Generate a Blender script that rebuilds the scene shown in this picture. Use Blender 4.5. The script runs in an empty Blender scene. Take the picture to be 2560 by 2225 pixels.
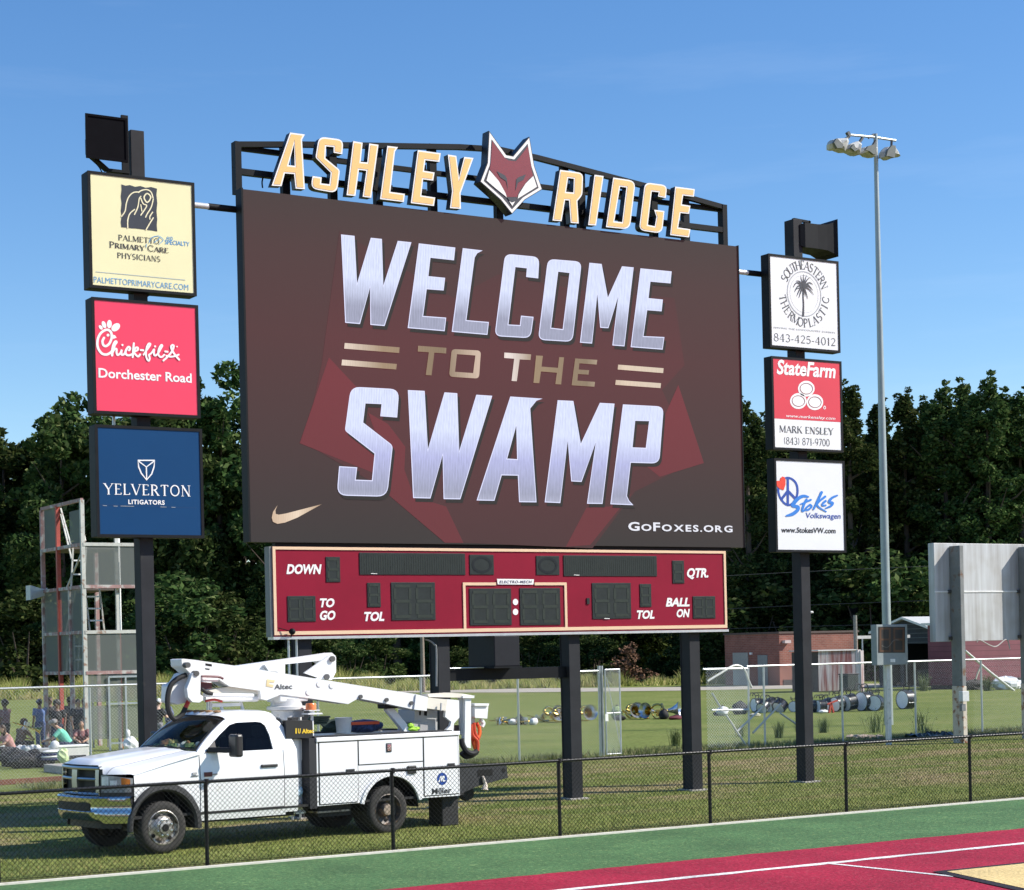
import bpy, bmesh, math, random
import numpy as np
from mathutils import Vector, Matrix
from mathutils.geometry import tessellate_polygon

# ------------------------------------------------------------------ camera, sky, sun, exposure
SC = bpy.context.scene
COL = SC.collection
random.seed(7)
FPX, ROLL, HPY, YAW, CAMH = 4800.0, 0.0226, 1626.4, math.radians(31.744), 3.0
Rv = Vector((math.cos(YAW), -math.sin(YAW), 0)); Fv = Vector((math.sin(YAW), math.cos(YAW), 0)); Uv = Vector((0, 0, 1))
cam = bpy.data.cameras.new('camera'); camo = bpy.data.objects.new('camera', cam); COL.objects.link(camo)
cr = Rv * math.cos(ROLL) - Uv * math.sin(ROLL); cu = Rv * math.sin(ROLL) + Uv * math.cos(ROLL)
camo.matrix_world = Matrix(((cr.x, cu.x, -Fv.x, 0), (cr.y, cu.y, -Fv.y, 0), (cr.z, cu.z, -Fv.z, CAMH), (0, 0, 0, 1)))
cam.sensor_width = 36; cam.lens = 36 * FPX / 2560; cam.shift_y = (HPY - 1112.5) / 2560
cam.clip_start = 0.5; cam.clip_end = 3000
SC.camera = camo

SUN_EL, SUN_DIR = math.radians(40), Vector((math.cos(YAW), -math.sin(YAW)))   # sun from the right of the view
w = bpy.data.worlds.new('World'); SC.world = w; w.use_nodes = True
nt = w.node_tree; bg = nt.nodes['Background']
sky = nt.nodes.new('ShaderNodeTexSky'); sky.sky_type = 'NISHITA'; sky.sun_disc = False
sky.sun_elevation = SUN_EL; sky.sun_rotation = math.atan2(SUN_DIR.x, SUN_DIR.y)
sky.air_density = 1.0; sky.dust_density = 0.15; sky.ozone_density = 3.0; sky.altitude = 0
hsv = nt.nodes.new('ShaderNodeHueSaturation'); hsv.inputs['Saturation'].default_value = 1.24; hsv.inputs['Value'].default_value = 1.20; hsv.inputs['Hue'].default_value = 0.505
nt.links.new(sky.outputs[0], hsv.inputs['Color'])
wtc = nt.nodes.new('ShaderNodeTexCoord'); wmp = nt.nodes.new('ShaderNodeMapping'); wmp.inputs['Scale'].default_value = (1.6, 1.6, 13); wmp.inputs['Rotation'].default_value = (0.05, 0.10, 0.3)
wno = nt.nodes.new('ShaderNodeTexNoise'); wno.inputs['Scale'].default_value = 2.1; wno.inputs['Detail'].default_value = 8; wno.inputs['Roughness'].default_value = .6
wrp = nt.nodes.new('ShaderNodeValToRGB'); wrp.color_ramp.elements[0].position = .55; wrp.color_ramp.elements[1].position = .85; wrp.color_ramp.elements[1].color = (.075, .075, .075, 1)
wmx = nt.nodes.new('ShaderNodeMixRGB'); wmx.inputs[2].default_value = (8.5, 9.3, 10.5, 1)       # faint high cirrus
nt.links.new(wtc.outputs['Generated'], wmp.inputs[0]); nt.links.new(wmp.outputs[0], wno.inputs['Vector']); nt.links.new(wno.outputs['Fac'], wrp.inputs[0]); nt.links.new(wrp.outputs[0], wmx.inputs[0])
nt.links.new(hsv.outputs[0], wmx.inputs[1]); nt.links.new(wmx.outputs[0], bg.inputs[0]); bg.inputs[1].default_value = 0.104
sl = bpy.data.lights.new('sun', 'SUN'); sl.energy = 5.0; sl.angle = math.radians(0.5); sl.color = (1.0, 0.94, 0.84)
so = bpy.data.objects.new('sun', sl); COL.objects.link(so)
sd = Vector((SUN_DIR.x * math.cos(SUN_EL), SUN_DIR.y * math.cos(SUN_EL), math.sin(SUN_EL)))
so.rotation_euler = sd.to_track_quat('Z', 'Y').to_euler()
SC.view_settings.view_transform = 'Standard'; SC.view_settings.look = 'None'
SC.view_settings.exposure = 0.42; SC.view_settings.gamma = 1.0
SC.cycles.max_bounces = 6; SC.cycles.transparent_max_bounces = 24

# ------------------------------------------------------------------ surveying: a photo point to a place in the world
def ray(px, py):
    dx, dy = px - 1280, HPY - py
    u = dx * math.cos(ROLL) + dy * math.sin(ROLL); v = -dx * math.sin(ROLL) + dy * math.cos(ROLL)
    return Rv * (u / FPX) + Fv + Uv * (v / FPX)
def ground(px, py, z=0.0):
    r = ray(px, py); t = (z - CAMH) / r.z; return Vector((r.x * t, r.y * t, z))
def onY(px, py, Y):
    r = ray(px, py); t = Y / r.y; return Vector((r.x * t, Y, CAMH + r.z * t))
def far(px, d):            # ground point at forward distance d in the direction of image column px (at the horizon)
    r = ray(px, HPY - 0.0226 * (px - 1280)); return Vector((r.x * d, r.y * d, 0))
def Z(ox, oy, s): return lambda x, y: (ox + x / s, oy + y / s)

# ------------------------------------------------------------------ materials
def new_mat(name):
    m = bpy.data.materials.new(name); m.use_nodes = True
    return m, m.node_tree, m.node_tree.nodes['Principled BSDF']
MATS = {}
def mat(name, col, rough=0.6, metal=0.0, var=0.12, scale=6.0, bump=0.0, bscale=40.0, coat=0.0, spec=None, dirt=None):
    if name in MATS: return MATS[name]
    m, t, b = new_mat(name)
    N, L = t.nodes, t.links
    tc = N.new('ShaderNodeTexCoord')
    no = N.new('ShaderNodeTexNoise'); no.inputs['Scale'].default_value = scale; no.inputs['Detail'].default_value = 6; no.inputs['Roughness'].default_value = 0.65
    L.new(tc.outputs['Object'], no.inputs['Vector'])
    cr_ = N.new('ShaderNodeValToRGB')
    cr_.color_ramp.elements[0].position = 0.3; cr_.color_ramp.elements[1].position = 0.7
    c0 = [max(0, c * (1 - var)) for c in col[:3]] + [1]; c1 = [min(1, c * (1 + var)) for c in col[:3]] + [1]
    cr_.color_ramp.elements[0].color = c0; cr_.color_ramp.elements[1].color = c1
    L.new(no.outputs['Fac'], cr_.inputs['Fac'])
    out = cr_.outputs['Color']
    if dirt:                                   # (colour, scale, threshold): blotches of wear with their own shape
        n2 = N.new('ShaderNodeTexNoise'); n2.inputs['Scale'].default_value = dirt[1]; n2.inputs['Detail'].default_value = 8
        L.new(tc.outputs['Object'], n2.inputs['Vector'])
        r2 = N.new('ShaderNodeValToRGB'); r2.color_ramp.elements[0].position = dirt[2]; r2.color_ramp.elements[1].position = dirt[2] + 0.12
        L.new(n2.outputs['Fac'], r2.inputs['Fac'])
        mx = N.new('ShaderNodeMixRGB'); L.new(r2.outputs['Color'], mx.inputs['Fac']); L.new(out, mx.inputs['Color1']); mx.inputs['Color2'].default_value = (*dirt[0], 1)
        out = mx.outputs['Color']
    L.new(out, b.inputs['Base Color'])
    b.inputs['Roughness'].default_value = rough; b.inputs['Metallic'].default_value = metal
    if coat: b.inputs['Coat Weight'].default_value = coat; b.inputs['Coat Roughness'].default_value = 0.06
    if spec is not None: b.inputs['Specular IOR Level'].default_value = spec
    if bump:
        n3 = N.new('ShaderNodeTexNoise'); n3.inputs['Scale'].default_value = bscale; n3.inputs['Detail'].default_value = 4
        L.new(tc.outputs['Object'], n3.inputs['Vector'])
        bp = N.new('ShaderNodeBump'); bp.inputs['Strength'].default_value = bump; bp.inputs['Distance'].default_value = 0.02
        L.new(n3.outputs['Fac'], bp.inputs['Height']); L.new(bp.outputs['Normal'], b.inputs['Normal'])
    MATS[name] = m
    return m

def glass_mat(name, tint, refl=1.0):
    m, t, b = new_mat(name); N, L = t.nodes, t.links
    N.remove(b)
    tr = N.new('ShaderNodeBsdfTransparent'); tr.inputs[0].default_value = (*tint, 1)
    gl = N.new('ShaderNodeBsdfGlossy'); gl.inputs['Roughness'].default_value = 0.02
    fr = N.new('ShaderNodeFresnel'); fr.inputs['IOR'].default_value = 1.5
    ad = N.new('ShaderNodeMath'); ad.operation = 'MULTIPLY_ADD'; ad.inputs[1].default_value = refl; ad.inputs[2].default_value = 0.0
    ad.use_clamp = True
    mx = N.new('ShaderNodeMixShader'); L.new(fr.outputs[0], ad.inputs[0]); L.new(ad.outputs[0], mx.inputs[0])
    L.new(tr.outputs[0], mx.inputs[1]); L.new(gl.outputs[0], mx.inputs[2]); L.new(mx.outputs[0], N['Material Output'].inputs['Surface'])
    return m

BLACK = mat('black painted steel', (0.009, 0.010, 0.012), 0.55, var=0.25, scale=3, spec=.16)
POST = mat('black painted post', (0.030, 0.031, 0.035), 0.65, var=0.2, scale=2, spec=.15, dirt=((0.06, 0.055, 0.05), 3.0, 0.68))
WHITEV = mat('white vinyl', (0.82, 0.83, 0.84), 0.45, var=0.02)
GALV = mat('galvanised steel', (0.50, 0.53, 0.55), 0.38, 0.75, var=0.12, scale=9)
GALVF = mat('galvanised wire', (0.42, 0.45, 0.47), 0.5, 0.4, var=0.1)
RUBBER = mat('black rubber', (0.016, 0.016, 0.017), 0.75, var=0.2, scale=14)
TYRE = mat('tyre rubber', (0.035, 0.033, 0.031), 0.85, var=0.3, scale=12, bump=0.3, bscale=60)
WPAINT = mat('white vehicle paint', (0.80, 0.81, 0.82), 0.28, var=0.03, scale=2, coat=0.6, dirt=((.62, .60, .55), 3.2, .66))
WPAINT2 = mat('white boom paint', (0.76, 0.77, 0.77), 0.4, var=0.03, scale=3, dirt=((0.42, 0.40, 0.36), 5.0, 0.72))
CREAM = mat('cream fibreglass', (0.70, 0.66, 0.57), 0.5, var=0.05, scale=3, dirt=((0.45, 0.40, 0.32), 6, 0.68))
CHROME = mat('chrome', (0.72, 0.73, 0.75), 0.08, 1.0, var=0.02)
DARKP = mat('dark plastic', (0.02, 0.02, 0.022), 0.5, var=0.2)
ORANGE = mat('orange plastic', (0.85, 0.16, 0.03), 0.4, var=0.06)
RED = mat('red plastic', (0.45, 0.03, 0.02), 0.5, var=0.1)

# ------------------------------------------------------------------ mesh builder and scene helpers
class MB:
    def __init__(s): s.v = []; s.f = []
    def add(s, vs, fs):
        o = len(s.v); s.v += [tuple(p) for p in vs]; s.f += [tuple(i + o for i in f) for f in fs]; return s
    def box(s, x0, x1, y0, y1, z0, z1):
        return s.add([(x0,y0,z0),(x1,y0,z0),(x1,y1,z0),(x0,y1,z0),(x0,y0,z1),(x1,y0,z1),(x1,y1,z1),(x0,y1,z1)],
                     [(3,2,1,0),(4,5,6,7),(0,1,5,4),(1,2,6,5),(2,3,7,6),(3,0,4,7)])
    def bar(s, p0, p1, w, h, up=(0, 0, 1)):
        p0, p1 = Vector(p0), Vector(p1); d = (p1 - p0).normalized(); u = Vector(up)
        if abs(d.dot(u)) > 0.99: u = Vector((0, 1, 0))
        r = d.cross(u).normalized(); u = r.cross(d)
        vs = []
        for p in (p0, p1):
            for a, b in ((-1,-1),(1,-1),(1,1),(-1,1)): vs.append(p + r * (a * w / 2) + u * (b * h / 2))
        return s.add(vs, [(3,2,1,0),(4,5,6,7),(0,1,5,4),(1,2,6,5),(2,3,7,6),(3,0,4,7)])
    def tube(s, pts, r, n=8, caps=True):
        pts = [Vector(p) for p in pts]; k = len(pts)
        rs = r if isinstance(r, (list, tuple)) else [r] * k
        vs = []; ref = None
        for i, p in enumerate(pts):
            d = (pts[min(i + 1, k - 1)] - pts[max(i - 1, 0)])
            if d.length < 1e-9: d = Vector((0, 0, 1))
            d.normalize()
            if ref is None: ref = Vector((0, 0, 1)) if abs(d.z) < 0.9 else Vector((1, 0, 0))
            a = (ref - d * ref.dot(d)).normalized(); b = d.cross(a); ref = a
            for j in range(n):
                t = 2 * math.pi * j / n; vs.append(p + (a * math.cos(t) + b * math.sin(t)) * rs[i])
        fs = []
        for i in range(k - 1):
            for j in range(n): fs.append((i*n+j, i*n+(j+1)%n, (i+1)*n+(j+1)%n, (i+1)*n+j))
        if caps: fs.append(tuple(range(n-1,-1,-1))); fs.append(tuple((k-1)*n+j for j in range(n)))
        return s.add(vs, fs)
    def lathe(s, prof, c, axis='Y', n=24):      # prof: (radius, along) pairs
        vs = []; fs = []; c = Vector(c)
        for r, h in prof:
            for j in range(n):
                t = 2 * math.pi * j / n; a, b = r * math.cos(t), r * math.sin(t)
                vs.append(c + (Vector((a, h, b)) if axis == 'Y' else Vector((a, b, h)) if axis == 'Z' else Vector((h, a, b))))
        for i in range(len(prof) - 1):
            for j in range(n): fs.append((i*n+j, i*n+(j+1)%n, (i+1)*n+(j+1)%n, (i+1)*n+j))
        return s.add(vs, fs)
    def ell(s, c, rx, ry, rz, nu=10, nv=7, jit=0.0, rnd=random):
        vs = []; fs = []
        for i in range(nv + 1):
            ph = math.pi * i / nv
            for j in range(nu):
                th = 2 * math.pi * j / nu; k = 1 + (rnd.random() - .5) * jit
                vs.append((c[0] + rx*k*math.sin(ph)*math.cos(th), c[1] + ry*k*math.sin(ph)*math.sin(th), c[2] + rz*k*math.cos(ph)))
        for i in range(nv):
            for j in range(nu): fs.append((i*nu+j, (i+1)*nu+j, (i+1)*nu+(j+1)%nu, i*nu+(j+1)%nu))
        return s.add(vs, fs)
    def grid(s, rows):
        n = len(rows[0]); vs = [p for r in rows for p in r]; fs = []
        for i in range(len(rows) - 1):
            for j in range(n - 1): fs.append((i*n+j, i*n+j+1, (i+1)*n+j+1, (i+1)*n+j))
        return s.add(vs, fs)
    def poly(s, loops):                         # flat polygon with holes, 3D loops
        ls = [[Vector(p) for p in l] for l in loops]
        tr = tessellate_polygon(ls); return s.add([p for l in ls for p in l], tr)
    def prism(s, loops, off, back=True):        # loops of 3D points, extruded by vector off
        off = Vector(off)
        ls = [[Vector(p) for p in l] for l in loops]; s.poly(ls)
        if back: s.poly([[p + off for p in l] for l in ls])
        for l in ls:
            n = len(l); s.add(l + [p + off for p in l], [(i, (i+1) % n, n + (i+1) % n, n + i) for i in range(n)])
        return s
    def build(s, name, m, parent=None, smooth=False, bevel=0.0, fixn=True, loc=None):
        me = bpy.data.meshes.new(name)
        if loc is not None: s.v = [(a - loc[0], b - loc[1], c - loc[2]) for a, b, c in s.v]
        me.from_pydata(s.v, [], s.f)
        if fixn:
            bm = bmesh.new(); bm.from_mesh(me); bmesh.ops.recalc_face_normals(bm, faces=bm.faces); bm.to_mesh(me); bm.free()
        for mm in (m if isinstance(m, (list, tuple)) else [m]): me.materials.append(mm)
        if smooth:
            me.polygons.foreach_set('use_smooth', [True] * len(me.polygons))
            try: me.set_sharp_from_angle(angle=math.radians(38))
            except Exception: pass
        me.update()
        o = bpy.data.objects.new(name, me); COL.objects.link(o)
        if parent is not None: o.parent = parent
        if loc is not None: o.location = loc
        if bevel:
            b = o.modifiers.new('bevel', 'BEVEL'); b.width = bevel; b.segments = 2; b.limit_method = 'ANGLE'; b.angle_limit = math.radians(40)
        return o
def tag(o, label, cat, group=None):
    o['label'] = label; o['category'] = cat
    if group: o['group'] = group
    return o
def struct(o, kind='structure', label=None, cat=None):
    o['kind'] = kind
    if label: o['label'] = label; o['category'] = cat
    return o
def thing(name, label, cat, loc=(0, 0, 0), group=None, rz=0.0):
    o = bpy.data.objects.new(name, None); COL.objects.link(o); o.location = loc; o.rotation_euler = (0, 0, rz); o.empty_display_size = 0.2
    return tag(o, label, cat, group)
def clone(o, parent=None):
    c = o.copy(); COL.objects.link(c)
    if parent is not None: c.parent = parent; c.matrix_parent_inverse = o.matrix_parent_inverse.copy()
    for ch in list(o.children): clone(ch, c)
    return c
def P_(o, child_world):   # world -> local helper for things with location only
    return (child_world[0]-o.location.x, child_world[1]-o.location.y, child_world[2]-o.location.z)

def catmull(pts, k=6, closed=False):
    pts = [Vector(p) for p in pts]; n = len(pts); out = []
    rng = range(n if closed else n - 1)
    for i in rng:
        if closed: a, b, c, d = pts[i-1], pts[i], pts[(i+1) % n], pts[(i+2) % n]
        else: a, b, c, d = pts[max(i-1, 0)], pts[i], pts[i+1], pts[min(i+2, n-1)]
        for j in range(k):
            t = j / k
            out.append(0.5 * ((2*b) + (c-a)*t + (2*a-5*b+4*c-d)*t*t + (3*b-a-3*c+d)*t**3))
    if not closed: out.append(pts[-1])
    return out
def offset_loop(l, d):    # inset a closed 2D loop by d (positive shrinks a counter-clockwise loop)
    n = len(l); out = []
    ar = sum(l[i][0]*l[(i+1)%n][1] - l[(i+1)%n][0]*l[i][1] for i in range(n)); sg = 1 if ar > 0 else -1
    for i in range(n):
        a, b, c = Vector(l[i-1]), Vector(l[i]), Vector(l[(i+1) % n])
        e1 = (b - a).normalized(); e2 = (c - b).normalized()
        n1 = Vector((-e1.y, e1.x)) * sg; n2 = Vector((-e2.y, e2.x)) * sg
        m = n1 + n2
        if m.length < 1e-6: m = n1
        m.normalize(); k = max(0.35, m.dot(n1)); out.append(b + m * (d / k))
    return out

# ------------------------------------------------------------------ lettering drawn on upright boards (planes of constant Y)
def text2d(body, bold=0.0, shear=0.0, space=1.0):
    cu_ = bpy.data.curves.new('lettering', 'FONT'); cu_.body = body; cu_.size = 1; cu_.offset = bold; cu_.space_character = space
    cu_.resolution_u = 3; cu_.fill_mode = 'FRONT'
    ob = bpy.data.objects.new('lettering', cu_); COL.objects.link(ob)
    dg = bpy.context.evaluated_depsgraph_get(); dg.update()
    me = ob.evaluated_get(dg).to_mesh()
    vs = [(v.co.x + shear * v.co.y, v.co.y) for v in me.vertices]; fs = [tuple(p.vertices) for p in me.polygons]
    ob.evaluated_get(dg).to_mesh_clear()
    bpy.data.objects.remove(ob); bpy.data.curves.remove(cu_)
    return vs, fs
def norm2d(vs):
    x0 = min(v[0] for v in vs); x1 = max(v[0] for v in vs); y0 = min(v[1] for v in vs); y1 = max(v[1] for v in vs)
    return [((v[0]-x0)/(x1-x0), (v[1]-y0)/(y1-y0)) for v in vs]
def put2d(mb, vs, fs, A, B, Y):                # A lower left, B upper right: world points on the board
    mb.add([(A.x + (B.x-A.x)*u, Y - (p[2] if len(p) > 2 else 0), A.z + (B.z-A.z)*v) for (u, v), p in zip(norm2d(vs), vs)], fs)
def arc(cx, cy, rx, ry, a0, a1, n=14):
    return [(cx + rx*math.cos(math.radians(a0+(a1-a0)*i/n)), cy + ry*math.sin(math.radians(a0+(a1-a0)*i/n))) for i in range(n+1)]
def ribbon2d(pts, w, closed=False, w2=None):   # flat stroke: 2D quads
    n = len(pts); vs = []; fs = []
    for i in range(n):
        a = pts[i-1] if (i > 0 or closed) else pts[i]; b = pts[(i+1) % n] if (i < n-1 or closed) else pts[i]
        d = Vector((b[0]-a[0], b[1]-a[1])); d = d.normalized() if d.length > 1e-9 else Vector((1, 0))
        nn = Vector((-d.y, d.x)); k = w if not isinstance(w, (list, tuple)) else w[i]
        p = Vector(pts[i][:2]); vs += [tuple(p + nn*k/2), tuple(p - nn*k/2)]
    m = n if closed else n - 1
    for i in range(m): j = (i+1) % n; fs.append((2*i, 2*i+1, 2*j+1, 2*j))
    return vs, fs
# serif capitals and figures: strokes of (points, weight, serif at start, serif at end)
def _serif():
    T, N = 1.0, 0.42
    v = lambda x, y0=0, y1=1, w=T, a=1, b=1: ([(x, y0), (x, y1)], w, a, b)
    h = lambda y, x0, x1, w=N: ([(x0, y), (x1, y)], w, 0, 0)
    G = {}
    G['A'] = (.78, [([(.05, 0), (.40, 1)], N, 1, 0), ([(.38, 1), (.73, 0)], T, 0, 1), h(.33, .18, .62)])
    G['B'] = (.62, [v(.12), (arc(.25, .75, .28, .24, 90, -90), .8, 0, 0), (arc(.25, .26, .34, .25, 90, -90), .8, 0, 0), h(.98, .1, .27), h(.51, .1, .27), h(.02, .1, .27)])
    G['C'] = (.74, [(arc(.42, .5, .36, .49, 48, 312), .8, 0, 0), h(.82, .62, .70, 1.6), h(.17, .62, .70, .8)])
    G['D'] = (.78, [v(.12), (arc(.28, .5, .42, .48, 90, -90), .85, 0, 0), h(.98, .1, .3), h(.02, .1, .3)])
    G['E'] = (.60, [v(.12), h(.98, .1, .52), h(.52, .1, .44), h(.02, .1, .55), ([(.52, .98), (.52, .84)], .6, 0, 0), ([(.55, .02), (.55, .17)], .6, 0, 0)])
    G['G'] = (.78, [(arc(.42, .5, .36, .49, 48, 320), .8, 0, 0), v(.70, 0.05, .42, .8, 0, 1)])
    G['H'] = (.80, [v(.12), v(.68), h(.52, .12, .68)])
    G['I'] = (.30, [v(.15)])
    G['K'] = (.76, [v(.12), ([(.14, .42), (.62, 1)], N, 0, 1), ([(.30, .6), (.68, 0)], T, 0, 1)])
    G['L'] = (.58, [v(.12), h(.02, .1, .54), ([(.54, .02), (.54, .18)], .6, 0, 0)])
    G['M'] = (.96, [v(.10, w=N), ([(.12, 1), (.47, .05)], T, 0, 0), ([(.47, .05), (.82, 1)], N, 0, 0), v(.84)])
    G['N'] = (.82, [v(.12, w=N), ([(.12, 1), (.70, 0)], T, 0, 0), v(.70, w=N)])
    G['O'] = (.84, [(arc(.42, .5, .36, .49, 0, 360, 26), .8, 0, 0)])
    G['P'] = (.62, [v(.12), (arc(.25, .73, .31, .25, 90, -90), .8, 0, 0), h(.98, .1, .27), h(.48, .1, .27)])
    G['R'] = (.72, [v(.12), (arc(.25, .74, .29, .24, 90, -90), .8, 0, 0), h(.98, .1, .27), h(.50, .1, .27), ([(.34, .5), (.66, 0)], T, 0, 1)])
    G['S'] = (.58, [(arc(.29, .74, .21, .245, 40, 270, 12) + arc(.29, .25, .23, .245, 90, -140, 12), .85, 0, 0)])
    G['T'] = (.70, [v(.35), h(.98, .04, .66), ([(.05, .98), (.05, .83)], .6, 0, 0), ([(.65, .98), (.65, .83)], .6, 0, 0)])
    G['U'] = (.80, [v(.12, .3, 1, T, 0, 1), (arc(.40, .32, .28, .31, 180, 360), .7, 0, 0), v(.68, .3, 1, N, 0, 1)])
    G['V'] = (.78, [([(.05, 1), (.40, 0)], T, 1, 0), ([(.40, 0), (.73, 1)], N, 0, 1)])
    G['Y'] = (.76, [([(.05, 1), (.38, .45)], T, 1, 0), ([(.38, .45), (.71, 1)], N, 0, 1), v(.38, 0, .47, T, 1, 0)])
    G[' '] = (.34, []); G['-'] = (.36, [h(.36, .04, .32, .7)]); G['.'] = (.2, [h(.05, .05, .15, 1.0)])
    G['('] = (.32, [(arc(.34, .5, .24, .58, 120, 240), .6, 0, 0)]); G[')'] = (.32, [(arc(-.02, .5, .24, .58, 60, -60), .6, 0, 0)])
    G['0'] = (.62, [(arc(.31, .5, .24, .49, 0, 360, 22), .75, 0, 0)])
    G['1'] = (.44, [v(.24, 0, 1, T, 1, 0), ([(.24, .98), (.08, .86)], N, 0, 0)])
    G['2'] = (.60, [(arc(.29, .73, .22, .26, 160, -35, 10) + [(.08, .04)], .7, 0, 0), h(.04, .06, .54, .9)])
    G['3'] = (.58, [(arc(.27, .74, .21, .245, 150, -80, 10), .7, 0, 0), (arc(.27, .26, .24, .255, 80, -150, 10), .8, 0, 0)])
    G['4'] = (.64, [([(.42, 1), (.05, .3)], N, 0, 0), h(.28, .04, .60), v(.44, 0, 1, T, 1, 0)])
    G['5'] = (.58, [([(.14, .98), (.10, .55)], N, 0, 0), h(.96, .14, .50, .8), (arc(.27, .31, .24, .30, 130, -150, 12), .8, 0, 0)])
    G['7'] = (.56, [h(.96, .06, .52, .8), ([(.52, .96), (.2, 0)], .8, 0, 0)])
    G['8'] = (.60, [(arc(.30, .75, .20, .235, 0, 360, 18), .7, 0, 0), (arc(.30, .26, .24, .255, 0, 360, 18), .75, 0, 0)])
    G['9'] = (.60, [(arc(.30, .68, .23, .30, 0, 360, 18), .75, 0, 0), (arc(.20, .62, .33, .60, 8, -75, 10), .7, 0, 0)])
    return G
SERIF = _serif()
def serif2d(body, weight=0.15, space=0.1, big=None):
    vs = []; fs = []; x = 0
    def add(v, f):
        o = len(vs); lay[0] += 6e-5; vs.extend([(p[0], p[1], lay[0]) for p in v]); fs.extend([tuple(i + o for i in q) for q in f])
    lay = [0.0]
    for i, c in enumerate(body):
        sc = 1.0 if (big is None or i in big) else 0.8
        wd, st = SERIF[c]
        for pts, wt, s0, s1 in st:
            pp = [(x + p[0]*sc, p[1]*sc) for p in pts]
            add(*ribbon2d(pp, weight*wt))
            for k, fl in ((0, s0), (-1, s1)):
                if fl: px, py = pp[k]; add([(px-weight*.95, py-.022), (px+weight*.95, py-.022), (px+weight*.95, py+.022), (px-weight*.95, py+.022)], [(0, 1, 2, 3)])
        x += wd*sc + space*sc
    return vs, fs

class Board:                                   # a flat graphic surface at Y facing the field (-Y)
    lay = 0.0
    def __init__(s, Y, parent): s.Y = Y; s.parent = parent
    def w(s, zf, p, lift=0.0): q = onY(*zf(*p), s.Y); q.y = s.Y - lift; return q
    def fill(s, name, zf, loops, m, lift=.004, smooth=0):
        for l in loops:
            ls = l if isinstance(l[0][0], (list, tuple)) else [l]
            mb = MB(); mb.poly([[s.w(zf, p, lift) for p in q] for q in ls]); o = mb.build(name, m, s.parent)
        return o
    def text(s, name, zf, items, m, lift=.005):   # items: (2D lettering, lower-left px, upper-right px)
        for (vs, fs), a, b in items:
            mb = MB(); put2d(mb, vs, fs, s.w(zf, a), s.w(zf, b), s.Y - lift); o = mb.build(name, m, s.parent)
        return o
    def strokes(s, name, zf, sts, m, lift=.005):  # sts: (points px, width px, closed, smooth)
        mb = MB()
        for pts, wd, cl, sm in sts:
            q = catmull([(p[0], p[1], 0) for p in pts], sm, cl) if sm else [Vector((p[0], p[1], 0)) for p in pts]
            if isinstance(wd, (list, tuple)):
                n = len(q); wd = [wd[min(int(i/(n-1)*(len(wd)-1)), len(wd)-2)] * (1-((i/(n-1)*(len(wd)-1)) % 1 if i < n-1 else 1)) + wd[min(int(i/(n-1)*(len(wd)-1))+1, len(wd)-1)] * ((i/(n-1)*(len(wd)-1)) % 1 if i < n-1 else 1) for i in range(n)]
            vs, fs = ribbon2d(q, wd, cl)
            n0 = s.lay; mb.add([s.w(zf, v, lift + n0 + 1.2e-5*(i // 2)) for i, v in enumerate(vs)], fs); s.lay = n0 + 1.2e-5*len(q) + 6e-5
            if not cl:                          # round ends
                for e in (0, -1):
                    r = (wd[e] if isinstance(wd, list) else wd) / 2
                    c = [(q[e].x + r*math.cos(t*math.pi/5), q[e].y + r*math.sin(t*math.pi/5)) for t in range(10)]
                    s.lay += 6e-5; mb.add([s.w(zf, v, lift + s.lay) for v in c], [tuple(range(10))])
        s.lay = 0.0
        return mb.build(name, m, s.parent)

_build0 = MB.build
def _build(s, name, m, parent=None, **k):      # children of a thing standing at its base keep their place
    o = _build0(s, name, m, parent, **k)
    if parent is not None and parent.type == 'EMPTY': o.matrix_parent_inverse = Matrix.Translation(-parent.location)
    return o
MB.build = _build

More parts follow.
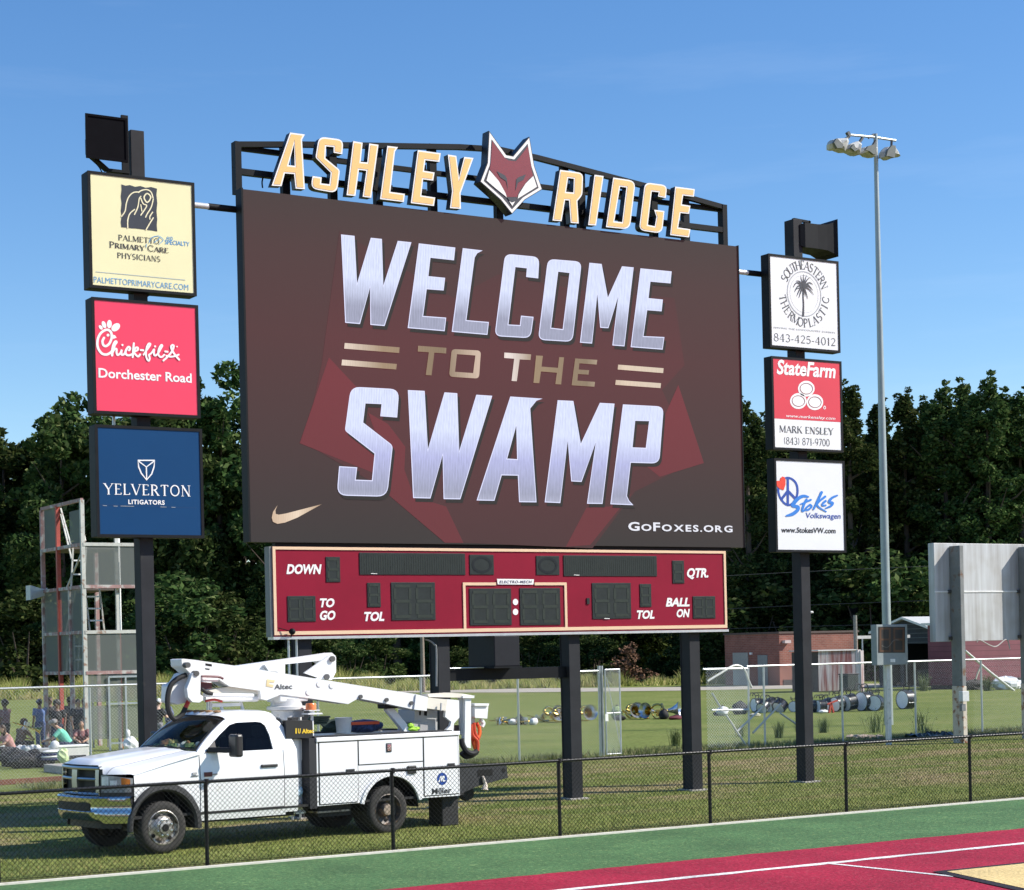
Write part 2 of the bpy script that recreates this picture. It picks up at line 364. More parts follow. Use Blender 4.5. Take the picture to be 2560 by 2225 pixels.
# ------------------------------------------------------------------ ground, turf, markings, path
def grass_mat():
    m, t, b = new_mat('mown grass'); N, L = t.nodes, t.links
    tc = N.new('ShaderNodeTexCoord')
    def noise(sc, det=5, st=None):
        n = N.new('ShaderNodeTexNoise'); n.inputs['Scale'].default_value = sc; n.inputs['Detail'].default_value = det; n.inputs['Roughness'].default_value = .65
        src = tc.outputs['Object']
        if st:
            mp = N.new('ShaderNodeMapping'); mp.inputs['Scale'].default_value = st; L.new(src, mp.inputs[0]); src = mp.outputs[0]
        L.new(src, n.inputs['Vector']); return n.outputs['Fac']
    def ramp(f, stops):
        r = N.new('ShaderNodeValToRGB'); e = r.color_ramp.elements
        while len(e) < len(stops): e.new(.5)
        for i, (p, c) in enumerate(stops): e[i].position = p; e[i].color = (*c, 1)
        L.new(f, r.inputs[0]); return r.outputs['Color']
    def mix(f, a, c, mode='MIX'):
        x = N.new('ShaderNodeMixRGB'); x.blend_type = mode
        if isinstance(f, float): x.inputs[0].default_value = f
        else: L.new(f, x.inputs[0])
        L.new(a, x.inputs[1]); L.new(c, x.inputs[2]); return x.outputs[0]
    base = ramp(noise(.22, 6), [(.30, (.125, .165, .040)), (.5, (.172, .205, .056)), (.72, (.230, .238, .085))])
    fine = ramp(noise(9, 6, (1, .35, 1)), [(.3, (.55, .55, .5)), (.7, (1.3, 1.3, 1.2))])
    c = mix(1.0, base, fine, 'MULTIPLY')
    # worn, straw coloured patches near the board and along the turf edge
    sep = N.new('ShaderNodeSeparateXYZ'); L.new(tc.outputs['Object'], sep.inputs[0])
    def band(y0, y1, s):
        a = N.new('ShaderNodeMapRange'); a.inputs[1].default_value = y0 - s; a.inputs[2].default_value = y0; L.new(sep.outputs['Y'], a.inputs[0])
        d = N.new('ShaderNodeMapRange'); d.inputs[1].default_value = y1; d.inputs[2].default_value = y1 + s; d.inputs[3].default_value = 1; d.inputs[4].default_value = 0; L.new(sep.outputs['Y'], d.inputs[0])
        k = N.new('ShaderNodeMath'); k.operation = 'MULTIPLY'; L.new(a.outputs[0], k.inputs[0]); L.new(d.outputs[0], k.inputs[1]); return k.outputs[0]
    def mul(a, b_):
        k = N.new('ShaderNodeMath'); k.operation = 'MULTIPLY'; k.use_clamp = True; L.new(a, k.inputs[0])
        if isinstance(b_, float): k.inputs[1].default_value = b_
        else: L.new(b_, k.inputs[1])
        return k.outputs[0]
    pn = ramp(noise(.55, 7, (.45, 1, 1)), [(.45, (0, 0, 0)), (.60, (1, 1, 1))])
    straw = ramp(noise(5, 5), [(.3, (.26, .19, .10)), (.7, (.36, .29, .16))])
    c = mix(mul(pn, mul(band(30.5, 41, 2.5), .95)), c, straw)
    en = ramp(noise(2.6, 7), [(.42, (0, 0, 0)), (.60, (1, 1, 1))])
    c = mix(mul(en, mul(band(25.2, 25.85, .35), .95)), c, ramp(noise(14, 4), [(.3, (.17, .12, .075)), (.7, (.42, .34, .25))]))
    L.new(c, b.inputs['Base Color']); b.inputs['Roughness'].default_value = .9; b.inputs['Specular IOR Level'].default_value = .15
    bp = N.new('ShaderNodeBump'); bp.inputs['Strength'].default_value = .5; bp.inputs['Distance'].default_value = .04
    L.new(noise(22, 4), bp.inputs['Height']); L.new(bp.outputs[0], b.inputs['Normal'])
    return m
GRASS = grass_mat()
def sheet(name, pts, z, m, kind='structure', sub=0):
    mb = MB(); mb.add([(p[0], p[1], z) for p in pts], [tuple(range(len(pts)))]); return struct(mb.build(name, m), kind)
gm = MB(); gx = [-400, -100, 0, 60, 150, 400, 900]; gy = [-60, 25.4, 60, 110, 160, 250, 500, 1500]
gm.grid([[(x, y, 0.0) for x in gx] for y in gy]); struct(gm.build('grass_field', GRASS))

def turf_mat(name, c, fleck, amt):
    m, t, b = new_mat(name); N, L = t.nodes, t.links
    tc = N.new('ShaderNodeTexCoord')
    n1 = N.new('ShaderNodeTexNoise'); n1.inputs['Scale'].default_value = 22; n1.inputs['Detail'].default_value = 4; L.new(tc.outputs['Object'], n1.inputs['Vector'])
    r1 = N.new('ShaderNodeValToRGB'); r1.color_ramp.elements[0].position = .25; r1.color_ramp.elements[1].position = .75
    r1.color_ramp.elements[0].color = (*[k*.58 for k in c], 1); r1.color_ramp.elements[1].color = (*[min(1, k*1.45) for k in c], 1); L.new(n1.outputs['Fac'], r1.inputs[0])
    n2 = N.new('ShaderNodeTexNoise'); n2.inputs['Scale'].default_value = 12; n2.inputs['Detail'].default_value = 8; n2.inputs['Roughness'].default_value = .8; n2.inputs['Distortion'].default_value = 1.6
    L.new(tc.outputs['Object'], n2.inputs['Vector'])
    r2 = N.new('ShaderNodeValToRGB'); r2.color_ramp.elements[0].position = .545; r2.color_ramp.elements[1].position = .62; L.new(n2.outputs['Fac'], r2.inputs[0])
    ma = N.new('ShaderNodeMath'); ma.operation = 'MULTIPLY'; ma.inputs[1].default_value = amt; L.new(r2.outputs[0], ma.inputs[0])
    mx = N.new('ShaderNodeMixRGB'); L.new(ma.outputs[0], mx.inputs[0]); L.new(r1.outputs[0], mx.inputs[1]); mx.inputs[2].default_value = (*fleck, 1)
    n3 = N.new('ShaderNodeTexNoise'); n3.inputs['Scale'].default_value = .7; n3.inputs['Detail'].default_value = 7; L.new(tc.outputs['Object'], n3.inputs['Vector'])
    r3 = N.new('ShaderNodeValToRGB'); r3.color_ramp.elements[0].position = .3; r3.color_ramp.elements[1].position = .7; r3.color_ramp.elements[0].color = (.80, .80, .80, 1); r3.color_ramp.elements[1].color = (1.16, 1.15, 1.12, 1); L.new(n3.outputs['Fac'], r3.inputs[0])
    mm = N.new('ShaderNodeMixRGB'); mm.blend_type = 'MULTIPLY'; mm.inputs[0].default_value = 1; L.new(mx.outputs[0], mm.inputs[1]); L.new(r3.outputs[0], mm.inputs[2])
    L.new(mm.outputs[0], b.inputs['Base Color']); b.inputs['Roughness'].default_value = .85; b.inputs['Specular IOR Level'].default_value = .2
    bp = N.new('ShaderNodeBump'); bp.inputs['Strength'].default_value = .6; bp.inputs['Distance'].default_value = .02; L.new(n1.outputs['Fac'], bp.inputs['Height']); L.new(bp.outputs[0], b.inputs['Normal'])
    return m
TG = turf_mat('green turf', (.068, .150, .060), (.26, .36, .14), .85)
TR = turf_mat('crimson turf', (.32, .014, .042), (.52, .12, .15), .5)
TT = turf_mat('tan turf', (.66, .50, .23), (.80, .68, .42), .5)
TW = turf_mat('white turf', (.80, .76, .74), (.9, .9, .88), .3)
TK = turf_mat('black turf', (.025, .022, .030), (.12, .06, .08), .3)
EDGE = 25.32
sheet('green_turf', [(-60, -20), (120, -20), (120, EDGE), (-60, EDGE)], .03, TG)
def wavy(name, y0, y1, z, m, amp=.010, lo=None):
    rg = np.random.default_rng(int(y1*100)); xs = np.arange(0, 45, .12); mb = MB()
    f = lambda: np.convolve(rg.normal(0, amp*1.8, len(xs)), np.ones(3)/3, 'same')
    a = f() + y1; b_ = (f() + y0) if lo is None else np.full(len(xs), lo)
    X = np.concatenate([[-60], xs, [120]]); A_ = np.concatenate([[y1], a, [y1]]); B_ = np.concatenate([[b_[0]], b_, [b_[-1]]])
    mb.grid([[(x, q, z) for x, q in zip(X, B_)], [(x, q, z) for x, q in zip(X, A_)]]); return struct(mb.build(name, m))
wavy('red_turf', 0, 21.43, .034, TR, .012, -20)
mb = MB(); mb.box(-60, 120, EDGE, EDGE + .10, -.05, .055)
struct(mb.build('concrete_edge', mat('pale concrete', (.66, .62, .54), .85, var=.12, scale=9, dirt=((.45, .38, .30), 4, .62))))
wavy('white_line', 19.74, 19.90, .038, TW, .009)
zb = Z(1600, 1960, 2.148)
def gpx(p): q = ground(*zb(*p)); return (q.x, q.y)
a, b_ = Vector(gpx((1010, 441))), Vector(gpx((1690, 513))); d = (b_ - a).normalized(); nrm = Vector((-d.y, d.x)) * .045
b2 = a + d * ((b_ - a).length)
sheet('white_line', [a + nrm, b2 + nrm, b2 - nrm, a - nrm], .040, TW)
tip = Vector(gpx((1570, 488))); up = Vector(gpx((2062, 437))); dn = Vector(gpx((1930, 569)))
e1 = (up - tip).normalized(); e2 = (dn - tip).normalized()
sheet('black_marking', [tip, tip + e2 * 14, tip + e1 * 14 + e2 * 14, tip + e1 * 14], .044, TK)
tin = Vector(gpx((1648, 489))); sheet('tan_marking', [tin, tin + e2 * 14, tin + e1 * 14 + e2 * 14, tin + e1 * 14], .048, TT)

# gravel path along the far edge of the field
PATHM = mat('gravel path', (.40, .36, .30), .9, var=.2, scale=1.5)
pc = [far(-300, 190), far(700, 168), far(1100, 150), far(1400, 141), far(1750, 136), far(2100, 134), far(2560, 128), far(2900, 122)]
mb = MB(); rows = []
for i, p in enumerate(pc):
    dd = (pc[min(i+1, len(pc)-1)] - pc[max(i-1, 0)]).normalized(); n_ = Vector((-dd.y, dd.x, 0))
    rows.append([tuple(p - n_ * 5.5 + Vector((0, 0, .02))), tuple(p + n_ * 5.5 + Vector((0, 0, .02)))])
mb.grid(rows); struct(mb.build('gravel_path', PATHM))

# grass blades: near strip between the turf and the field fence, then ragged rough grass along that fence
BLADE, tB, bB = new_mat('grass blades')
nB, lB = tB.nodes, tB.links
gi = nB.new('ShaderNodeNewGeometry'); rB = nB.new('ShaderNodeValToRGB'); e = rB.color_ramp.elements
e[0].color = (.095, .130, .020, 1); e[1].color = (.44, .37, .15, 1); x_ = e.new(.5); x_.color = (.195, .235, .045, 1); x_ = e.new(.82); x_.color = (.30, .30, .08, 1)
tcB = nB.new('ShaderNodeTexCoord'); mpB = nB.new('ShaderNodeMapping'); mpB.inputs['Scale'].default_value = (.45, 1, 1); lB.new(tcB.outputs['Object'], mpB.inputs[0])
noB = nB.new('ShaderNodeTexNoise'); noB.inputs['Scale'].default_value = .55; noB.inputs['Detail'].default_value = 7; noB.inputs['Roughness'].default_value = .65; lB.new(mpB.outputs[0], noB.inputs['Vector'])
rpB = nB.new('ShaderNodeValToRGB'); rpB.color_ramp.elements[0].position = .50; rpB.color_ramp.elements[1].position = .66; rpB.color_ramp.elements[1].color = (.65, .65, .65, 1); lB.new(noB.outputs['Fac'], rpB.inputs[0])
mxB = nB.new('ShaderNodeMixRGB'); mxB.inputs[2].default_value = (.40, .31, .15, 1); lB.new(rpB.outputs[0], mxB.inputs[0])
lB.new(gi.outputs['Random Per Island'], rB.inputs[0]); lB.new(rB.outputs[0], mxB.inputs[1]); lB.new(mxB.outputs[0], bB.inputs['Base Color']); bB.inputs['Roughness'].default_value = .7; bB.inputs['Specular IOR Level'].default_value = .2
def blades(name, n, region, h0, h1, wd, m, seed=1, dens=None):
    rg = np.random.default_rng(seed); V = np.zeros((n, 3, 3)); 
    x = np.zeros(n); y = np.zeros(n); k = 0
    while k < n:
        xx = rg.uniform(region[0], region[1], n); yy = rg.uniform(region[2], region[3], n)
        ok = np.ones(n, bool) if dens is None else rg.random(n) < dens(xx, yy)
        xx, yy = xx[ok][:n-k], yy[ok][:n-k]; x[k:k+len(xx)] = xx; y[k:k+len(xx)] = yy; k += len(xx)
    h = rg.uniform(h0, h1, n); th = rg.uniform(0, 6.283, n); lx = rg.normal(0, .45, n) * h; ly = rg.normal(0, .45, n) * h
    dx, dy = np.cos(th) * wd, np.sin(th) * wd
    V[:, 0] = np.stack([x - dx, y - dy, np.zeros(n)], 1); V[:, 1] = np.stack([x + dx, y + dy, np.zeros(n)], 1); V[:, 2] = np.stack([x + lx, y + ly, h], 1)
    me = bpy.data.meshes.new(name); me.vertices.add(3*n); me.loops.add(3*n); me.polygons.add(n)
    me.vertices.foreach_set('co', V.reshape(-1)); me.loops.foreach_set('vertex_index', np.arange(3*n)); me.polygons.foreach_set('loop_start', np.arange(0, 3*n, 3))
    me.update(calc_edges=True); me.materials.append(m)
    o = bpy.data.objects.new(name, me); COL.objects.link(o); o['kind'] = 'stuff'; return o
blades('short_grass', 150000, (5, 44, 25.45, 44), .02, .055, .006, BLADE, 1, lambda x, y: np.clip(1.25 - (y - 25) / 24, .2, 1) * np.where(y < 25.9 + .25*np.sin(x*1.7) + .2*np.sin(x*4.1), .22, 1))
ROUGH, tR, bR = new_mat('rough grass')
gi = tR.nodes.new('ShaderNodeNewGeometry'); rR = tR.nodes.new('ShaderNodeValToRGB'); e = rR.color_ramp.elements
e[0].color = (.07, .105, .025, 1); e[1].color = (.32, .27, .13, 1); x_ = e.new(.55); x_.color = (.14, .17, .05, 1)
tR.links.new(gi.outputs['Random Per Island'], rR.inputs[0]); tR.links.new(rR.outputs[0], bR.inputs['Base Color']); bR.inputs['Roughness'].default_value = .8
def rough_d(x, y): return np.exp(-((y - 44.3) / 1.0) ** 2) * (.35 + .65 * (np.sin(x * 1.3) * np.sin(x * .7 + 2) > -.1))
blades('rough_grass', 26000, (14, 60, 42, 47.5), .04, .20, .010, ROUGH, 2, rough_d)

# ------------------------------------------------------------------ the video board
YS = 31.82
SX0, SX1, SZ0, SZ1 = 14.21, 25.50, 5.06, 11.41
def led_mat(name, stops, axis='Z', lo=0, hi=1, strength=1.0, base=(.031, .028, .027), grain=.10):
    m, t, b = new_mat(name); N, L = t.nodes, t.links
    tc = N.new('ShaderNodeTexCoord'); sp = N.new('ShaderNodeSeparateXYZ'); L.new(tc.outputs['Object'], sp.inputs[0])
    mr = N.new('ShaderNodeMapRange'); mr.inputs[1].default_value = lo; mr.inputs[2].default_value = hi; L.new(sp.outputs[axis], mr.inputs[0])
    r = N.new('ShaderNodeValToRGB'); e = r.color_ramp.elements
    while len(e) < len(stops): e.new(.5)
    for i, (p, c) in enumerate(stops): e[i].position = p; e[i].color = (*c, 1)
    L.new(mr.outputs[0], r.inputs[0])
    n = N.new('ShaderNodeTexNoise'); n.inputs['Scale'].default_value = 5; n.inputs['Detail'].default_value = 4
    mp = N.new('ShaderNodeMapping'); mp.inputs['Scale'].default_value = (6, 1, 1); L.new(tc.outputs['Object'], mp.inputs[0]); L.new(mp.outputs[0], n.inputs['Vector'])
    wv = N.new('ShaderNodeTexWave'); wv.bands_direction = 'X'; wv.inputs['Scale'].default_value = 9; wv.inputs['Distortion'].default_value = 1.5; L.new(tc.outputs['Object'], wv.inputs['Vector'])
    md = N.new('ShaderNodeMath'); md.operation = 'MULTIPLY_ADD'; md.inputs[1].default_value = grain; md.inputs[2].default_value = 1 - grain * .5; L.new(wv.outputs['Fac'], md.inputs[0])
    m2 = N.new('ShaderNodeMath'); m2.operation = 'MULTIPLY_ADD'; m2.inputs[1].default_value = grain * 2; m2.inputs[2].default_value = 1 - grain; L.new(n.outputs['Fac'], m2.inputs[0])
    m3 = N.new('ShaderNodeMath'); m3.operation = 'MULTIPLY'; L.new(md.outputs[0], m3.inputs[0]); L.new(m2.outputs[0], m3.inputs[1])
    m4 = N.new('ShaderNodeMath'); m4.operation = 'MULTIPLY'; m4.inputs[1].default_value = strength; L.new(m3.outputs[0], m4.inputs[0])
    b.inputs['Base Color'].default_value = (*base, 1); b.inputs['Roughness'].default_value = .75; b.inputs['Specular IOR Level'].default_value = .15
    L.new(r.outputs[0], b.inputs['Emission Color']); L.new(m4.outputs[0], b.inputs['Emission Strength'])
    return m
scr = thing('led_screen', 'huge video screen on black posts showing a welcome message in silver letters on maroon', 'screen', (19.85, YS + .3, 0))
mb = MB(); mb.box(SX0, SX1, YS + .02, YS + .24, SZ0, SZ1)
mb.box(SX0 - .035, SX0, YS - .02, YS + .24, SZ0, SZ1 + .02); mb.box(SX1, SX1 + .02, YS - .02, YS + .24, SZ0, SZ1 + .02)
mb.build('cabinet', BLACK, scr)
LM0 = led_mat('screen picture charcoal', [(0, (.010, .008, .008)), (.3, (.028, .008, .009)), (.6, (.042, .007, .009)), (.85, (.034, .009, .010)), (1, (.022, .010, .010))], 'Z', SZ0, SZ1, 1.0, grain=.06)
face = MB(); face.add([(SX0, YS, SZ0), (SX1, YS, SZ0), (SX1, YS, SZ1), (SX0, YS, SZ1)], [(0, 1, 2, 3)])
face.build('display', LM0, scr)
BD = Board(YS, scr)
z8 = Z(600, 540, 1.611)
LM1 = led_mat('screen picture maroon', [(0, (.034, .006, .008)), (.2, (.046, .006, .009)), (.6, (.062, .006, .010)), (1, (.030, .006, .008))], 'Z', SZ0, SZ1, 1.0, grain=.06)
LM2 = led_mat('screen picture red', [(0, (.092, .006, .012)), (1, (.118, .007, .015))], 'Z', SZ0 + .5, SZ0 + 3, 1.0, grain=.06)
# the background emblem: broad maroon shape with brighter red facets
BD.fill('background_shape', z8, [[(400, 60), (860, 330), (1040, 235), (1380, 300), (1750, 330), (1790, 600), (1700, 700), (1830, 990), (1590, 1110), (1420, 1338), (860, 1315), (600, 1110), (260, 915), (330, 590)]], LM1, .002)
BD.fill('background_facet', z8, [[(358, 570), (470, 690), (425, 860), (610, 900), (665, 945), (660, 985), (600, 1060), (240, 915)],
                                 [(600, 1060), (640, 960), (700, 1130), (830, 1170), (900, 1317), (825, 1316), (600, 1125)],
                                 [(1765, 680), (1868, 995), (1690, 1050), (1640, 1010), (1690, 850)], [(1395, 1175), (1490, 1170), (1575, 1120), (1410, 1325), (1312, 1332)],
                                 ], LM2, .003)
BD.fill('background_facet', Z(820, 940, 4.686), [[(470, 430), (700, 560), (905, 830), (890, 1200), (745, 1390), (700, 1330), (757, 815), (545, 640)]], LM2, .0034)
# the silver words: a soft dark drop shadow is part of the picture shown
SIL = (.51, .56, .74); SIM = (.25, .265, .365); SIB = (.33, .345, .455)
LW = led_mat('screen picture silver top line', [(0, SIB), (.12, SIM), (.36, SIM), (.62, SIL), (1, SIL)], 'Z', 8.75, 10.75, 1.0, grain=.24)
LS = led_mat('screen picture silver bottom line', [(0, SIB), (.1, SIM), (.40, (.34, .36, .58)), (.64, SIL), (1, SIL)], 'Z', 5.85, 8.0, 1.0, grain=.24)
LWH = led_mat('screen picture white edge', [(0, (.58, .60, .80)), (1, (.58, .60, .80))], strength=1.0, grain=.05)
LSH = led_mat('screen picture shadow', [(0, (.002, .002, .002)), (1, (.002, .002, .002))], strength=1, base=(.030, .028, .027), grain=.0)
zA, zB_, zC, zD, zE = Z(840, 570, 4.795), Z(1220, 610, 4.296), Z(820, 940, 4.686), Z(1160, 960, 3.8185), Z(840, 840, 2.4548)
def rcorner(p, a, b, r, n=5):   # rounded corner at p between neighbours a and b
    p, a, b = Vector(p), Vector(a), Vector(b); s = p + (a - p).normalized() * r; e = p + (b - p).normalized() * r
    return [tuple(s * (1-t)**2 + p * 2*t*(1-t) + e * t*t) for t in [i/n for i in range(n+1)]]
def rloop(pts):                 # points (x, y[, radius]) to a loop with rounded corners
    out = []; n = len(pts)
    for i, p in enumerate(pts):
        if len(p) > 2: out += rcorner(p[:2], pts[i-1][:2], pts[(i+1) % n][:2], p[2])
        else: out.append(tuple(p))
    return out
WORDS = [
 (zA, [[(58, 78), (220, 95), (250, 665), (415, 118), (548, 132), (565, 690), (738, 155), (902, 172), (580, 1176), (410, 1162), (405, 715), (285, 1152), (108, 1137)]], LW),
 (zA, [[(990, 185), (1428, 235), (1412, 388), (1130, 358), (1105, 578), (1306, 598), (1288, 750), (1085, 735), (1042, 1055), (1318, 1075), (1300, 1238), (857, 1200)]], LW),
 (zA, [[(1517, 242), (1755, 270), (1690, 305), (1660, 355), (1560, 1105), (1830, 1128), (1812, 1282), (1385, 1245)]], LW),
 (zB_, [[(180, 105, 75), (550, 140, 75), (537, 370), (407, 355), (415, 262), (292, 248), (217, 865), (340, 872), (352, 770), (487, 783), (455, 1012, 75), (68, 990, 75)]], LW),
 (zB_, [[(640, 160, 75), (1005, 190, 75), (905, 1052, 75), (535, 1030, 75)], [(752, 298), (873, 312), (800, 915), (675, 900)]], LW),
 (zB_, [[(1087, 202), (1218, 215), (1285, 575), (1437, 240), (1562, 252), (1463, 1100), (1333, 1090), (1395, 570), (1290, 905), (1203, 900), (1172, 540), (1115, 1070), (985, 1060)]], LW),
 (zB_, [[(1635, 262), (1970, 295), (1958, 424), (1742, 405), (1722, 582), (1876, 597), (1862, 724), (1707, 712), (1667, 990), (1892, 1000), (1873, 1135), (1530, 1108)]], LW),
 (zC, [[(265, 125, 110), (832, 155, 110), (808, 487), (610, 472), (625, 330), (437, 322), (410, 545), (757, 815, 40), (690, 1415, 120), (100, 1400, 120), (128, 1057), (340, 1070), (322, 1215), (512, 1222), (543, 910), (195, 640, 30)]], LS),
 (zC, [[(933, 165), (1130, 175), (1168, 860), (1362, 192), (1512, 202), (1535, 880), (1735, 220), (1922, 232), (1548, 1445), (1352, 1442), (1340, 930), (1198, 1435), (995, 1430)]], LS),
 (zD, [[(440, 120), (748, 140), (690, 160), (630, 235), (690, 1130), (524, 1128), (512, 875), (358, 872), (288, 1115), (118, 1112)], [(497, 400), (505, 718), (410, 712)]], LS),
 (zD, [[(892, 155), (1042, 162), (1113, 570), (1295, 180), (1435, 188), (1320, 1145), (1172, 1143), (1255, 560), (1120, 935), (1022, 930), (988, 545), (917, 1137), (768, 1130)]], LS),
 (zD, [[(1515, 195), (1905, 215, 70), (1862, 760, 75), (1590, 752), (1553, 1070), (1575, 1115), (1615, 1157), (1395, 1148)], [(1632, 352), (1765, 355), (1733, 610), (1607, 605)]], LS),
]
for zf, loops, m in WORDS:
    ls = [rloop(l) for l in loops]
    P = [[BD.w(zf, p) for p in l] for l in ls]
    p2 = [[(q.x, q.z) for q in l] for l in P]
    def up3(l, lift): return [(x, YS - lift, z_) for x, z_ in l]
    sh = MB(); sh.poly([[(x + .05, YS - .005, z_ - .07) for x, z_ in l] for l in p2]); sh.build('letter_shadow', LSH, scr)
    ed = MB(); ed.poly([up3(l, .008) for l in p2]); lo = ed.build('letter', LWH, scr)
    ins = [offset_loop(l, .018 if i == 0 else -.018) for i, l in enumerate(p2)]
    fi = MB(); fi.poly([up3(l, .011) for l in ins]); fi.build('letter_face', m, lo)
GOLD = [(0, (.60, .50, .42)), (.12, (.26, .18, .11)), (.3, (.17, .12, .07)), (.42, (.50, .38, .30)), (.5, (.62, .55, .52)), (.58, (.24, .17, .10)), (.75, (.18, .13, .08)), (.88, (.55, .44, .34)), (1, (.5, .42, .33))]
LG = led_mat('screen picture gold', GOLD, 'X', 16.1, 23.4, 1.0, grain=.12)
BD.fill('caption', zE, [[(502, 60), (676, 73), (674, 108), (602, 103), (585, 242), (549, 240), (568, 100), (500, 96)],
   [rloop([(708, 80, 25), (888, 90, 25), (876, 262, 25), (692, 250, 25)]), [(741, 112), (854, 120), (840, 228), (729, 220)]],
   [(1032, 102), (1196, 113), (1192, 148), (1126, 144), (1108, 278), (1076, 276), (1092, 140), (1030, 135)],
   [(1226, 120), (1268, 122), (1260, 188), (1360, 196), (1368, 130), (1398, 131), (1380, 298), (1344, 296), (1354, 226), (1256, 218), (1246, 290), (1210, 288)],
   [(1466, 138), (1602, 147), (1598, 176), (1492, 168), (1488, 206), (1552, 210), (1548, 238), (1484, 234), (1480, 274), (1588, 282), (1584, 312), (1444, 303)]], LG, .009)
BD.fill('caption_bar', zE, [[(52, 43), (389, 70), (386, 105), (49, 78)], [(36, 145), (372, 172), (368, 206), (32, 180)],
   [(1730, 176), (2009, 198), (2006, 228), (1727, 206)], [(1716, 270), (1993, 290), (1990, 320), (1712, 300)]], LG, .009)
LT = led_mat('screen picture tan', [(0, (.45, .32, .22)), (.5, (.62, .50, .38)), (1, (.30, .19, .11))], 'X', 14.6, 15.7, 1.0, grain=.1)
BD.fill('swoosh_mark', z8, [[(150, 1165), (142, 1185), (143, 1200), (155, 1203), (185, 1198), (328, 1161), (230, 1215), (180, 1235), (150, 1240), (132, 1232), (127, 1215), (132, 1192)]], LT, .009)
LU = led_mat('screen picture pale grey', [(0, (.55, .56, .62)), (1, (.62, .63, .70))], strength=1.0, grain=.1)
zx = z8
def caps(word, hts):            # small capitals line: letters scaled from one baseline
    vs = []; fs = []; x = 0
    for ch, h in zip(word, hts):
        v, f = text2d(ch, .028); w0 = min(p[0] for p in v); o = len(vs); wd = (max(p[0] for p in v) - w0) * (1.25 if ch != '.' else 1)
        vs += [((p[0]-w0) * (1.25 if ch != '.' else 1) * h + x, p[1] * h) for p in v]; fs += [tuple(i + o for i in q) for q in f]; x += wd * h + .13
    return vs, fs
BD.text('web_address', zx, [(caps('GOFOXES.ORG', [1, .78, 1, .78, .78, .78, .78, .8, .78, .78, .78]), (1563, 1268), (1982, 1240))], LU, .009)

# ------------------------------------------------------------------ scoreboard below the screen
YB = 31.84
sb = thing('scoreboard', 'long crimson football scoreboard with dark unlit digits fixed under the video screen', 'scoreboard', (19.82, YB + .2, 0))
BX0, BX1, BZ0, BZ1 = 14.635, 25.01, 3.345, 4.985
CRIM = mat('crimson enamel', (.245, .005, .026), .5, var=.10, scale=.8, spec=.2)
MB().box(BX0, BX1, YB, YB + .22, BZ0, BZ1).build('cabinet', CRIM, sb, bevel=.004)
MB().box(BX0 - .05, BX0 - .002, YB + .01, YB + .22, BZ0, BZ1).build('end_cap', mat('grey end cap', (.16, .18, .18), .5), sb)
TRIM = mat('tan trim strip', (.78, .55, .36), .5, var=.03)
zS1, zS2 = Z(660, 1340, 3.4367), Z(1240, 1340, 3.4367)
SBd = Board(YB, sb)
t = .055
mb = MB(); yt = (YB - .018, YB - .001)
mb.box(BX0 + .005, BX1 - .005, *yt, BZ1 - t, BZ1 - .003); mb.box(BX0 + .005, BX1 - .005, *yt, BZ0 + .03, BZ0 + .03 + t * 1.2)
mb.box(BX0 + .005, BX0 + .005 + t, *yt, BZ0 + .03 + t*1.2, BZ1 - t); mb.box(BX1 - .005 - t, BX1 - .005, *yt, BZ0 + .03 + t*1.2, BZ1 - t)
a = SBd.w(zS1, (1705, 397)); b2 = SBd.w(zS2, (603, 402)); zt = (a.z + b2.z) / 2
l_ = SBd.w(zS1, (1990, 400)).x; r_ = SBd.w(zS2, (328, 400)).x
mb.box(a.x, l_, *yt, zt - t, zt); mb.box(r_, b2.x, *yt, zt - t, zt)
mb.box(a.x, a.x + t, *yt, BZ0 + .03 + t*1.2, zt - t); mb.box(b2.x - t, b2.x, *yt, BZ0 + .03 + t*1.2, zt - t)
mb.build('trim', TRIM, sb)
MB().box(BX0 + .1, BX1 + .2, YB + .06, YB + .20, BZ1 + .001, SZ0 - .001).build('gap_filler', BLACK, sb)  # black filler added to keep the gap below the screen dark
MB().box(BX0 - .02, BX1 + .02, YB - .03, YB + .22, BZ0 - .05, BZ0 - .002).build('lower_edge', mat('aluminium edge', (.55, .56, .57), .4, .6), sb)
DIG = mat('digit panel', (.024, .031, .031), .6, var=.15, scale=8, spec=.2); DSEG = mat('unlit digit segments', (.034, .044, .037), .6, var=.15, scale=10, spec=.2); DDK = mat('digit panel recess', (.013, .017, .021), .6, spec=.2)
def digit_panel(zf, x0, y0, x1, y1, n):
    A, B = SBd.w(zf, (x0, y1)), SBd.w(zf, (x1, y0))
    o = MB().box(A.x, B.x, YB - .014, YB - .001, A.z, B.z).build('digit_panel', DIG, sb, bevel=.006)
    w_ = (B.x - A.x) / n
    for k in range(n):
        cx0, cx1 = A.x + w_ * k, A.x + w_ * (k + 1); iw = w_ * .16; s = MB(); tk = w_ * .12 if n > 1 else w_ * .15
        h = B.z - A.z; zz = [A.z + h * .10, A.z + h * .5, B.z - h * .10]
        for z_ in zz: s.box(cx0 + iw, cx1 - iw, YB - .018, YB - .0145, z_ - tk/2, z_ + tk/2)
        for q in (0, 1):
            for xx in (cx0 + iw, cx1 - iw): s.box(xx - tk/2, xx + tk/2, YB - .018, YB - .0145, zz[q] + tk*.7, zz[q+1] - tk*.7)
        s.build('digit', DSEG, o)
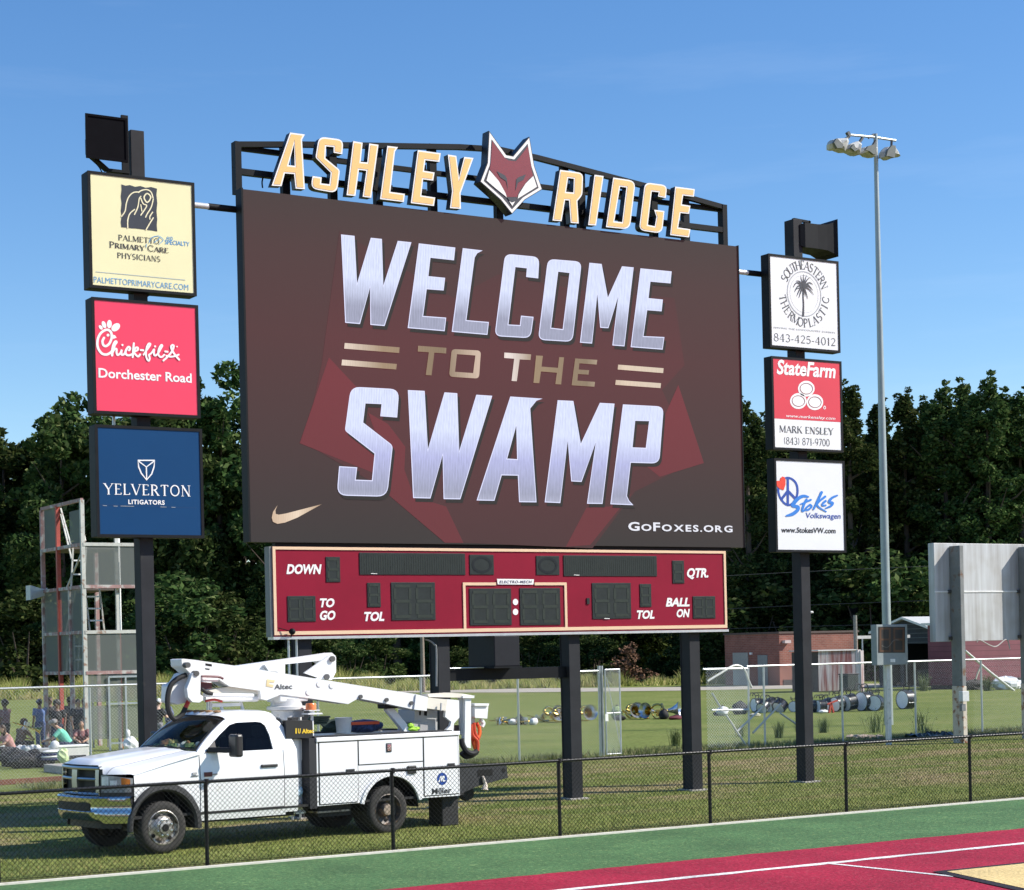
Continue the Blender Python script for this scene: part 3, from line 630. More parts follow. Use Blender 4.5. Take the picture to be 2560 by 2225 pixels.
for q in [(zS1, 533, 180, 650, 397, 1), (zS1, 203, 515, 440, 738, 2), (zS1, 888, 402, 998, 612, 1), (zS1, 1096, 398, 1466, 726, 2), (zS1, 1768, 450, 2120, 770, 2),
          (zS2, 207, 447, 547, 768, 2), (zS2, 828, 403, 1154, 714, 2), (zS2, 1236, 412, 1330, 610, 1), (zS2, 1516, 212, 1612, 408, 1), (zS2, 1692, 517, 1880, 710, 2)]: digit_panel(*q)
for zf, x0, y0, x1, y1 in [(zS1, 820, 150, 1725, 330), (zS2, 580, 172, 1378, 343)]:
    A, B = SBd.w(zf, (x0, y1 + 3)), SBd.w(zf, (x1, y0)); o = MB().box(A.x, B.x, YB - .014, YB - .001, A.z, B.z).build('name_panel', DIG, sb, bevel=.006)
    s = MB(); k = int((B.x - A.x) / .05)
    for i in range(1, k): s.box(A.x + i*.05, A.x + i*.05 + .012, YB - .017, YB - .0145, A.z + .03, B.z - .03)
    s.build('dot_column', DSEG, o)
for zf, x0, y0, x1, y1 in [(zS1, 1766, 162, 1970, 333), (zS2, 345, 172, 540, 335)]:
    A, B = SBd.w(zf, (x0, y1)), SBd.w(zf, (x1, y0)); o = MB().box(A.x, B.x, YB - .014, YB - .001, A.z, B.z).build('possession_panel', DIG, sb, bevel=.006)
    s = MB(); cx, cz = (A.x + B.x)/2, (A.z + B.z)/2
    v, f = ribbon2d(arc(cx, cz, .20, .14, 0, 360, 24)[:-1], .05, True); s.add([(p[0], YB - .018, p[1]) for p in v], f); s.build('possession_ring', DDK, o)
A, B = SBd.w(zS2, (778, 585)), SBd.w(zS2, (800, 533)); MB().box(A.x, B.x, YB - .02, YB - .001, A.z, B.z).build('sensor', DIG, sb)
DECAL = mat('white decal', (.85, .84, .83), .5, var=.02)
def bold(s): return text2d(s, .042, .22, 1.0)
SBd.text('caption', zS1, [(bold('DOWN'), (192, 328), (494, 243)), (bold('TO'), (480, 614), (604, 535)), (bold('GO'), (480, 724), (612, 640)), (bold('TOL'), (860, 733), (1032, 650))], DECAL)
SBd.text('caption', zS2, [(bold('QTR.'), (1641, 372), (1822, 276)), (bold('BALL'), (1458, 607), (1662, 530)), (bold('ON'), (1552, 700), (1664, 626)), (bold('TOL'), (1210, 714), (1360, 637))], DECAL)
mb = MB()
for y_ in (567, 652):
    c = SBd.w(zS2, (166, y_)); mb.add([(c.x + .062*math.cos(i*math.pi/10), YB - .006, c.z + .062*math.sin(i*math.pi/10)) for i in range(20)], [tuple(range(20))])
mb.build('colon_dot', DECAL, sb)
SBd.fill('name_plate', zS2, [[(4, 368), (322, 372), (316, 418), (10, 416)]], DECAL, .02)
SBd.text('name_plate_lettering', zS2, [(text2d('ELECTRO-MECH', .03, .2, 1.15), (24, 407), (302, 383))], mat('navy decal', (.03, .03, .09), .5), .023)
WHT = mat('small white sticker', (.8, .8, .78), .5)
SBd.fill('sticker', zS1, [[(915, 319), (968, 322), (968, 327), (915, 325)]], WHT, .020); SBd.fill('sticker', zS2, [[(664, 332), (712, 334), (712, 339), (664, 338)], [(926, 706), (972, 707), (972, 713), (926, 712)]], WHT, .020)
mb = MB(); c = SBd.w(zS1, (218, 822)); mb.ell((c.x, YB - .12, c.z), .06, .07, .06); q = SBd.w(zS1, (120, 790)); mb.tube([(c.x, YB - .1, c.z), (q.x, YB - .02, q.z)], .008, 6); mb.tube([(c.x, YB - .1, c.z), (c.x + .02, YB - .02, c.z - .1)], .014, 6)
mb.build('camera', BLACK, sb, smooth=True)

# ------------------------------------------------------------------ steel posts
def post(x, y, top, label, w_=.255, d=.34, h0=0.0):
    p = thing('support_post', label, 'post', (0, 0, 0), 'black steel posts under the video board')
    mb = MB(); tf = .022
    mb.box(-w_/2, w_/2, -d/2, -d/2 + tf, 0, top); mb.box(-w_/2, w_/2, d/2 - tf, d/2, 0, top); mb.box(-w_/2 + .012, w_/2 - .012, -d/2 + tf, d/2 - tf, 0, top)
    mb.build('column', POST, p)
    MB().box(-w_/2 - .09, w_/2 + .09, -d/2 - .09, d/2 + .09, -.02, .03).build('footing', mat('old concrete footing', (.40, .37, .33), .9, var=.2, scale=12), p)
    p.location = (x, y, 0); return p
PY = 32.10
for x, lb in [(15.30, 'black steel post behind the truck cab, under the left end of the board'), (18.22, 'black steel post behind the lowered boom of the white truck'),
              (21.22, 'black steel post just right of the truck tail, under the scoreboard'), (24.22, 'black steel post under the right end of the board, nearest the ad signs')]: post(x, PY, 5.1, lb)
xb = thing('cross_beam', 'black horizontal steel beam between the posts behind the white truck', 'beam', (19.7, PY + .05, 2.55))
q0, q1 = 18.36, 21.09
MB().box(q0, q1, PY - .05, PY + .10, 2.44, 2.66).build('beam_flange', BLACK, xb)
MB().tube([(q0, PY - .09, 2.685), (q0 + 1.0, PY - .09, 2.685)], .012, 8).build('conduit', GALV, xb)
eb = thing('equipment_cabinet', 'black cabinet standing on the cross beam under the scoreboard', 'cabinet', (20.2, PY, 2.67))
e0 = onY(1237, 1660, PY - .45); e1 = onY(1300, 1660, PY - .45)
MB().box(e0.x, e1.x, PY - .45, PY + .55, 2.70, 3.29).build('cabinet_body', mat('dark cabinet paint', (.018, .019, .024), .6, var=.1, spec=.2), eb, bevel=.015)
MB().box(e0.x - .03, e1.x + .03, PY - .48, PY + .55, 2.665, 2.70).build('base_rail', BLACK, eb)
cw = thing('conduit_run', 'grey conduit arcing from the board down the second post', 'conduit', (18.1, PY, 3.0))
zW = Z(1000, 1580, 5.155)
MB().tube(catmull([onY(*zW(325, 95), PY - .1), onY(*zW(385, 115), PY - .15), onY(*zW(440, 160), PY - .18), onY(*zW(468, 230), PY - .19), onY(*zW(468, 700), PY - .19)], 5), .018, 6).build('conduit_pipe', mat('grey conduit', (.25, .26, .26), .5), cw)
# thin light pipes left of the first post
for dx in (0, .16):
    o = thing('conduit_pipe', 'thin grey pipe hanging under the left end of the scoreboard' if dx == 0 else 'second thin grey pipe beside the first post, nearer the post', 'pipe', (14.95 + dx, PY - .2, 2.0))
    MB().tube([(14.95 + dx, PY - .2, 0), (14.95 + dx, PY - .2, 3.34)], .022, 8).build('pipe', GALV, o)

# ------------------------------------------------------------------ letter sign on the open truss above the screen
z6, z7 = Z(580, 300, 3.0324), Z(1180, 300, 3.0324)
YT = YS + .30
ls_ = thing('letter_sign', 'tan block letters and a fox head emblem on a black truss above the screen', 'sign', (19.85, YT, 11.4))
def rail(name, pts, wz=.10, wy=.10, y=YT):
    mb = MB()
    for a, b in zip(pts[:-1], pts[1:]): mb.bar((a[0], y, a[1]), (b[0], y, b[1]), wz, wy, (0, 1, 0))
    return mb.build(name, BLACK, ls_)
def tp(zf, x, y): q = onY(*zf(x, y), YT); return (q.x, q.z)
TX0, TX1 = SX0 + .04, SX1 - .12
zr1 = tp(z6, 100, 388)[1] ; zr2 = tp(z6, 90, 186)[1]
zr1b = tp(z7, 1950, 850)[1]; zr2b = tp(z7, 1950, 690)[1]
zr1 = (zr1 + zr1b) / 2; zr2 = (zr2 + zr2b) / 2
pk = (tp(z6, 1900, 245)[1] + tp(z7, 460, 300)[1]) / 2 + .10
XC = (TX0 + TX1) / 2
rail('lower_rail', [(TX0, zr1), (TX1, zr1)], .11, .11)
rail('middle_rail', [(TX0, zr2), (TX1, zr2)], .09, .09, YT + .13)
rail('top_rail', [(TX0 + .0, zr2 + .02), (TX0 + 1.3, zr2 + (pk - zr2) * .30), (XC - .9, pk - .06), (XC, pk), (XC + .9, pk - .06), (TX1 - 1.3, zr2 + (pk - zr2) * .30), (TX1, zr2 + .02)], .10, .10)
for px_, zf, py_ in [(425, z6, 520), (785, z6, 560), (1130, z6, 600), (1545, z6, 660), (2045, z6, 720), (730, z7, 790), (855, z7, 800), (1405, z7, 870), (1645, z7, 890)]:
    x = tp(zf, px_, py_)[0]; k = min(abs(x - TX0), abs(TX1 - x)) / (XC - TX0); zt = zr2 + (pk - zr2) * min(1, k * 1.25)
    MB().box(x - .075, x + .075, YT + .06, YT + .19, SZ1 - .02, zt).build('upright', BLACK, ls_)
for x in (TX0, TX1): MB().box(x - .06, x + .06, YT - .06, YT + .12, SZ1 - .02, zr2 + .07).build('upright', BLACK, ls_)
MB().tube(catmull([onY(*z6(238, 425), YT), onY(*z6(228, 470), YT), onY(*z6(232, 515), YT)], 4), .015, 6).build('cable', BLACK, ls_)
YL = YT - .36
TANF = mat('tan letter face', (.86, .53, .19), .45, var=.03, scale=1.5); WEDGE = mat('white letter edge', (.86, .85, .82), .4, var=.02); RET = mat('black letter return', (.02, .022, .03), .4)
def chan(zf, loops, inset=.028):
    ls = [rloop(l) for l in loops]; P = [[(onY(*zf(*p), YL).x, onY(*zf(*p), YL).z) for p in l] for l in ls]
    b = MB(); b.prism([[(x, YL, z_) for x, z_ in l] for l in P], (0, .16, 0)); o = b.build('letter', RET, ls_)
    e = MB(); e.poly([[(x, YL - .004, z_) for x, z_ in l] for l in P]); e.build('letter_edge', WEDGE, o)
    f = MB(); f.poly([[(x, YL - .009, z_) for x, z_ in offset_loop(l, inset if i == 0 else -inset)] for i, l in enumerate(P)]); f.build('letter_face', TANF, o)
    xs = [p[0] for p in P[0]]; zs = [p[1] for p in P[0]]; cx = sum(xs)/len(xs)
    for z_ in (zr1, zr2):
        if min(zs) < z_ < max(zs): MB().box(cx - .05, cx + .05, YL + .16, YT - .05, z_ - .04, z_ + .04).build('bracket', BLACK, o)
chan(z6, [[(440, 95), (552, 110), (530, 150), (552, 525), (482, 520), (470, 410), (400, 405), (375, 502), (300, 498)], [(470, 180), (475, 348), (428, 342)]])
chan(z6, [[(658, 125, 50), (845, 150, 50), (835, 260), (770, 248), (770, 205), (712, 200), (708, 290), (818, 380, 20), (795, 555, 55), (595, 520, 55), (610, 425), (680, 435), (675, 480), (738, 488), (748, 400), (632, 285, 15)]])
chan(z6, [[(918, 160), (990, 172), (975, 318), (1025, 322), (1040, 178), (1110, 188), (1055, 590), (990, 582), (1018, 385), (962, 378), (935, 576), (868, 570)]])
chan(z6, [[(1177, 196), (1258, 206), (1235, 240), (1200, 545), (1310, 560), (1302, 622), (1122, 600)]])
chan(z6, [[(1408, 228), (1582, 252), (1572, 318), (1465, 305), (1455, 385), (1535, 398), (1525, 460), (1448, 450), (1435, 572), (1540, 588), (1530, 652), (1355, 630)]])
chan(z6, [[(1636, 262), (1700, 272), (1720, 440), (1760, 280), (1830, 288), (1732, 555), (1735, 674), (1652, 668), (1668, 540)]])
chan(z7, [[(667, 378), (842, 402, 40), (836, 570, 25), (798, 615), (808, 785), (748, 780), (735, 610), (705, 608), (678, 768), (610, 762)], [(728, 440), (772, 446), (768, 550), (712, 545)]])
chan(z7, [[(928, 415), (997, 425), (940, 800), (880, 796)]])
chan(z7, [[(1070, 436), (1240, 462, 55), (1195, 830, 55), (1015, 812)], [(1122, 505), (1170, 512), (1138, 775), (1078, 768)]])
chan(z7, [[(1310, 472, 45), (1480, 495, 45), (1468, 592), (1410, 580), (1415, 548), (1362, 542), (1332, 795), (1385, 806), (1398, 735), (1380, 680), (1458, 690), (1440, 862, 55), (1265, 835, 45)]])
chan(z7, [[(1540, 505), (1688, 524), (1682, 582), (1600, 572), (1590, 640), (1655, 650), (1645, 712), (1580, 705), (1562, 815), (1655, 828), (1645, 890), (1502, 872)]])
# the fox head
FOXO = [(118, 85), (250, 268), (300, 278), (425, 130), (462, 350), (522, 530), (390, 610), (292, 718), (205, 610), (50, 472), (105, 330)]
def fx(pts, lift): return [(onY(*z7(*p), YL).x, YL - lift, onY(*z7(*p), YL).z) for p in pts]
fo = MB(); fo.prism([fx(FOXO, .05)], (0, .24, 0)); fo = fo.build('fox_emblem', RET, ls_)
def fxpart(name, loops, m, lift):
    for l in loops: b = MB(); b.poly([fx(l, lift)]); b.build(name, m, fo)
c2 = offset_loop([(x, -y) for x, y in FOXO], 5); c2 = [(x, -y) for x, y in c2]
c3 = [(x, -y) for x, y in offset_loop([(x, -y) for x, y in FOXO], 24)]
MAR = mat('maroon emblem paint', (.21, .020, .035), .45, var=.05); DKE = mat('charcoal emblem paint', (.035, .035, .05), .5)
fxpart('white_border', [c2], WEDGE, .055); fxpart('dark_ground', [c3], DKE, .060)
fxpart('maroon_face', [[(140, 165), (232, 290), (262, 312), (318, 318), (345, 290), (410, 205), (440, 390), (450, 430), (420, 450), (345, 545), (328, 590), (248, 588), (190, 470), (122, 380), (130, 320)]], MAR, .065)
fxpart('white_cheek', [[(118, 385), (190, 470), (240, 560), (250, 592), (170, 528), (96, 465)], [(450, 430), (478, 512), (400, 560), (332, 602), (340, 570), (390, 490)], [(268, 620), (288, 632), (312, 622), (292, 658)]], WEDGE, .070)
fxpart('dark_eye', [[(172, 392), (235, 425), (250, 450), (260, 540), (245, 470), (200, 440)], [(395, 418), (338, 440), (322, 455), (315, 545), (335, 480), (375, 460)], [(250, 590), (328, 592), (310, 618), (290, 630), (270, 618)]], DKE, .071)

# ------------------------------------------------------------------ ad signs on the two side poles
YP = PY + .05
def side_pole(xc, top, label, arm0, arm1, az):
    p = thing('sign_pole', label, 'pole', (xc, YP, 0), 'poles carrying the advertising signs')
    wv, d = .25, .30
    MB().box(xc - wv/2, xc + wv/2, YP - d/2, YP + d/2, 0, top).build('column', POST, p, bevel=.008)
    MB().box(xc - wv/2 - .1, xc + wv/2 + .1, YP - d/2 - .1, YP + d/2 + .1, -.02, .03).build('footing', MATS['old concrete footing'], p)
    MB().tube([(arm0, YP, az), (arm1, YP, az)], .055, 10).build('tie_bar', mat('pale tie bar', (.62, .64, .66), .35, .2), p, smooth=True)
    MB().tube([(arm1 - .55 if arm0 < arm1 and xc < 20 else arm1 - .45, YP, az), (arm1, YP, az)], .062, 10).build('bar_sleeve', BLACK, p, smooth=True)
    return p
YF = 31.82
LX0, LX1, RX0, RX1 = 11.37, 13.23, 26.37, 28.24
lpx, rpx = onY(345, 1500, YP - .15).x, onY(1999, 1500, YP - .15).x
lpx = (onY(362, 1500, YP).x); rpx = onY(2004, 1500, YP).x
aL = onY(545, 519, YP).z; aR = onY(1880, 683, YP).z
side_pole(lpx, onY(330, 330, YP).z, 'tall black pole left of the screen carrying three signs and a square loudspeaker', LX1 - .05, SX0 + .02, aL)
side_pole(rpx, onY(1992, 553, YP).z, 'tall black pole right of the screen carrying three signs and a horn loudspeaker', SX1, RX0 + .1, aR)
def sign(name, label, x0, x1, zt, zbm, facem, depth, fr=.05):
    s = thing(name, label, 'sign', ((x0 + x1)/2, YF + depth/2, zbm), 'advertising signs on the side poles')
    MB().box(x0 - fr, x1 + fr, YF + .012, YF + depth, zbm - fr, zt + fr).build('cabinet', BLACK, s, bevel=.012)
    mb = MB(); f0, f1 = YF - .012, YF + .0115
    mb.box(x0 - fr, x0, f0, f1, zbm - fr, zt + fr); mb.box(x1, x1 + fr, f0, f1, zbm - fr, zt + fr); mb.box(x0, x1, f0, f1, zt, zt + fr); mb.box(x0, x1, f0, f1, zbm - fr, zbm)
    mb.build('frame', BLACK, s)
    MB().add([(x0, YF, zbm), (x1, YF, zbm), (x1, YF, zt), (x0, YF, zt)], [(0, 1, 2, 3)]).build('face', facem, s)
    return s, Board(YF, s)
def zz(px, py): return onY(px, py, YF).z
def face_mat(name, c, r=.3): return mat(name, c, r, var=.03, scale=1.2, coat=.15)
F1 = face_mat('cream sign face', (.82, .78, .46)); F2 = face_mat('pinkish red sign face', (.83, .045, .105)); F3 = mat('navy sign face', (.004, .050, .150), .4, var=.03, scale=1.2, spec=.2)
F4 = face_mat('white sign face', (.84, .84, .84)); F5 = face_mat('white sign face lower', (.78, .79, .82))
INK = mat('black ink', (.02, .022, .026), .5); INKG = mat('dark grey ink', (.07, .075, .08), .5); INKL = mat('pale grey ink', (.40, .42, .44), .5); BLUE = mat('sky blue ink', (.10, .33, .62), .5)
WINK = mat('white ink', (.86, .86, .86), .5, var=.01)
# cream sign
z4 = Z(180, 260, 2.985)
s, B_ = sign('advertising_sign', 'cream medical sign with a black hand emblem, topmost on the left pole', LX0, LX1, zz(224, 434), zz(230.5, 712), F1, .32)
sq = [(368, 600), (400, 610), (430, 605), (470, 618), (510, 612), (550, 625), (590, 620), (634, 632), (630, 680), (636, 740), (630, 800), (636, 860), (632, 900), (636, 952), (600, 945), (560, 940), (520, 935), (480, 930), (440, 928), (400, 922), (368, 920), (364, 880), (370, 840), (364, 800), (370, 740), (364, 690), (370, 640)]
B_.fill('emblem', z4, [sq], mat('emblem black', (.022, .028, .042), .5), .004)
cw_ = 9
B_.strokes('emblem_line', z4, [([(368, 840), (395, 800), (405, 740), (425, 690), (460, 660), (500, 658)], cw_, 0, 5), ([(495, 660), (520, 645), (560, 640), (590, 660), (603, 700)], cw_, 0, 5),
   ([(538, 690), (560, 668), (585, 690), (580, 715), (560, 735), (542, 715)], 10, 1, 4), ([(415, 925), (415, 870), (430, 820), (465, 788)], cw_, 0, 5), ([(465, 825), (490, 770), (500, 710), (512, 690)], cw_, 0, 5),
   ([(512, 705), (530, 745), (556, 758), (540, 790), (512, 830)], cw_, 0, 4), ([(512, 752), (520, 800)], 7, 0, 0), ([(605, 710), (590, 770), (560, 820), (548, 845)], cw_, 0, 5), ([(600, 808), (580, 840), (580, 860)], cw_, 0, 4),
   ([(605, 850), (580, 890), (552, 938)], cw_, 0, 4)], mat('emblem cream line', (.80, .75, .50), .5), .007)
B_.text('lettering', z4, [(serif2d('PALMETTO', .14, .08), (345, 1018), (650, 1004)), (serif2d('PRIMARY CARE', .14, .06, big={0, 8}), (278, 1073), (718, 1066)), (serif2d('PHYSICIANS', .14, .09), (337, 1150), (658, 1137))], INK)
B_.text('web_address', z4, [(text2d('PALMETTOPRIMARYCARE.COM', -.004), (163, 1332), (867, 1348))], BLUE)
B_.text('small_lettering', z4, [(text2d('AND', .01), (703, 1012), (752, 992)), (text2d('SPECIALTY', .012), (694, 1046), (876, 1030))], BLUE)
B_.strokes('small_mark', z4, [([(575, 1035), (590, 1000), (640, 985), (650, 1005), (610, 1035)], 5, 0, 4), ([(655, 990), (680, 1015), (650, 1045)], 5, 0, 3), ([(555, 1045), (552, 1070)], 5, 0, 0)], BLUE, .008)
B_.strokes('rule_line', z4, [([(178, 1252), (845, 1314)], 4, 0, 0)], mat('grey blue rule', (.35, .45, .52), .5))
# red sign
zF = Z(200, 780, 6.873)
s, B_ = sign('advertising_sign', 'bright red sign with white script lettering, second down on the left pole', LX0 + .02, LX1 + .02, zz(233.4, 749.5), zz(235, 1026), F2, .32)
def ell_px(cx, cy, a, b, rot, n=18):
    r = math.radians(rot); return [(cx + a*math.cos(t)*math.cos(r) - b*math.sin(t)*math.sin(r), cy + a*math.cos(t)*math.sin(r) + b*math.sin(t)*math.cos(r)) for t in [2*math.pi*i/n for i in range(n)]]
B_.fill('emblem', zF, [ell_px(355, 265, 28, 44, -38), ell_px(410, 218, 36, 64, -22), ell_px(503, 208, 42, 71, 2), ell_px(612, 263, 60, 85, 50), ell_px(480, 399, 25, 25, 0), [(568, 390), (600, 402), (630, 440), (565, 466)]], WINK, .005)
sw = 42
B_.strokes('script_lettering', zF, [
  ([(410, 445), (385, 500), (395, 560), (440, 588), (500, 545), (540, 450), (535, 360), (490, 312), (430, 312), (350, 370), (300, 480), (305, 610), (370, 710), (450, 732), (520, 700), (565, 640), (600, 555), (625, 520), (605, 510), (570, 570), (552, 660), (550, 745)], sw, 0, 5),
  ([(555, 700), (590, 640), (625, 640), (625, 700), (645, 738), (690, 710), (715, 650), (708, 690), (715, 735), (760, 720), (790, 650), (830, 600), (860, 625), (840, 660)], 36, 0, 5),
  ([(800, 640), (780, 690), (800, 738), (850, 745), (900, 720)], 36, 0, 5), ([(922, 540), (912, 640), (902, 775)], 36, 0, 4), ([(910, 700), (950, 620), (990, 615), (985, 655), (925, 690), (970, 750), (1000, 765), (1030, 730)], 34, 0, 5),
  ([(1090, 735), (1140, 660), (1195, 580), (1205, 550), (1180, 545), (1145, 600), (1130, 700), (1140, 790), (1175, 840), (1195, 800), (1180, 740)], 32, 0, 5),
  ([(1180, 740), (1230, 700), (1270, 640), (1265, 700), (1280, 750), (1330, 720), (1390, 620), (1410, 580), (1390, 570), (1350, 640), (1340, 720), (1370, 770), (1410, 770), (1445, 735)], 32, 0, 5),
  ([(1430, 835), (1500, 770), (1560, 700), (1600, 620), (1605, 580), (1580, 570), (1560, 600), (1580, 660), (1630, 740), (1700, 820)], 34, 0, 5), ([(1480, 755), (1560, 770), (1640, 755), (1690, 735)], 32, 0, 4),
  ([(1040, 655), (1085, 660)], 34, 0, 0), ([(1460, 680), (1500, 685)], 34, 0, 0), ([(724, 568), (726, 570)], 36, 0, 0), ([(1284, 592), (1286, 594)], 36, 0, 0), ([(1662, 595), (1664, 597)], 26, 0, 0)], WINK, .006)
B_.text('street_name', zF, [(text2d('Dorchester Road', .022), (318, 1128), (1915, 1058))], WINK)
# navy sign
z5 = Z(180, 720, 2.715)
s, B_ = sign('advertising_sign', 'navy blue law firm sign with a thin white shield, lowest on the left pole', LX0 + .03, LX1 + .04, zz(239, 1068), zz(244.5, 1335), F3, .32)
B_.strokes('emblem', z5, [([(447, 1170), (560, 1170), (556, 1215), (540, 1262), (506, 1303), (470, 1258), (452, 1215)], 9, 1, 0), ([(455, 1178), (504, 1215), (553, 1178)], 8, 0, 0), ([(504, 1215), (506, 1298)], 8, 0, 0)], WINK)
B_.text('lettering', z5, [(serif2d('YELVERTON', .13, .14), (212, 1402), (802, 1340)), (text2d('LITIGATORS', .03, 0, 1.12), (382, 1467), (628, 1441))], WINK)
B_.strokes('seam_mark', z5, [([(210, 1476), (235, 1478)], 3, 0, 0), ([(282, 1480), (308, 1481)], 3, 0, 0), ([(330, 1480), (420, 1482)], 3, 0, 0), ([(600, 1486), (640, 1487)], 3, 0, 0), ([(675, 1488), (700, 1489)], 3, 0, 0)], INKL)
B_.strokes('seam_line', z5, [([(168, 1470), (848, 1493)], 1.5, 0, 0)], mat('dark seam', (.012, .05, .14), .5), .003)
# white palm sign
z3 = Z(1840, 520, 4.7147)
s, B_ = sign('advertising_sign', 'white sign with a palm tree in a ring, topmost on the right pole', RX0, RX1, zz(1926, 640), zz(1928, 862.5), F4, .25)
C = B_.w(z3, (800, 1012)); rx_, rz_ = (B_.w(z3, (1000, 1030)).x - B_.w(z3, (605, 1000)).x)/2, (B_.w(z3, (797, 750)).z - B_.w(z3, (803, 1275)).z)/2
C.x = (B_.w(z3, (1000, 1030)).x + B_.w(z3, (605, 1000)).x)/2; C.z = (B_.w(z3, (797, 750)).z + B_.w(z3, (803, 1275)).z)/2
def ringmesh(name, rx, rz, wd, m, lift):
    v, f = ribbon2d(arc(C.x, C.z, rx, rz, 0, 360, 40)[:-1], wd, True); MB().add([(p[0], YF - lift, p[1]) for p in v], f).build(name, m, B_.parent)
ringmesh('emblem_ring', rx_, rz_, .022, INKL, .004); ringmesh('emblem_ring', rx_ * .84, rz_ * .84, .008, mat('faint grey ink', (.60, .62, .63), .5), .004)
for word, a0, a1, up in [('SOUTHEASTERN', 152, 22, 1), ('THERMOPLASTIC', 192, 352, 0)]:
    mb = MB()
    for i, ch in enumerate(word):
        a = math.radians(a0 + (a1 - a0) * i / (len(word) - 1)); v, f = serif2d(ch, .13); wd = SERIF[ch][0]; h = .185
        rr = 1.10 if up else 1.10 + h / rx_
        tx, tz = (math.sin(a), -math.cos(a)) if up else (-math.sin(a), math.cos(a)); nx, nz = (math.cos(a), math.sin(a)) if up else (-math.cos(a), -math.sin(a))
        ox, oz = C.x + rx_ * rr * math.cos(a), C.z + rz_ * rr * math.sin(a)
        mb.add([(ox + tx*(p[0]-wd/2)*h + nx*p[1]*h, YF - .005 - p[2], oz + tz*(p[0]-wd/2)*h + nz*p[1]*h) for p in v], f)
    mb.build('ring_lettering', INKG, s)
palm = [([(790, 1270), (795, 1150), (790, 1040), (792, 930)], [24, 17, 16, 22], 0, 4)]
for e, m_, w0 in [((672, 940), (715, 880), 16), ((690, 990), (730, 920), 16), ((705, 860), (745, 865), 14), ((715, 1040), (750, 960), 15), ((740, 1060), (765, 980), 15), ((760, 800), (772, 850), 9), ((795, 780), (794, 840), 9), ((830, 795), (812, 850), 9), ((875, 815), (835, 850), 12), ((905, 905), (860, 880), 16), ((905, 975), (860, 925), 17), ((915, 1025), (860, 960), 13), ((845, 1075), (820, 990), 14), ((690, 965), (735, 945), 10), ((880, 945), (840, 900), 16), ((820, 1040), (805, 980), 12)]:
    palm.append(([(792, 925), m_, e], [w0 * 1.5, w0, 3], 0, 3))
B_.strokes('palm_emblem', z3, palm, mat('palm ink', (.045, .045, .055), .5), .006)
B_.text('tagline', z3, [(text2d('SERVING THE LOWCOUNTRY EXPERTS', .02, 0, 1.08), (440, 1416), (1168, 1462))], INKL)
B_.text('phone_number', z3, [(serif2d('843-425-4012', .10, .08), (447, 1568), (1168, 1535))], INKG)
# red and white sign
zG = Z(1920, 880, 6.89)
s, B_ = sign('advertising_sign', 'red over white insurance sign with three rings, second down on the right pole', RX0 + .02, RX1 + .02, zz(1932.5, 896), zz(1935, 1117.7), F4, .25)
A, Bq = B_.w(zG, (90, 1140)), B_.w(zG, (1220, 1210))
F6 = face_mat('red upper face', (.70, .045, .065))
MB().add([(RX0 + .02, YF - .003, (A.z + Bq.z)/2), (RX1 + .02, YF - .003, (A.z + Bq.z)/2), (RX1 + .02, YF - .003, zz(1932.5, 896)), (RX0 + .02, YF - .003, zz(1932.5, 896))], [(0, 1, 2, 3)]).build('red_field', F6, s)
B_.text('lettering', zG, [(text2d('StateFarm', .030, .18, 1.0), (148, 385), (1158, 205))], WINK, .007)
for cx, cy in [(657, 632), (520, 845), (805, 865)]:
    B_.fill('emblem_disc', zG, [ell_px(cx, cy, 143, 137, 0, 28)], WINK, .006)
    B_.strokes('emblem_ring', zG, [(ell_px(cx, cy, 108, 92, 8, 28), 11, 1, 0)], mat('brownish red ink', (.25, .06, .06), .5), .009)
B_.strokes('registered_mark', zG, [([(972, 930), (990, 960), (972, 985), (955, 960)], 12, 1, 3)], WINK, .006)
B_.text('web_address', zG, [(text2d('www.markensley.com', .006, .25), (310, 1138), (1155, 1120))], WINK, .007)
B_.text('lettering', zG, [(serif2d('MARK ENSLEY', .13, .07), (195, 1385), (1130, 1312)), (serif2d('(843) 871-9700', .11, .05), (280, 1590), (1058, 1500))], INKG, .005)
# white and blue sign
zH = Z(1920, 1140, 6.89)
s, B_ = sign('advertising_sign', 'white sign with a blue peace symbol and red heart, lowest on the right pole', RX0 + .04, RX1 + .04, zz(1936.5, 1151), zz(1939.5, 1374), F5, .25)
PB = mat('royal blue ink', (.015, .065, .36), .5); PB2 = mat('bright blue ink', (.02, .20, .66), .5)
pc_ = [(340, 375), (430, 410), (490, 490), (508, 590), (495, 690), (440, 790), (370, 845), (290, 820), (215, 730), (178, 620), (185, 510), (240, 410)]
B_.strokes('peace_symbol', zH, [(pc_, 36, 1, 4), ([(340, 375), (340, 845)], 40, 0, 0), ([(340, 600), (235, 740)], 44, 0, 0), ([(340, 600), (470, 735)], 44, 0, 0)], PB, .005)
B_.fill('heart_emblem', zH, [[(265, 588), (190, 560), (140, 510), (128, 465), (150, 428), (200, 425), (215, 375), (245, 352), (285, 368), (300, 420), (296, 500)]], mat('bright red ink', (.80, .05, .02), .5), .010)
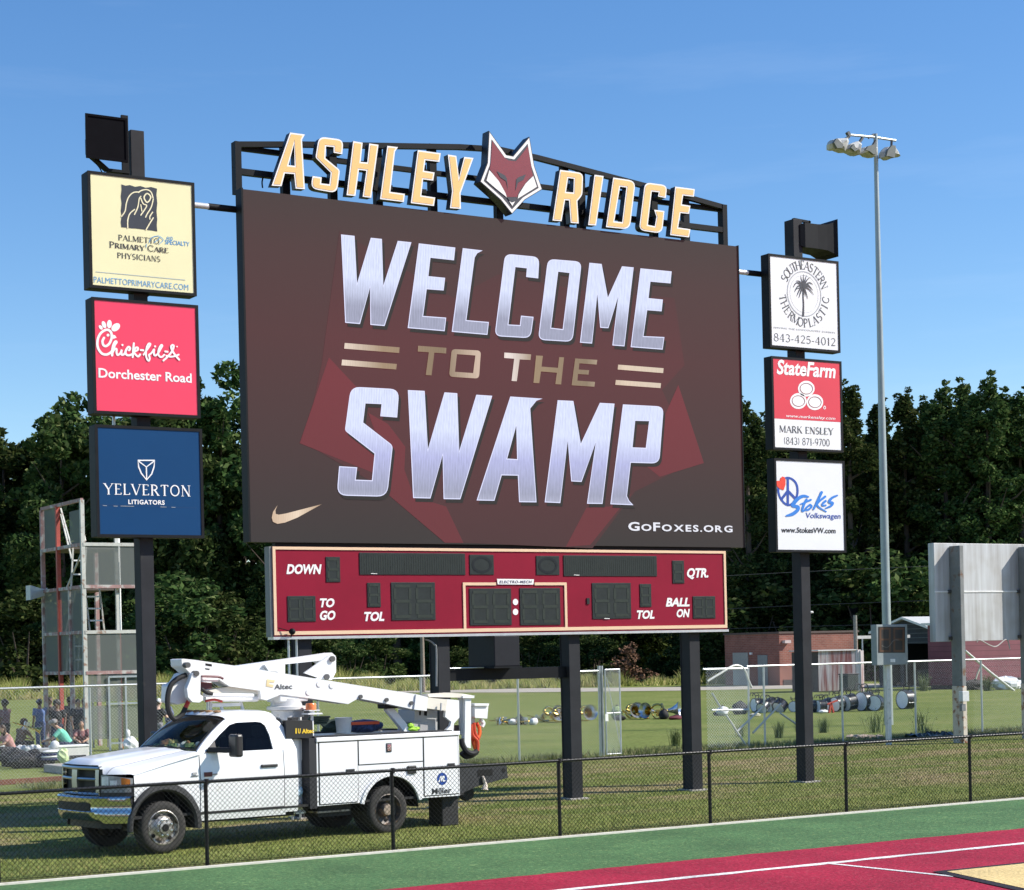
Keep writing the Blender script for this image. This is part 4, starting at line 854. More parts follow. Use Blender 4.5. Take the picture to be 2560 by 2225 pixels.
B_.strokes('script_lettering', zH, [([(690, 705), (610, 690), (520, 730), (430, 830), (440, 860), (520, 880), (500, 940), (420, 1000), (315, 1030)], [30, 50, 62, 70, 60, 52, 60, 60, 30], 0, 4),
   ([(660, 750), (610, 850), (590, 950), (640, 930)], [40, 42, 40, 20], 0, 4), ([(560, 830), (735, 755)], [24, 34], 0, 0), ([(720, 840), (660, 890), (650, 930), (700, 920), (750, 870), (725, 842)], 34, 0, 4),
   ([(920, 625), (850, 780), (780, 920)], [46, 44, 30], 0, 4), ([(980, 700), (840, 840), (1000, 960)], [40, 34, 20], 0, 4), ([(930, 830), (1000, 770), (960, 790), (930, 850), (990, 850)], 30, 0, 4),
   ([(1190, 680), (1100, 720), (1050, 790), (1110, 810), (1080, 860), (990, 900)], [26, 40, 46, 44, 40, 22], 0, 4)], PB2, .008)
B_.text('lettering', zH, [(text2d('Volkswagen', .010, .12), (652, 1098), (1248, 990))], PB, .006)
B_.text('web_address', zH, [(text2d('www.StokesVW.com', .020, .05), (228, 1318), (1162, 1240))], INK, .006)
# cables between signs
for (ax, ay), (bx, by), lb in [((365, 715), (380, 738), 'short black cable looping below the cream sign'), ]:
    o = thing('sign_cable', lb, 'cable', onY(bx, by, YP)); MB().tube(catmull([onY(376, 733, YP - .1), onY(362, 745, YP - .1), onY(380, 733, YP - .1), onY(384, 730, YP - .1)], 4), .012, 6).build('cable', BLACK, o)
o = thing('conduit_pipe', 'short pale conduit between the red and navy signs', 'pipe', onY(284, 1050, YP)); q = onY(284, 1045, YP)
MB().tube([(q.x, YP, zz(284, 1066)), (q.x, YP, zz(284, 1030))], .03, 8).build('pipe', GALV, o)

# ------------------------------------------------------------------ loudspeakers on top of the poles
lsq = thing('loudspeaker', 'square black horn loudspeaker facing the field on top of the left pole', 'loudspeaker', onY(270, 380, YP - .5))
yq = YP - .42
a, b2 = onY(*z4(108, 400), yq), onY(*z4(412, 108), yq)
cx, cz, hw, hh = (a.x + b2.x)/2, (a.z + b2.z)/2, (b2.x - a.x)/2, (b2.z - a.z)/2
mb = MB()
def sqr(y, k, kz=None): kz = kz or k; return [(cx - hw*k, y, cz - hh*kz), (cx + hw*k, y, cz - hh*kz), (cx + hw*k, y, cz + hh*kz), (cx - hw*k, y, cz + hh*kz)]
rings = [sqr(yq, 1), sqr(yq + .03, 1), sqr(yq + .05, .95), sqr(yq + .30, .75), sqr(yq + .55, .42), sqr(yq + .75, .34)]
for r0, r1 in zip(rings[:-1], rings[1:]): mb.add(r0 + r1, [(i, (i+1) % 4, 4 + (i+1) % 4, 4 + i) for i in range(4)])
mb.add(rings[-1], [(0, 1, 2, 3)])
mb.build('horn_body', BLACK, lsq)
mb = MB(); ins = [sqr(yq - .002, 1), sqr(yq - .002, .90), sqr(yq + .015, .88), sqr(yq + .015, .85)]
for r0, r1 in zip(ins[:-1], ins[1:]): mb.add(r0 + r1, [(i, (i+1) % 4, 4 + (i+1) % 4, 4 + i) for i in range(4)])
mb.add(ins[-1], [(0, 1, 2, 3)]); mb.build('horn_mouth', mat('speaker grille black', (.006, .006, .008), .9, spec=.05), lsq)
zb0 = cz - hh
for p0_, p1_ in (((cx - .2, yq + .25, zb0 + .1), (cx + .1, yq + .3, zb0 - .10)), ((cx + .1, yq + .3, zb0 - .10), (cx + hw + .12, yq + .3, zb0 - .10)), ((cx + hw + .06, yq + .3, zb0 - .15), (cx + hw + .06, yq + .3, zb0 + .9))): b = MB(); b.bar(p0_, p1_, .12, .05); b.build('bracket', BLACK, lsq)
MB().tube(catmull([onY(*z4(168, 405), yq + .2), onY(*z4(178, 440), yq + .2), onY(*z4(205, 475), YF + .1), onY(*z4(228, 518), YF + .15)], 5), .012, 6).build('cable', BLACK, lsq)
# right: horn pointing along +X
hsp = thing('loudspeaker', 'black flared horn loudspeaker pointing right on top of the right pole', 'loudspeaker', onY(2040, 600, YP))
z3p = lambda x, y: onY(*z3(x, y), YP - .25)
xl = z3p(785, 300).x; xm = z3p(1080, 300).x; xr = z3p(1180, 300).x; zc = z3p(1000, 335).z
hb = (z3p(800, 200).z - z3p(800, 490).z)/2; hf = (z3p(1180, 108).z - z3p(1180, 550).z)/2
mb = MB()
def sx(x, hz, hy): return [(x, YP + .05 - hy, zc - hz), (x, YP + .05 + hy, zc - hz), (x, YP + .05 + hy, zc + hz), (x, YP + .05 - hy, zc + hz)]
rings = [sx(xl, hb*.85, .22), sx(xl + .10, hb, .27), sx(xm - .25, hb, .27), sx(xm, hb * 1.06, .29), sx(xr - .08, hf * .82, .31), sx(xr, hf, .36)]
mb.add(rings[0], [(0, 1, 2, 3)])
for r0, r1 in zip(rings[:-1], rings[1:]): mb.add(r0 + r1, [(i, (i+1) % 4, 4 + (i+1) % 4, 4 + i) for i in range(4)])
mb.build('horn_body', BLACK, hsp)
MB().add(sx(xr - .05, hf * .85, .31), [(0, 1, 2, 3)]).build('horn_mouth', MATS['speaker grille black'], hsp)
zt = zc + hb + .10
for p0_, p1_ in (((rpx, YP, zt), (xm - .3, YP, zt - .02)), ((xm - .3, YP, zt), (xm - .36, YP, zc + hb)), ((rpx + .17, YP, zc - hb - .02), (rpx + .17, YP, zt)), ((rpx + .1, YP, zc - hb * .7), (xl + .1, YP, zc - hb * .7))): b = MB(); b.bar(p0_, p1_, .08, .05); b.build('bracket', BLACK, hsp)

# ------------------------------------------------------------------ the white bucket truck
TC = 28.90
PIV = Vector((10.90, TC - 1.0, 0)); TYAW, TPIT = math.radians(7.5), .006      # the truck stands slightly askew to the fence
def pxof(p):
    d = p - Vector((0, 0, CAMH)); return 1280 + FPX * (d.dot(Rv) / d.dot(Fv)) * math.cos(ROLL) - FPX * (d.z / d.dot(Fv)) * math.sin(ROLL)
lo_, hi_ = 1.0, 1.4
for _ in range(40):
    mid_ = (lo_ + hi_)/2; q = PIV + Vector((math.cos(TYAW), math.sin(TYAW), 0)) * 3.9 * mid_ + Vector((0, 0, .4))
    if pxof(q) < pxof(Vector((14.80, TC - 1.0, .4))): lo_ = mid_
    else: hi_ = mid_
TSX = lo_
TROT = (0, TPIT, TYAW)
TA = Matrix.Rotation(TYAW, 3, 'Z') @ Matrix.Rotation(TPIT, 3, 'Y') @ Matrix.Diagonal((TSX, 1, 1)); TAI = TA.inverted()
def t_local(p): return TAI @ (Vector(p) - PIV) + PIV
def t_world(p): return TA @ (Vector(p) - PIV) + PIV
def tonY(px, py, Y):
    o_ = t_local((0, 0, CAMH)); d_ = TAI @ ray(px, py); t = (Y - o_.y) / d_.y; return o_ + d_ * t
class TBoard(Board):
    def w(s, zf, p, lift=0.0): q = tonY(*zf(*p), s.Y); q.y = s.Y - lift; return q
tk = thing('bucket_truck', 'white utility truck with a folded boom lift parked behind the black fence under the screen', 'truck', PIV)
def settle(o):                     # stand a finished thing the way the truck stands
    o.location = t_world(o.location); o.rotation_euler = TROT; o.scale = (TSX, 1, 1)
def lerp(tab, x):
    if x <= tab[0][0]: return tab[0][1]
    for (a, p), (b, q) in zip(tab[:-1], tab[1:]):
        if x <= b: t = (x - a) / (b - a); return p + (q - p) * t
    return tab[-1][1]
def sm(t): t = max(0, min(1, t)); return t*t*(3-2*t)
zbase = [(9.7, 1.40), (9.85, 1.435), (10.1, 1.468), (10.5, 1.515), (11.0, 1.575), (11.5, 1.625)]
kdrop = [(9.8, 1.0), (10.4, .95), (11.5, .42)]
ddrop = [(0, 0), (.28, 0), (.36, .006), (.42, .03), (.52, .045), (.62, .075), (.72, .135), (.82, .165), (.90, .19), (.95, .215), (.985, .26), (1.0, .30)]
def Xg(w): return 10.02 + .085 * (w / .62) ** 2
def Xh(w): return lerp([(.62, 10.11), (.72, 10.16), (.85, 10.25), (.95, 10.36), (1.0, 10.46)], w)
def Xf(w): w = abs(w); return Xg(w) if w < .62 else Xh(w)
def Xe(w): return 11.25 + .25 * (min(abs(w), .93) / .9) ** 2
def zhood(X, w):
    w = abs(w); s = X - Xf(w); z = lerp(zbase, X) - lerp(ddrop, w) * lerp(kdrop, X)
    ez = 1.39 if w < .59 else (1.39 - (w - .59) / .06 * .14 if w < .65 else 1.25)
    ez = min(ez, z)
    return ez + (z - ez) * (1 - (1 - min(1, s / .16)) ** 2.2)
def ZX(y): return TC + y
def hoodgrid(ws, nu=26):
    return [[(Xf(w) + (Xe(w) - Xf(w)) * (i/nu) ** 1.35, TC + w, zhood(Xf(w) + (Xe(w) - Xf(w)) * (i/nu) ** 1.35, w)) for i in range(nu+1)] for w in ws]
hd = MB(); hd.grid(hoodgrid([-.715 + 1.43*i/34 for i in range(35)])); hd.build('hood', WPAINT, tk, smooth=True)
AC, AZ, AR = 10.90, .42, .60
def arch(X, c=AC, z0=AZ, r=AR): d = abs(X - c); return z0 + math.sqrt(r*r - d*d) if d < r else -1
def wside(z): return lerp([(.45, .955), (.62, .985), (.9, 1.0), (1.15, 1.0), (1.3, .985), (1.5, .965)], z)
for sg in (-1, 1):
    f = MB(); f.grid(hoodgrid([sg * (.722 + .278 * i/10) for i in range(11)]))
    rows = []
    for i in range(41):
        X = 10.45 + (11.50 - 10.45) * i / 40; zt = zhood(X, 1.0); zl = max(.56, arch(X)); zl = min(zl, zt - .01)
        rows.append([(X, TC + sg * min(1.0, wside(zt - (zt - zl) * j/9) + .0), zt - (zt - zl) * j/9) for j in range(10)])
    f.grid(rows); f.build('fender', WPAINT, tk, smooth=True)
    fl = MB(); rows = []
    for i in range(37):
        a = math.radians(-4 + 190 * i / 36); c, s_ = math.cos(a), math.sin(a)
        ro, ri = .685 - .03 * abs(c), .545
        rows.append([(AC + .02 - ro*c*.90, TC + sg*.995, AZ + ro*s_), (AC + .02 - (ro-.015)*c*.90, TC + sg*1.045, AZ + (ro-.02)*s_), (AC - (ri+.03)*c*.92, TC + sg*1.055, AZ + (ri+.03)*s_), (AC - ri*c*.90, TC + sg*1.03, AZ + ri*s_), (AC - ri*c*.90, TC + sg*.70, AZ + ri*s_)])
    fl.grid(rows); fl.build('wheel_arch_flare', mat('grey black flare plastic', (.030, .030, .031), .55, var=.15), tk, smooth=True)
# cab sides: door, rear corner, sill
for sg in (-1, 1):
    def panel(x0, x1, z0, z1, nx=12, nz=10, lift=0.0): return [[(x0 + (x1-x0)*i/nx, TC + sg*(wside(z0 + (z1-z0)*j/nz) + lift), z0 + (z1-z0)*j/nz) for j in range(nz+1)] for i in range(nx+1)]
    d = MB(); d.grid(panel(11.515, 12.925, .60, 1.497)); d.grid([[(p[0], p[1] - sg*.03, p[2]) for p in r] for r in panel(11.515, 12.925, .60, 1.497)])
    dr = d.build('door', WPAINT, tk, smooth=True, fixn=False)
    MB().box(12.53, 12.81, TC + sg*1.0 - .02, TC + sg*1.0 + .02, 1.235, 1.285).build('door_handle', DARKP, dr, bevel=.012)
    c = MB(); c.grid(panel(12.935, 13.17, .50, 1.50, 4)); c.build('cab_corner', WPAINT, tk, smooth=True)
    c = MB(); c.grid(panel(11.50, 12.96, .46, .588, 8, 3)); c.build('sill', WPAINT, tk, smooth=True)
    gw = lambda z: .965 - (z - 1.5) * .33
    out = [(11.50, 1.50), (11.66, 1.665), (11.85, 1.84), (12.02, 1.975), (12.10, 2.012), (12.40, 2.035), (12.75, 2.035), (12.88, 2.01), (12.96, 1.95), (13.05, 1.80), (13.13, 1.64), (13.17, 1.50)]
    win = [(11.60, 1.515), (12.765, 1.515), (12.745, 1.75), (12.70, 1.90), (12.64, 1.95), (12.55, 1.965), (12.22, 1.962), (12.10, 1.93), (11.90, 1.78)]
    g = MB(); g.poly([[(x, TC + sg*gw(z), z) for x, z in out], [(x, TC + sg*gw(z), z) for x, z in win]])
    n = len(win); g.add([(x, TC + sg*gw(z), z) for x, z in win] + [(x, TC + sg*(gw(z) - .035), z) for x, z in win], [(i, (i+1) % n, n + (i+1) % n, n + i) for i in range(n)])
    g.build('window_frame', WPAINT, tk, smooth=True)
    w_ = MB(); w_.poly([[(x, TC + sg*(gw(z) - .02), z) for x, z in win]]); w_.build('side_window', glass_mat('tinted side glass', (.5, .52, .52), .25) if sg < 0 else glass_mat('dark far side glass', (.02, .02, .02)), tk)  # far pane blackened to stand in for the shade inside the cab
    s_ = MB(); s_.prism([[(x, TC + sg*(gw(z) - .018), z) for x, z in [(11.60, 1.515), (11.80, 1.515), (11.80, 1.70)]]], (0, sg*.03, 0)); s_.build('mirror_sail', DARKP, tk)
    # towing mirror
    mr = MB(); mr.bar((11.66, TC + sg*.96, 1.56), (11.93, TC + sg*1.22, 1.55), .05, .085); mr.build('mirror_arm', DARKP, tk, bevel=.015)
    mm = MB(); mm.box(11.90, 12.02, TC + sg*1.26 - .13, TC + sg*1.26 + .13, 1.44, 1.80); mo = mm.build('mirror', mat('mirror housing', (.022, .022, .024), .35, var=.1), tk, bevel=.035)
# pillars, roof, windscreen
ws = [i/14*2 - 1 for i in range(15)]
wsb = lambda s: (11.27 + .23*s*s, TC + .90*s, 1.605 - .05*s*s)
wst = lambda s: (11.97 + .06*s*s, TC + .765*s, 2.085 - .075*s*s)
def wsp(s, t, push=0.0):
    a, b = Vector(wsb(s)), Vector(wst(s)); p = a.lerp(b, t); p += Vector((-.65, 0, .75)) * (.025 * 4*t*(1-t) + push); return tuple(p)
g = MB(); g.grid([[wsp(s*.965, .03 + .94*t/8) for s in ws] for t in range(9)]); g.build('windscreen', glass_mat('windscreen glass', (.82, .88, .85), .55), tk, smooth=True)
fr = MB()
for s0, s1, t0, t1 in [(-1, 1, 0, .035), (-1, 1, .965, 1.0)]: fr.grid([[wsp(s0 + (s1-s0)*i/14, t, .004) for i in range(15)] for t in (t0, t1)])
for s0, s1 in [(-1, -.955), (.955, 1)]: fr.grid([[wsp(s, t/8, .004) for s in (s0, s1)] for t in range(9)])
fr.build('windscreen_seal', RUBBER, tk)
for sg in (-1, 1):
    pl = MB(); rows = []
    for i in range(9):
        t = i/8; a = Vector(wsp(sg, t)); x, z = [(11.50, 1.50), (11.58, 1.583), (11.66, 1.665), (11.755, 1.752), (11.85, 1.84), (11.935, 1.908), (12.02, 1.975), (12.06, 1.994), (12.10, 2.012)][i]
        b = Vector((x, TC + sg*(.965 - (z-1.5)*.33), z)); m = (a + b)/2 + Vector((-.01, sg*.012, .015)); rows.append([tuple(a), tuple(m), tuple(b)])
    pl.grid(rows); pl.build('windscreen_pillar', WPAINT, tk, smooth=True)
rf = MB(); rows = []
for i in range(15):
    t = i/14; row = []
    for s in [k/16*2 - 1 for k in range(17)]:
        a = abs(s); x0 = 11.97 + .06*a*a + (.07*a**6); x1 = 12.99 - .04*a*a; X = x0 + (x1 - x0)*t
        zc = lerp([(0, 2.152), (.5, 2.148), (.75, 2.13), (.88, 2.10), (.95, 2.065), (1, 2.02)], a); e = lerp([(0, -.065), (.07, -.03), (.2, -.005), (.5, 0), (.85, -.008), (.94, -.035), (1, -.12)], t)
        zz_ = zc + e * (1 - .55*a**4); row.append((X, TC + s*(.80 - .0*t), zz_ if a < 1 else min(zz_, 2.035)))
    rows.append(row)
rf.grid(rows)
bk = MB(); bk.grid([[(x, TC + s*wd, z) for s in [k/8*2 - 1 for k in range(9)]] for x, z, wd in [(12.985, 2.03, .80), (13.05, 1.80, .866), (13.13, 1.64, .918), (13.17, 1.50, .965), (13.17, .50, .965)]])
rf.v += []; r_ = rf.build('roof', WPAINT, tk, smooth=True); bk.build('cab_back', WPAINT, tk, smooth=True)
for s in (-.45, -.2, 0, .2, .45):
    m = MB(); m.ell((12.10, TC + s, 2.14), .07, .045, .022, 10, 6); m.build('clearance_lamp', mat('smoked amber lens', (.25, .13, .05), .3), tk, smooth=True)
# inside of the cab
ins_ = mat('dark cab trim', (.016, .016, .018), .8); SEAT = mat('grey seat cloth', (.045, .045, .05), .9)
it = MB(); it.box(11.25, 11.75, TC - .85, TC + .85, 1.0, 1.50); it.box(11.75, 12.98, TC - .88, TC + .88, .6, .9); it.box(12.93, 12.97, TC - .80, TC + .80, .9, 2.0); it.box(11.2, 11.26, TC - .8, TC + .8, .6, 1.5); it.build('dashboard', ins_, tk)
for y in (-.42, .42):
    st = MB(); st.box(12.35, 12.85, TC + y - .26, TC + y + .26, 1.0, 1.14); st.box(12.72, 12.88, TC + y - .25, TC + y + .25, 1.12, 1.68); st.box(12.76, 12.86, TC + y - .13, TC + y + .13, 1.70, 1.90); st.build('seat', SEAT, tk, bevel=.04)
sw_ = MB(); v, f = ribbon2d([(math.cos(i*.314)*.19, math.sin(i*.314)*.19) for i in range(20)], .03, True)
ring = [(11.95 + .35*.19*math.sin(i*.314), TC - .42 + .19*math.cos(i*.314), 1.47 + .93*.19*math.sin(i*.314)) for i in range(21)]; sw_.tube(ring, .016, 6, False); sw_.tube([(11.75, TC-.42, 1.40), (11.95, TC-.42, 1.47)], .03, 6); sw_.build('steering_wheel', ins_, tk, smooth=True)
rnd = random.Random(5); cols = [mat('pale glove leather', (.62, .52, .22), .8), mat('white paper', (.75, .74, .70), .8), mat('tan leather', (.42, .22, .10), .7), mat('dull green cloth', (.25, .33, .14), .8)]
for k in range(40):
    b = MB(); y = TC - .05 + .66*(rnd.random()*2 - 1) * 1.0; b.ell((11.46 + .26*rnd.random() + .06*abs(y - TC), y, 1.535 + .10*rnd.random()), .03 + .06*rnd.random(), .03 + .06*rnd.random(), .03 + .06*rnd.random(), 7, 5, .5, rnd); b.build('dashboard_clutter', cols[k % 4], tk)
b = MB(); b.ell((11.60, TC + .18, 1.60), .13, .16, .11, 10, 7, .25, rnd); b.build('dashboard_clutter', cols[2], tk)
# front end: grille, lamps, bumper
gz0, gz1 = .955, 1.372
GB = mat('grille black mesh', (.010, .010, .011), .6, var=.4, scale=60)
g = MB(); g.grid([[(Xg(w) + .05, TC + w, z) for w in [i/10*1.22 - .61 for i in range(11)]] for z in (gz0 - .04, gz0, 1.1, 1.25, gz1)]); g.build('grille_mesh', GB, tk)
fg = MB()
def gs(w0, w1, z0, z1, lift=0.0, n=16):
    ww = [w0 + (w1-w0)*i/n for i in range(n+1)]
    prof = [(0.04, z0), (-.012, z0 + .010), (-.022, (z0+z1)/2), (-.012, z1 - .010), (.04, z1)]
    fg.grid([[(Xg(w) + dx - lift, TC + w, z) for w in ww] for dx, z in prof])
gs(-.62, .62, gz1 - .065, gz1 + .005); gs(-.60, .60, gz0 - .03, gz0 + .025)
for s in (-1, 1): gs(s*.62, s*.545, gz0 - .03, gz1, 0, 4)
gs(-.085, .085, gz0, gz1 - .05, .006, 6); gs(-.55, .55, 1.145, 1.205, .004)
fg.build('grille', mat('satin chrome', (.46, .47, .48), .36, 1.0, var=.04), tk, smooth=True)
BEZ = mat('lamp bezel', (.03, .03, .032), .4); LENS = mat('headlamp lens', (.40, .42, .40), .25, .0, var=.35, scale=9, coat=1.0); LENB = mat('headlamp reflector', (.80, .81, .80), .3, .1, var=.2, scale=14, coat=1.0); AMB = mat('amber lens', (.62, .20, .03), .2, var=.25, scale=20, coat=.8)
for sg in (-1, 1):
    def strip(name, m, w0, w1, z0, z1, lift, n=10, par=None, slant=0.0):
        b = MB(); b.grid([[(Xh(w0 + (w1-w0)*i/n) - lift, TC + sg*(w0 + (w1-w0)*i/n), z0 + (z1 - z0 - slant*(i/n)**2)*j/3) for i in range(n+1)] for j in range(4)]); return b.build(name, m, par or tk, smooth=True)
    hl = strip('headlight', LENS, .635, .99, 1.055, 1.238, .004, 12, None, .05)
    strip('headlight_reflector', LENB, .65, .75, 1.085, 1.215, .008, 6, hl); strip('headlight_reflector', LENB, .77, .86, 1.085, 1.16, .008, 5, hl); strip('marker_lens', AMB, .90, .975, 1.075, 1.20, .008, 5, hl, .03)
    strip('headlight_bezel', BEZ, .62, 1.0, .92, 1.05, .0, 12); strip('bumper_filler', mat('grey filler plastic', (.26, .265, .27), .35), .64, .98, .975, 1.045, .006, 12)
    b = MB(); b.grid([[(Xf(w) - .001, TC + sg*w, z) for w in (.605, .66)] for z in (.95, 1.25, 1.33)]); b.build('headlight_bezel', BEZ, tk)
Xb = lambda w: lerp([(0, 9.93), (.3, 9.937), (.5, 9.96), (.62, 10.0), (.68, 10.05), (.85, 10.19), (1.0, 10.37)], abs(w))
bp = [(.93, .13), (.915, .02), (.89, .0), (.82, .012), (.80, .022), (.70, .022), (.68, .006), (.60, .02), (.545, .06), (.535, .14)]
b = MB(); wsb_ = [i/32*2.04 - 1.02 for i in range(33)]
b.grid([[(Xb(w) + dx, TC + w, z - (.04 if abs(w) > .68 and z < .62 else 0)) for w in wsb_] for z, dx in bp]); b.build('front_bumper', mat('bumper chrome', (.60, .61, .62), .13, 1.0, var=.04), tk, smooth=True)
b = MB(); b.grid([[(Xb(w) + .012, TC + w, z) for w in [i/16*1.06 - .53 for i in range(17)]] for z in (.815, .76, .695)]); b.build('bumper_opening', GB, tk)
b = MB(); b.grid([[(Xb(w)*.5 + 10.3*.5, TC + w*.8, z) for w in wsb_] for z in (.56, .42)]); b.build('air_dam', DARKP, tk)
# badges on the fender and door
bd = TBoard(TC - 1.006, tk); z1 = Z(120, 1580, 2.986); z2 = Z(700, 1580, 2.986)
MB().box(11.36, 11.47, TC - 1.012, TC - 1.0, 1.16, 1.175).build('badge', mat('grey badge', (.2, .2, .2), .3, .8), tk); MB().box(11.38, 11.45, TC - 1.012, TC - 1.0, 1.19, 1.225).build('badge', mat('pale badge', (.55, .55, .55), .3, .5), tk)
MB().box(11.57, 11.70, TC - 1.012, TC - 1.0, 1.145, 1.215).build('badge', mat('dark red badge', (.12, .02, .02), .4), tk); MB().box(11.71, 11.79, TC - 1.012, TC - 1.0, 1.17, 1.185).build('badge', MATS['grey badge'], tk)
# chassis and running gear
ch = MB(); ch.box(10.25, 16.3, TC - .45, TC - .33, .52, .70); ch.box(10.25, 16.3, TC + .33, TC + .45, .52, .70); ch.box(10.3, 11.6, TC - .45, TC + .45, .45, .95); ch.box(11.6, 13.2, TC - .8, TC + .8, .42, .56); ch.box(13.6, 14.2, TC - .85, TC - .45, .36, .56); ch.tube([(10.9, TC - .9, .41), (10.9, TC + .9, .41)], .07, 8); ch.tube([(14.8, TC - .9, .41), (14.8, TC + .9, .41)], .09, 8); ch.box(10.45, 16.3, TC - .98, TC + .98, .56, .60); ch.box(10.40, 10.44, TC - .98, TC + .98, .55, .92); ch.build('chassis', mat('black chassis', (.012, .012, .013), .7), tk)
MB().box(13.55, 14.15, TC - .90, TC - .62, .43, .455).build('step', mat('pale worn step', (.45, .38, .32), .7, dirt=((.15, .1, .08), 9, .5)), tk)
RIMF = mat('brushed wheel steel', (.44, .42, .39), .42, .7, var=.35, scale=12, dirt=((.10, .085, .07), 9, .53)); RIMD = mat('rusty wheel steel', (.10, .09, .085), .55, .4, var=.4, scale=12, dirt=((.25, .16, .10), 9, .55)); HUB = mat('tan hub', (.34, .27, .21), .6, .3, var=.3, scale=20); HOLE = mat('wheel hole dark', (.006, .006, .006), .9)
def wheel(rear, R=.405):
    w = bpy.data.objects.new('wheel', None); COL.objects.link(w); w.parent = tk; w.empty_display_size = .1
    t = MB(); t.lathe([(.262, .02), (.275, -.005), (.31, -.012), (.36, -.010), (.392, .012), (R, .045), (R, .195), (.392, .23), (.30, .245), (.262, .225)], (0, 0, 0), 'Y', 40)
    for i in range(44):
        a = 2*math.pi*i/44; c, s_ = math.cos(a), math.sin(a)
        t.bar((c*R, .03, s_*R), (c*R, .115, s_*R), .018, .014, (c, 0, s_)); t.bar((math.cos(a+.07)*R, .125, math.sin(a+.07)*R), (math.cos(a+.07)*R, .21, math.sin(a+.07)*R), .018, .014, (c, 0, s_))
    t.build('tyre', TYRE, w, smooth=True)
    if not rear:
        r = MB(); r.lathe([(.268, .02), (.270, -.004), (.258, -.010), (.248, .012), (.240, .04), (.215, .045), (.170, .012), (.152, -.018), (.125, -.030), (.098, -.032), (.092, -.06), (.06, -.065), (.055, -.05), (0, -.05)], (0, 0, 0), 'Y', 36); ro = r.build('rim', RIMF, w, smooth=True)
        h = MB(); h.lathe([(.058, -.07), (.05, -.078), (0, -.078)], (0, 0, 0), 'Y', 16); h.build('hub_cap', HOLE, ro)
        for i in range(8):
            a = 2*math.pi*(i+.5)/8
            n = MB(); n.lathe([(.014, -.028), (.014, -.058), (0, -.060)], (.125*math.cos(a), 0, .125*math.sin(a)), 'Y', 6); n.build('lug_nut', CHROME, ro)
        for i in range(4):
            a = 2*math.pi*(i+.4)/4; n = MB(); n.ell((.200*math.cos(a), .022, .200*math.sin(a)), .034, .012, .034, 12, 6); n.build('hand_hole', HOLE, ro)
    else:
        r = MB(); r.lathe([(.268, .02), (.270, -.004), (.258, -.010), (.248, .02), (.240, .11), (.20, .135), (.13, .14), (.12, .09), (.105, .04), (.09, .02), (0, .015)], (0, 0, 0), 'Y', 36); ro = r.build('rim', RIMD, w, smooth=True)
        h = MB(); h.lathe([(.092, .016), (.085, .004), (.05, .0), (0, 0)], (0, 0, 0), 'Y', 18); h.build('hub_cap', HUB, ro)
        for i in range(4):
            a = 2*math.pi*(i+.15)/4; n = MB(); n.ell((.185*math.cos(a), .132, .185*math.sin(a)), .036, .012, .036, 12, 6); n.build('hand_hole', HOLE, ro)
    return w
def inv(o): o.matrix_parent_inverse = Matrix.Translation(-tk.location)
wf = wheel(False); inv(wf); wf.location = (10.90, TC - 1.0, .405)
wf.scale = (1/TSX, 1, 1); w2 = clone(wf, tk); w2.location = (10.90, TC + 1.0, .405); w2.rotation_euler = (0, 0, math.pi)
wr = wheel(True); inv(wr); wr.location = (14.80, TC - 1.0, .405); wr.scale = (1/TSX, 1, 1)
for y, rz in ((TC - .50, math.pi), (TC + .50, 0), (TC + 1.0, math.pi)): c = clone(wr, tk); c.location = (14.80, y, .405); c.rotation_euler = (0, 0, rz)
# service body
X0, X1, Z0, Z1, YN = 13.50, 16.20, .555, 1.665, TC - 1.0
UB = mat('white service body paint', (.79, .80, .82), .32, var=.02, scale=2, coat=.4)
ar = [(14.86 + .53*math.cos(math.radians(a)), .42 + .545*math.sin(math.radians(a))) for a in range(15, 166, 10)]
outl = [(X0, Z0), (X0, Z1), (X1, Z1), (X1, Z0)] + ar
for sg in (-1, 1):
    b = MB(); b.prism([[(x, TC + sg*1.0, z) for x, z in outl]], (0, -sg*.42, 0)); so_ = b.build('side_compartment', UB, tk)
    b = MB(); rr = [(14.86 + r*math.cos(math.radians(a)), .42 + (r+.015)*math.sin(math.radians(a))) for r in (.53,) for a in range(15, 166, 6)]
    rows = [[(14.86 + r*math.cos(math.radians(a)), TC + sg*y, .42 + (r+.015)*math.sin(math.radians(a))) for a in range(12, 169, 6)] for r, y in ((.60, 1.001), (.59, 1.028), (.535, 1.028), (.525, .62))]
    b.grid(rows); b.build('arch_trim', UB, tk, smooth=True)
    b = MB(); b.grid([[(14.86 + .515*math.cos(math.radians(a)), TC + sg*y, .42 + .53*math.sin(math.radians(a))) for a in range(0, 181, 6)] for y in (1.0, .3)]); b.build('wheel_liner', HOLE, tk)
    b = MB(); b.box(X0 - .01, X1 + .01, TC + sg*1.0 - .024, TC + sg*1.0 + .024, 1.598, Z1 + .004); b.build('top_rail', UB, tk, bevel=.01)
    b = MB(); b.box(X0 - .02, X1 - .12, TC + sg*.80 - .18, TC + sg*.80 + .18, Z1, Z1 + .022); b.build('top_mat', RUBBER, tk)
def cdoor(pts, latch, latchm):
    y = YN
    sl = MB(); sl.poly([[(x, y - .003, z) for x, z in [(p[0], p[1]) for p in offset_loop(pts, -.016)]]]); so2 = sl.build('door_gap_shade', HOLE, tk)  # dark sheet behind the door stands in for shade in its gap
    d = MB(); d.prism([[(x, y - .016, z) for x, z in pts]], (0, .012, 0)); dd = d.build('compartment_door', UB, tk, bevel=.003)
    for a, b2, c, e in latch: MB().box(a, b2, y - .032, y - .017, c, e).build('latch', latchm, dd, bevel=.004)
arl = [(14.86 + .61*math.cos(math.radians(a)), .42 + .625*math.sin(math.radians(a))) for a in range(164, 171, 3)]
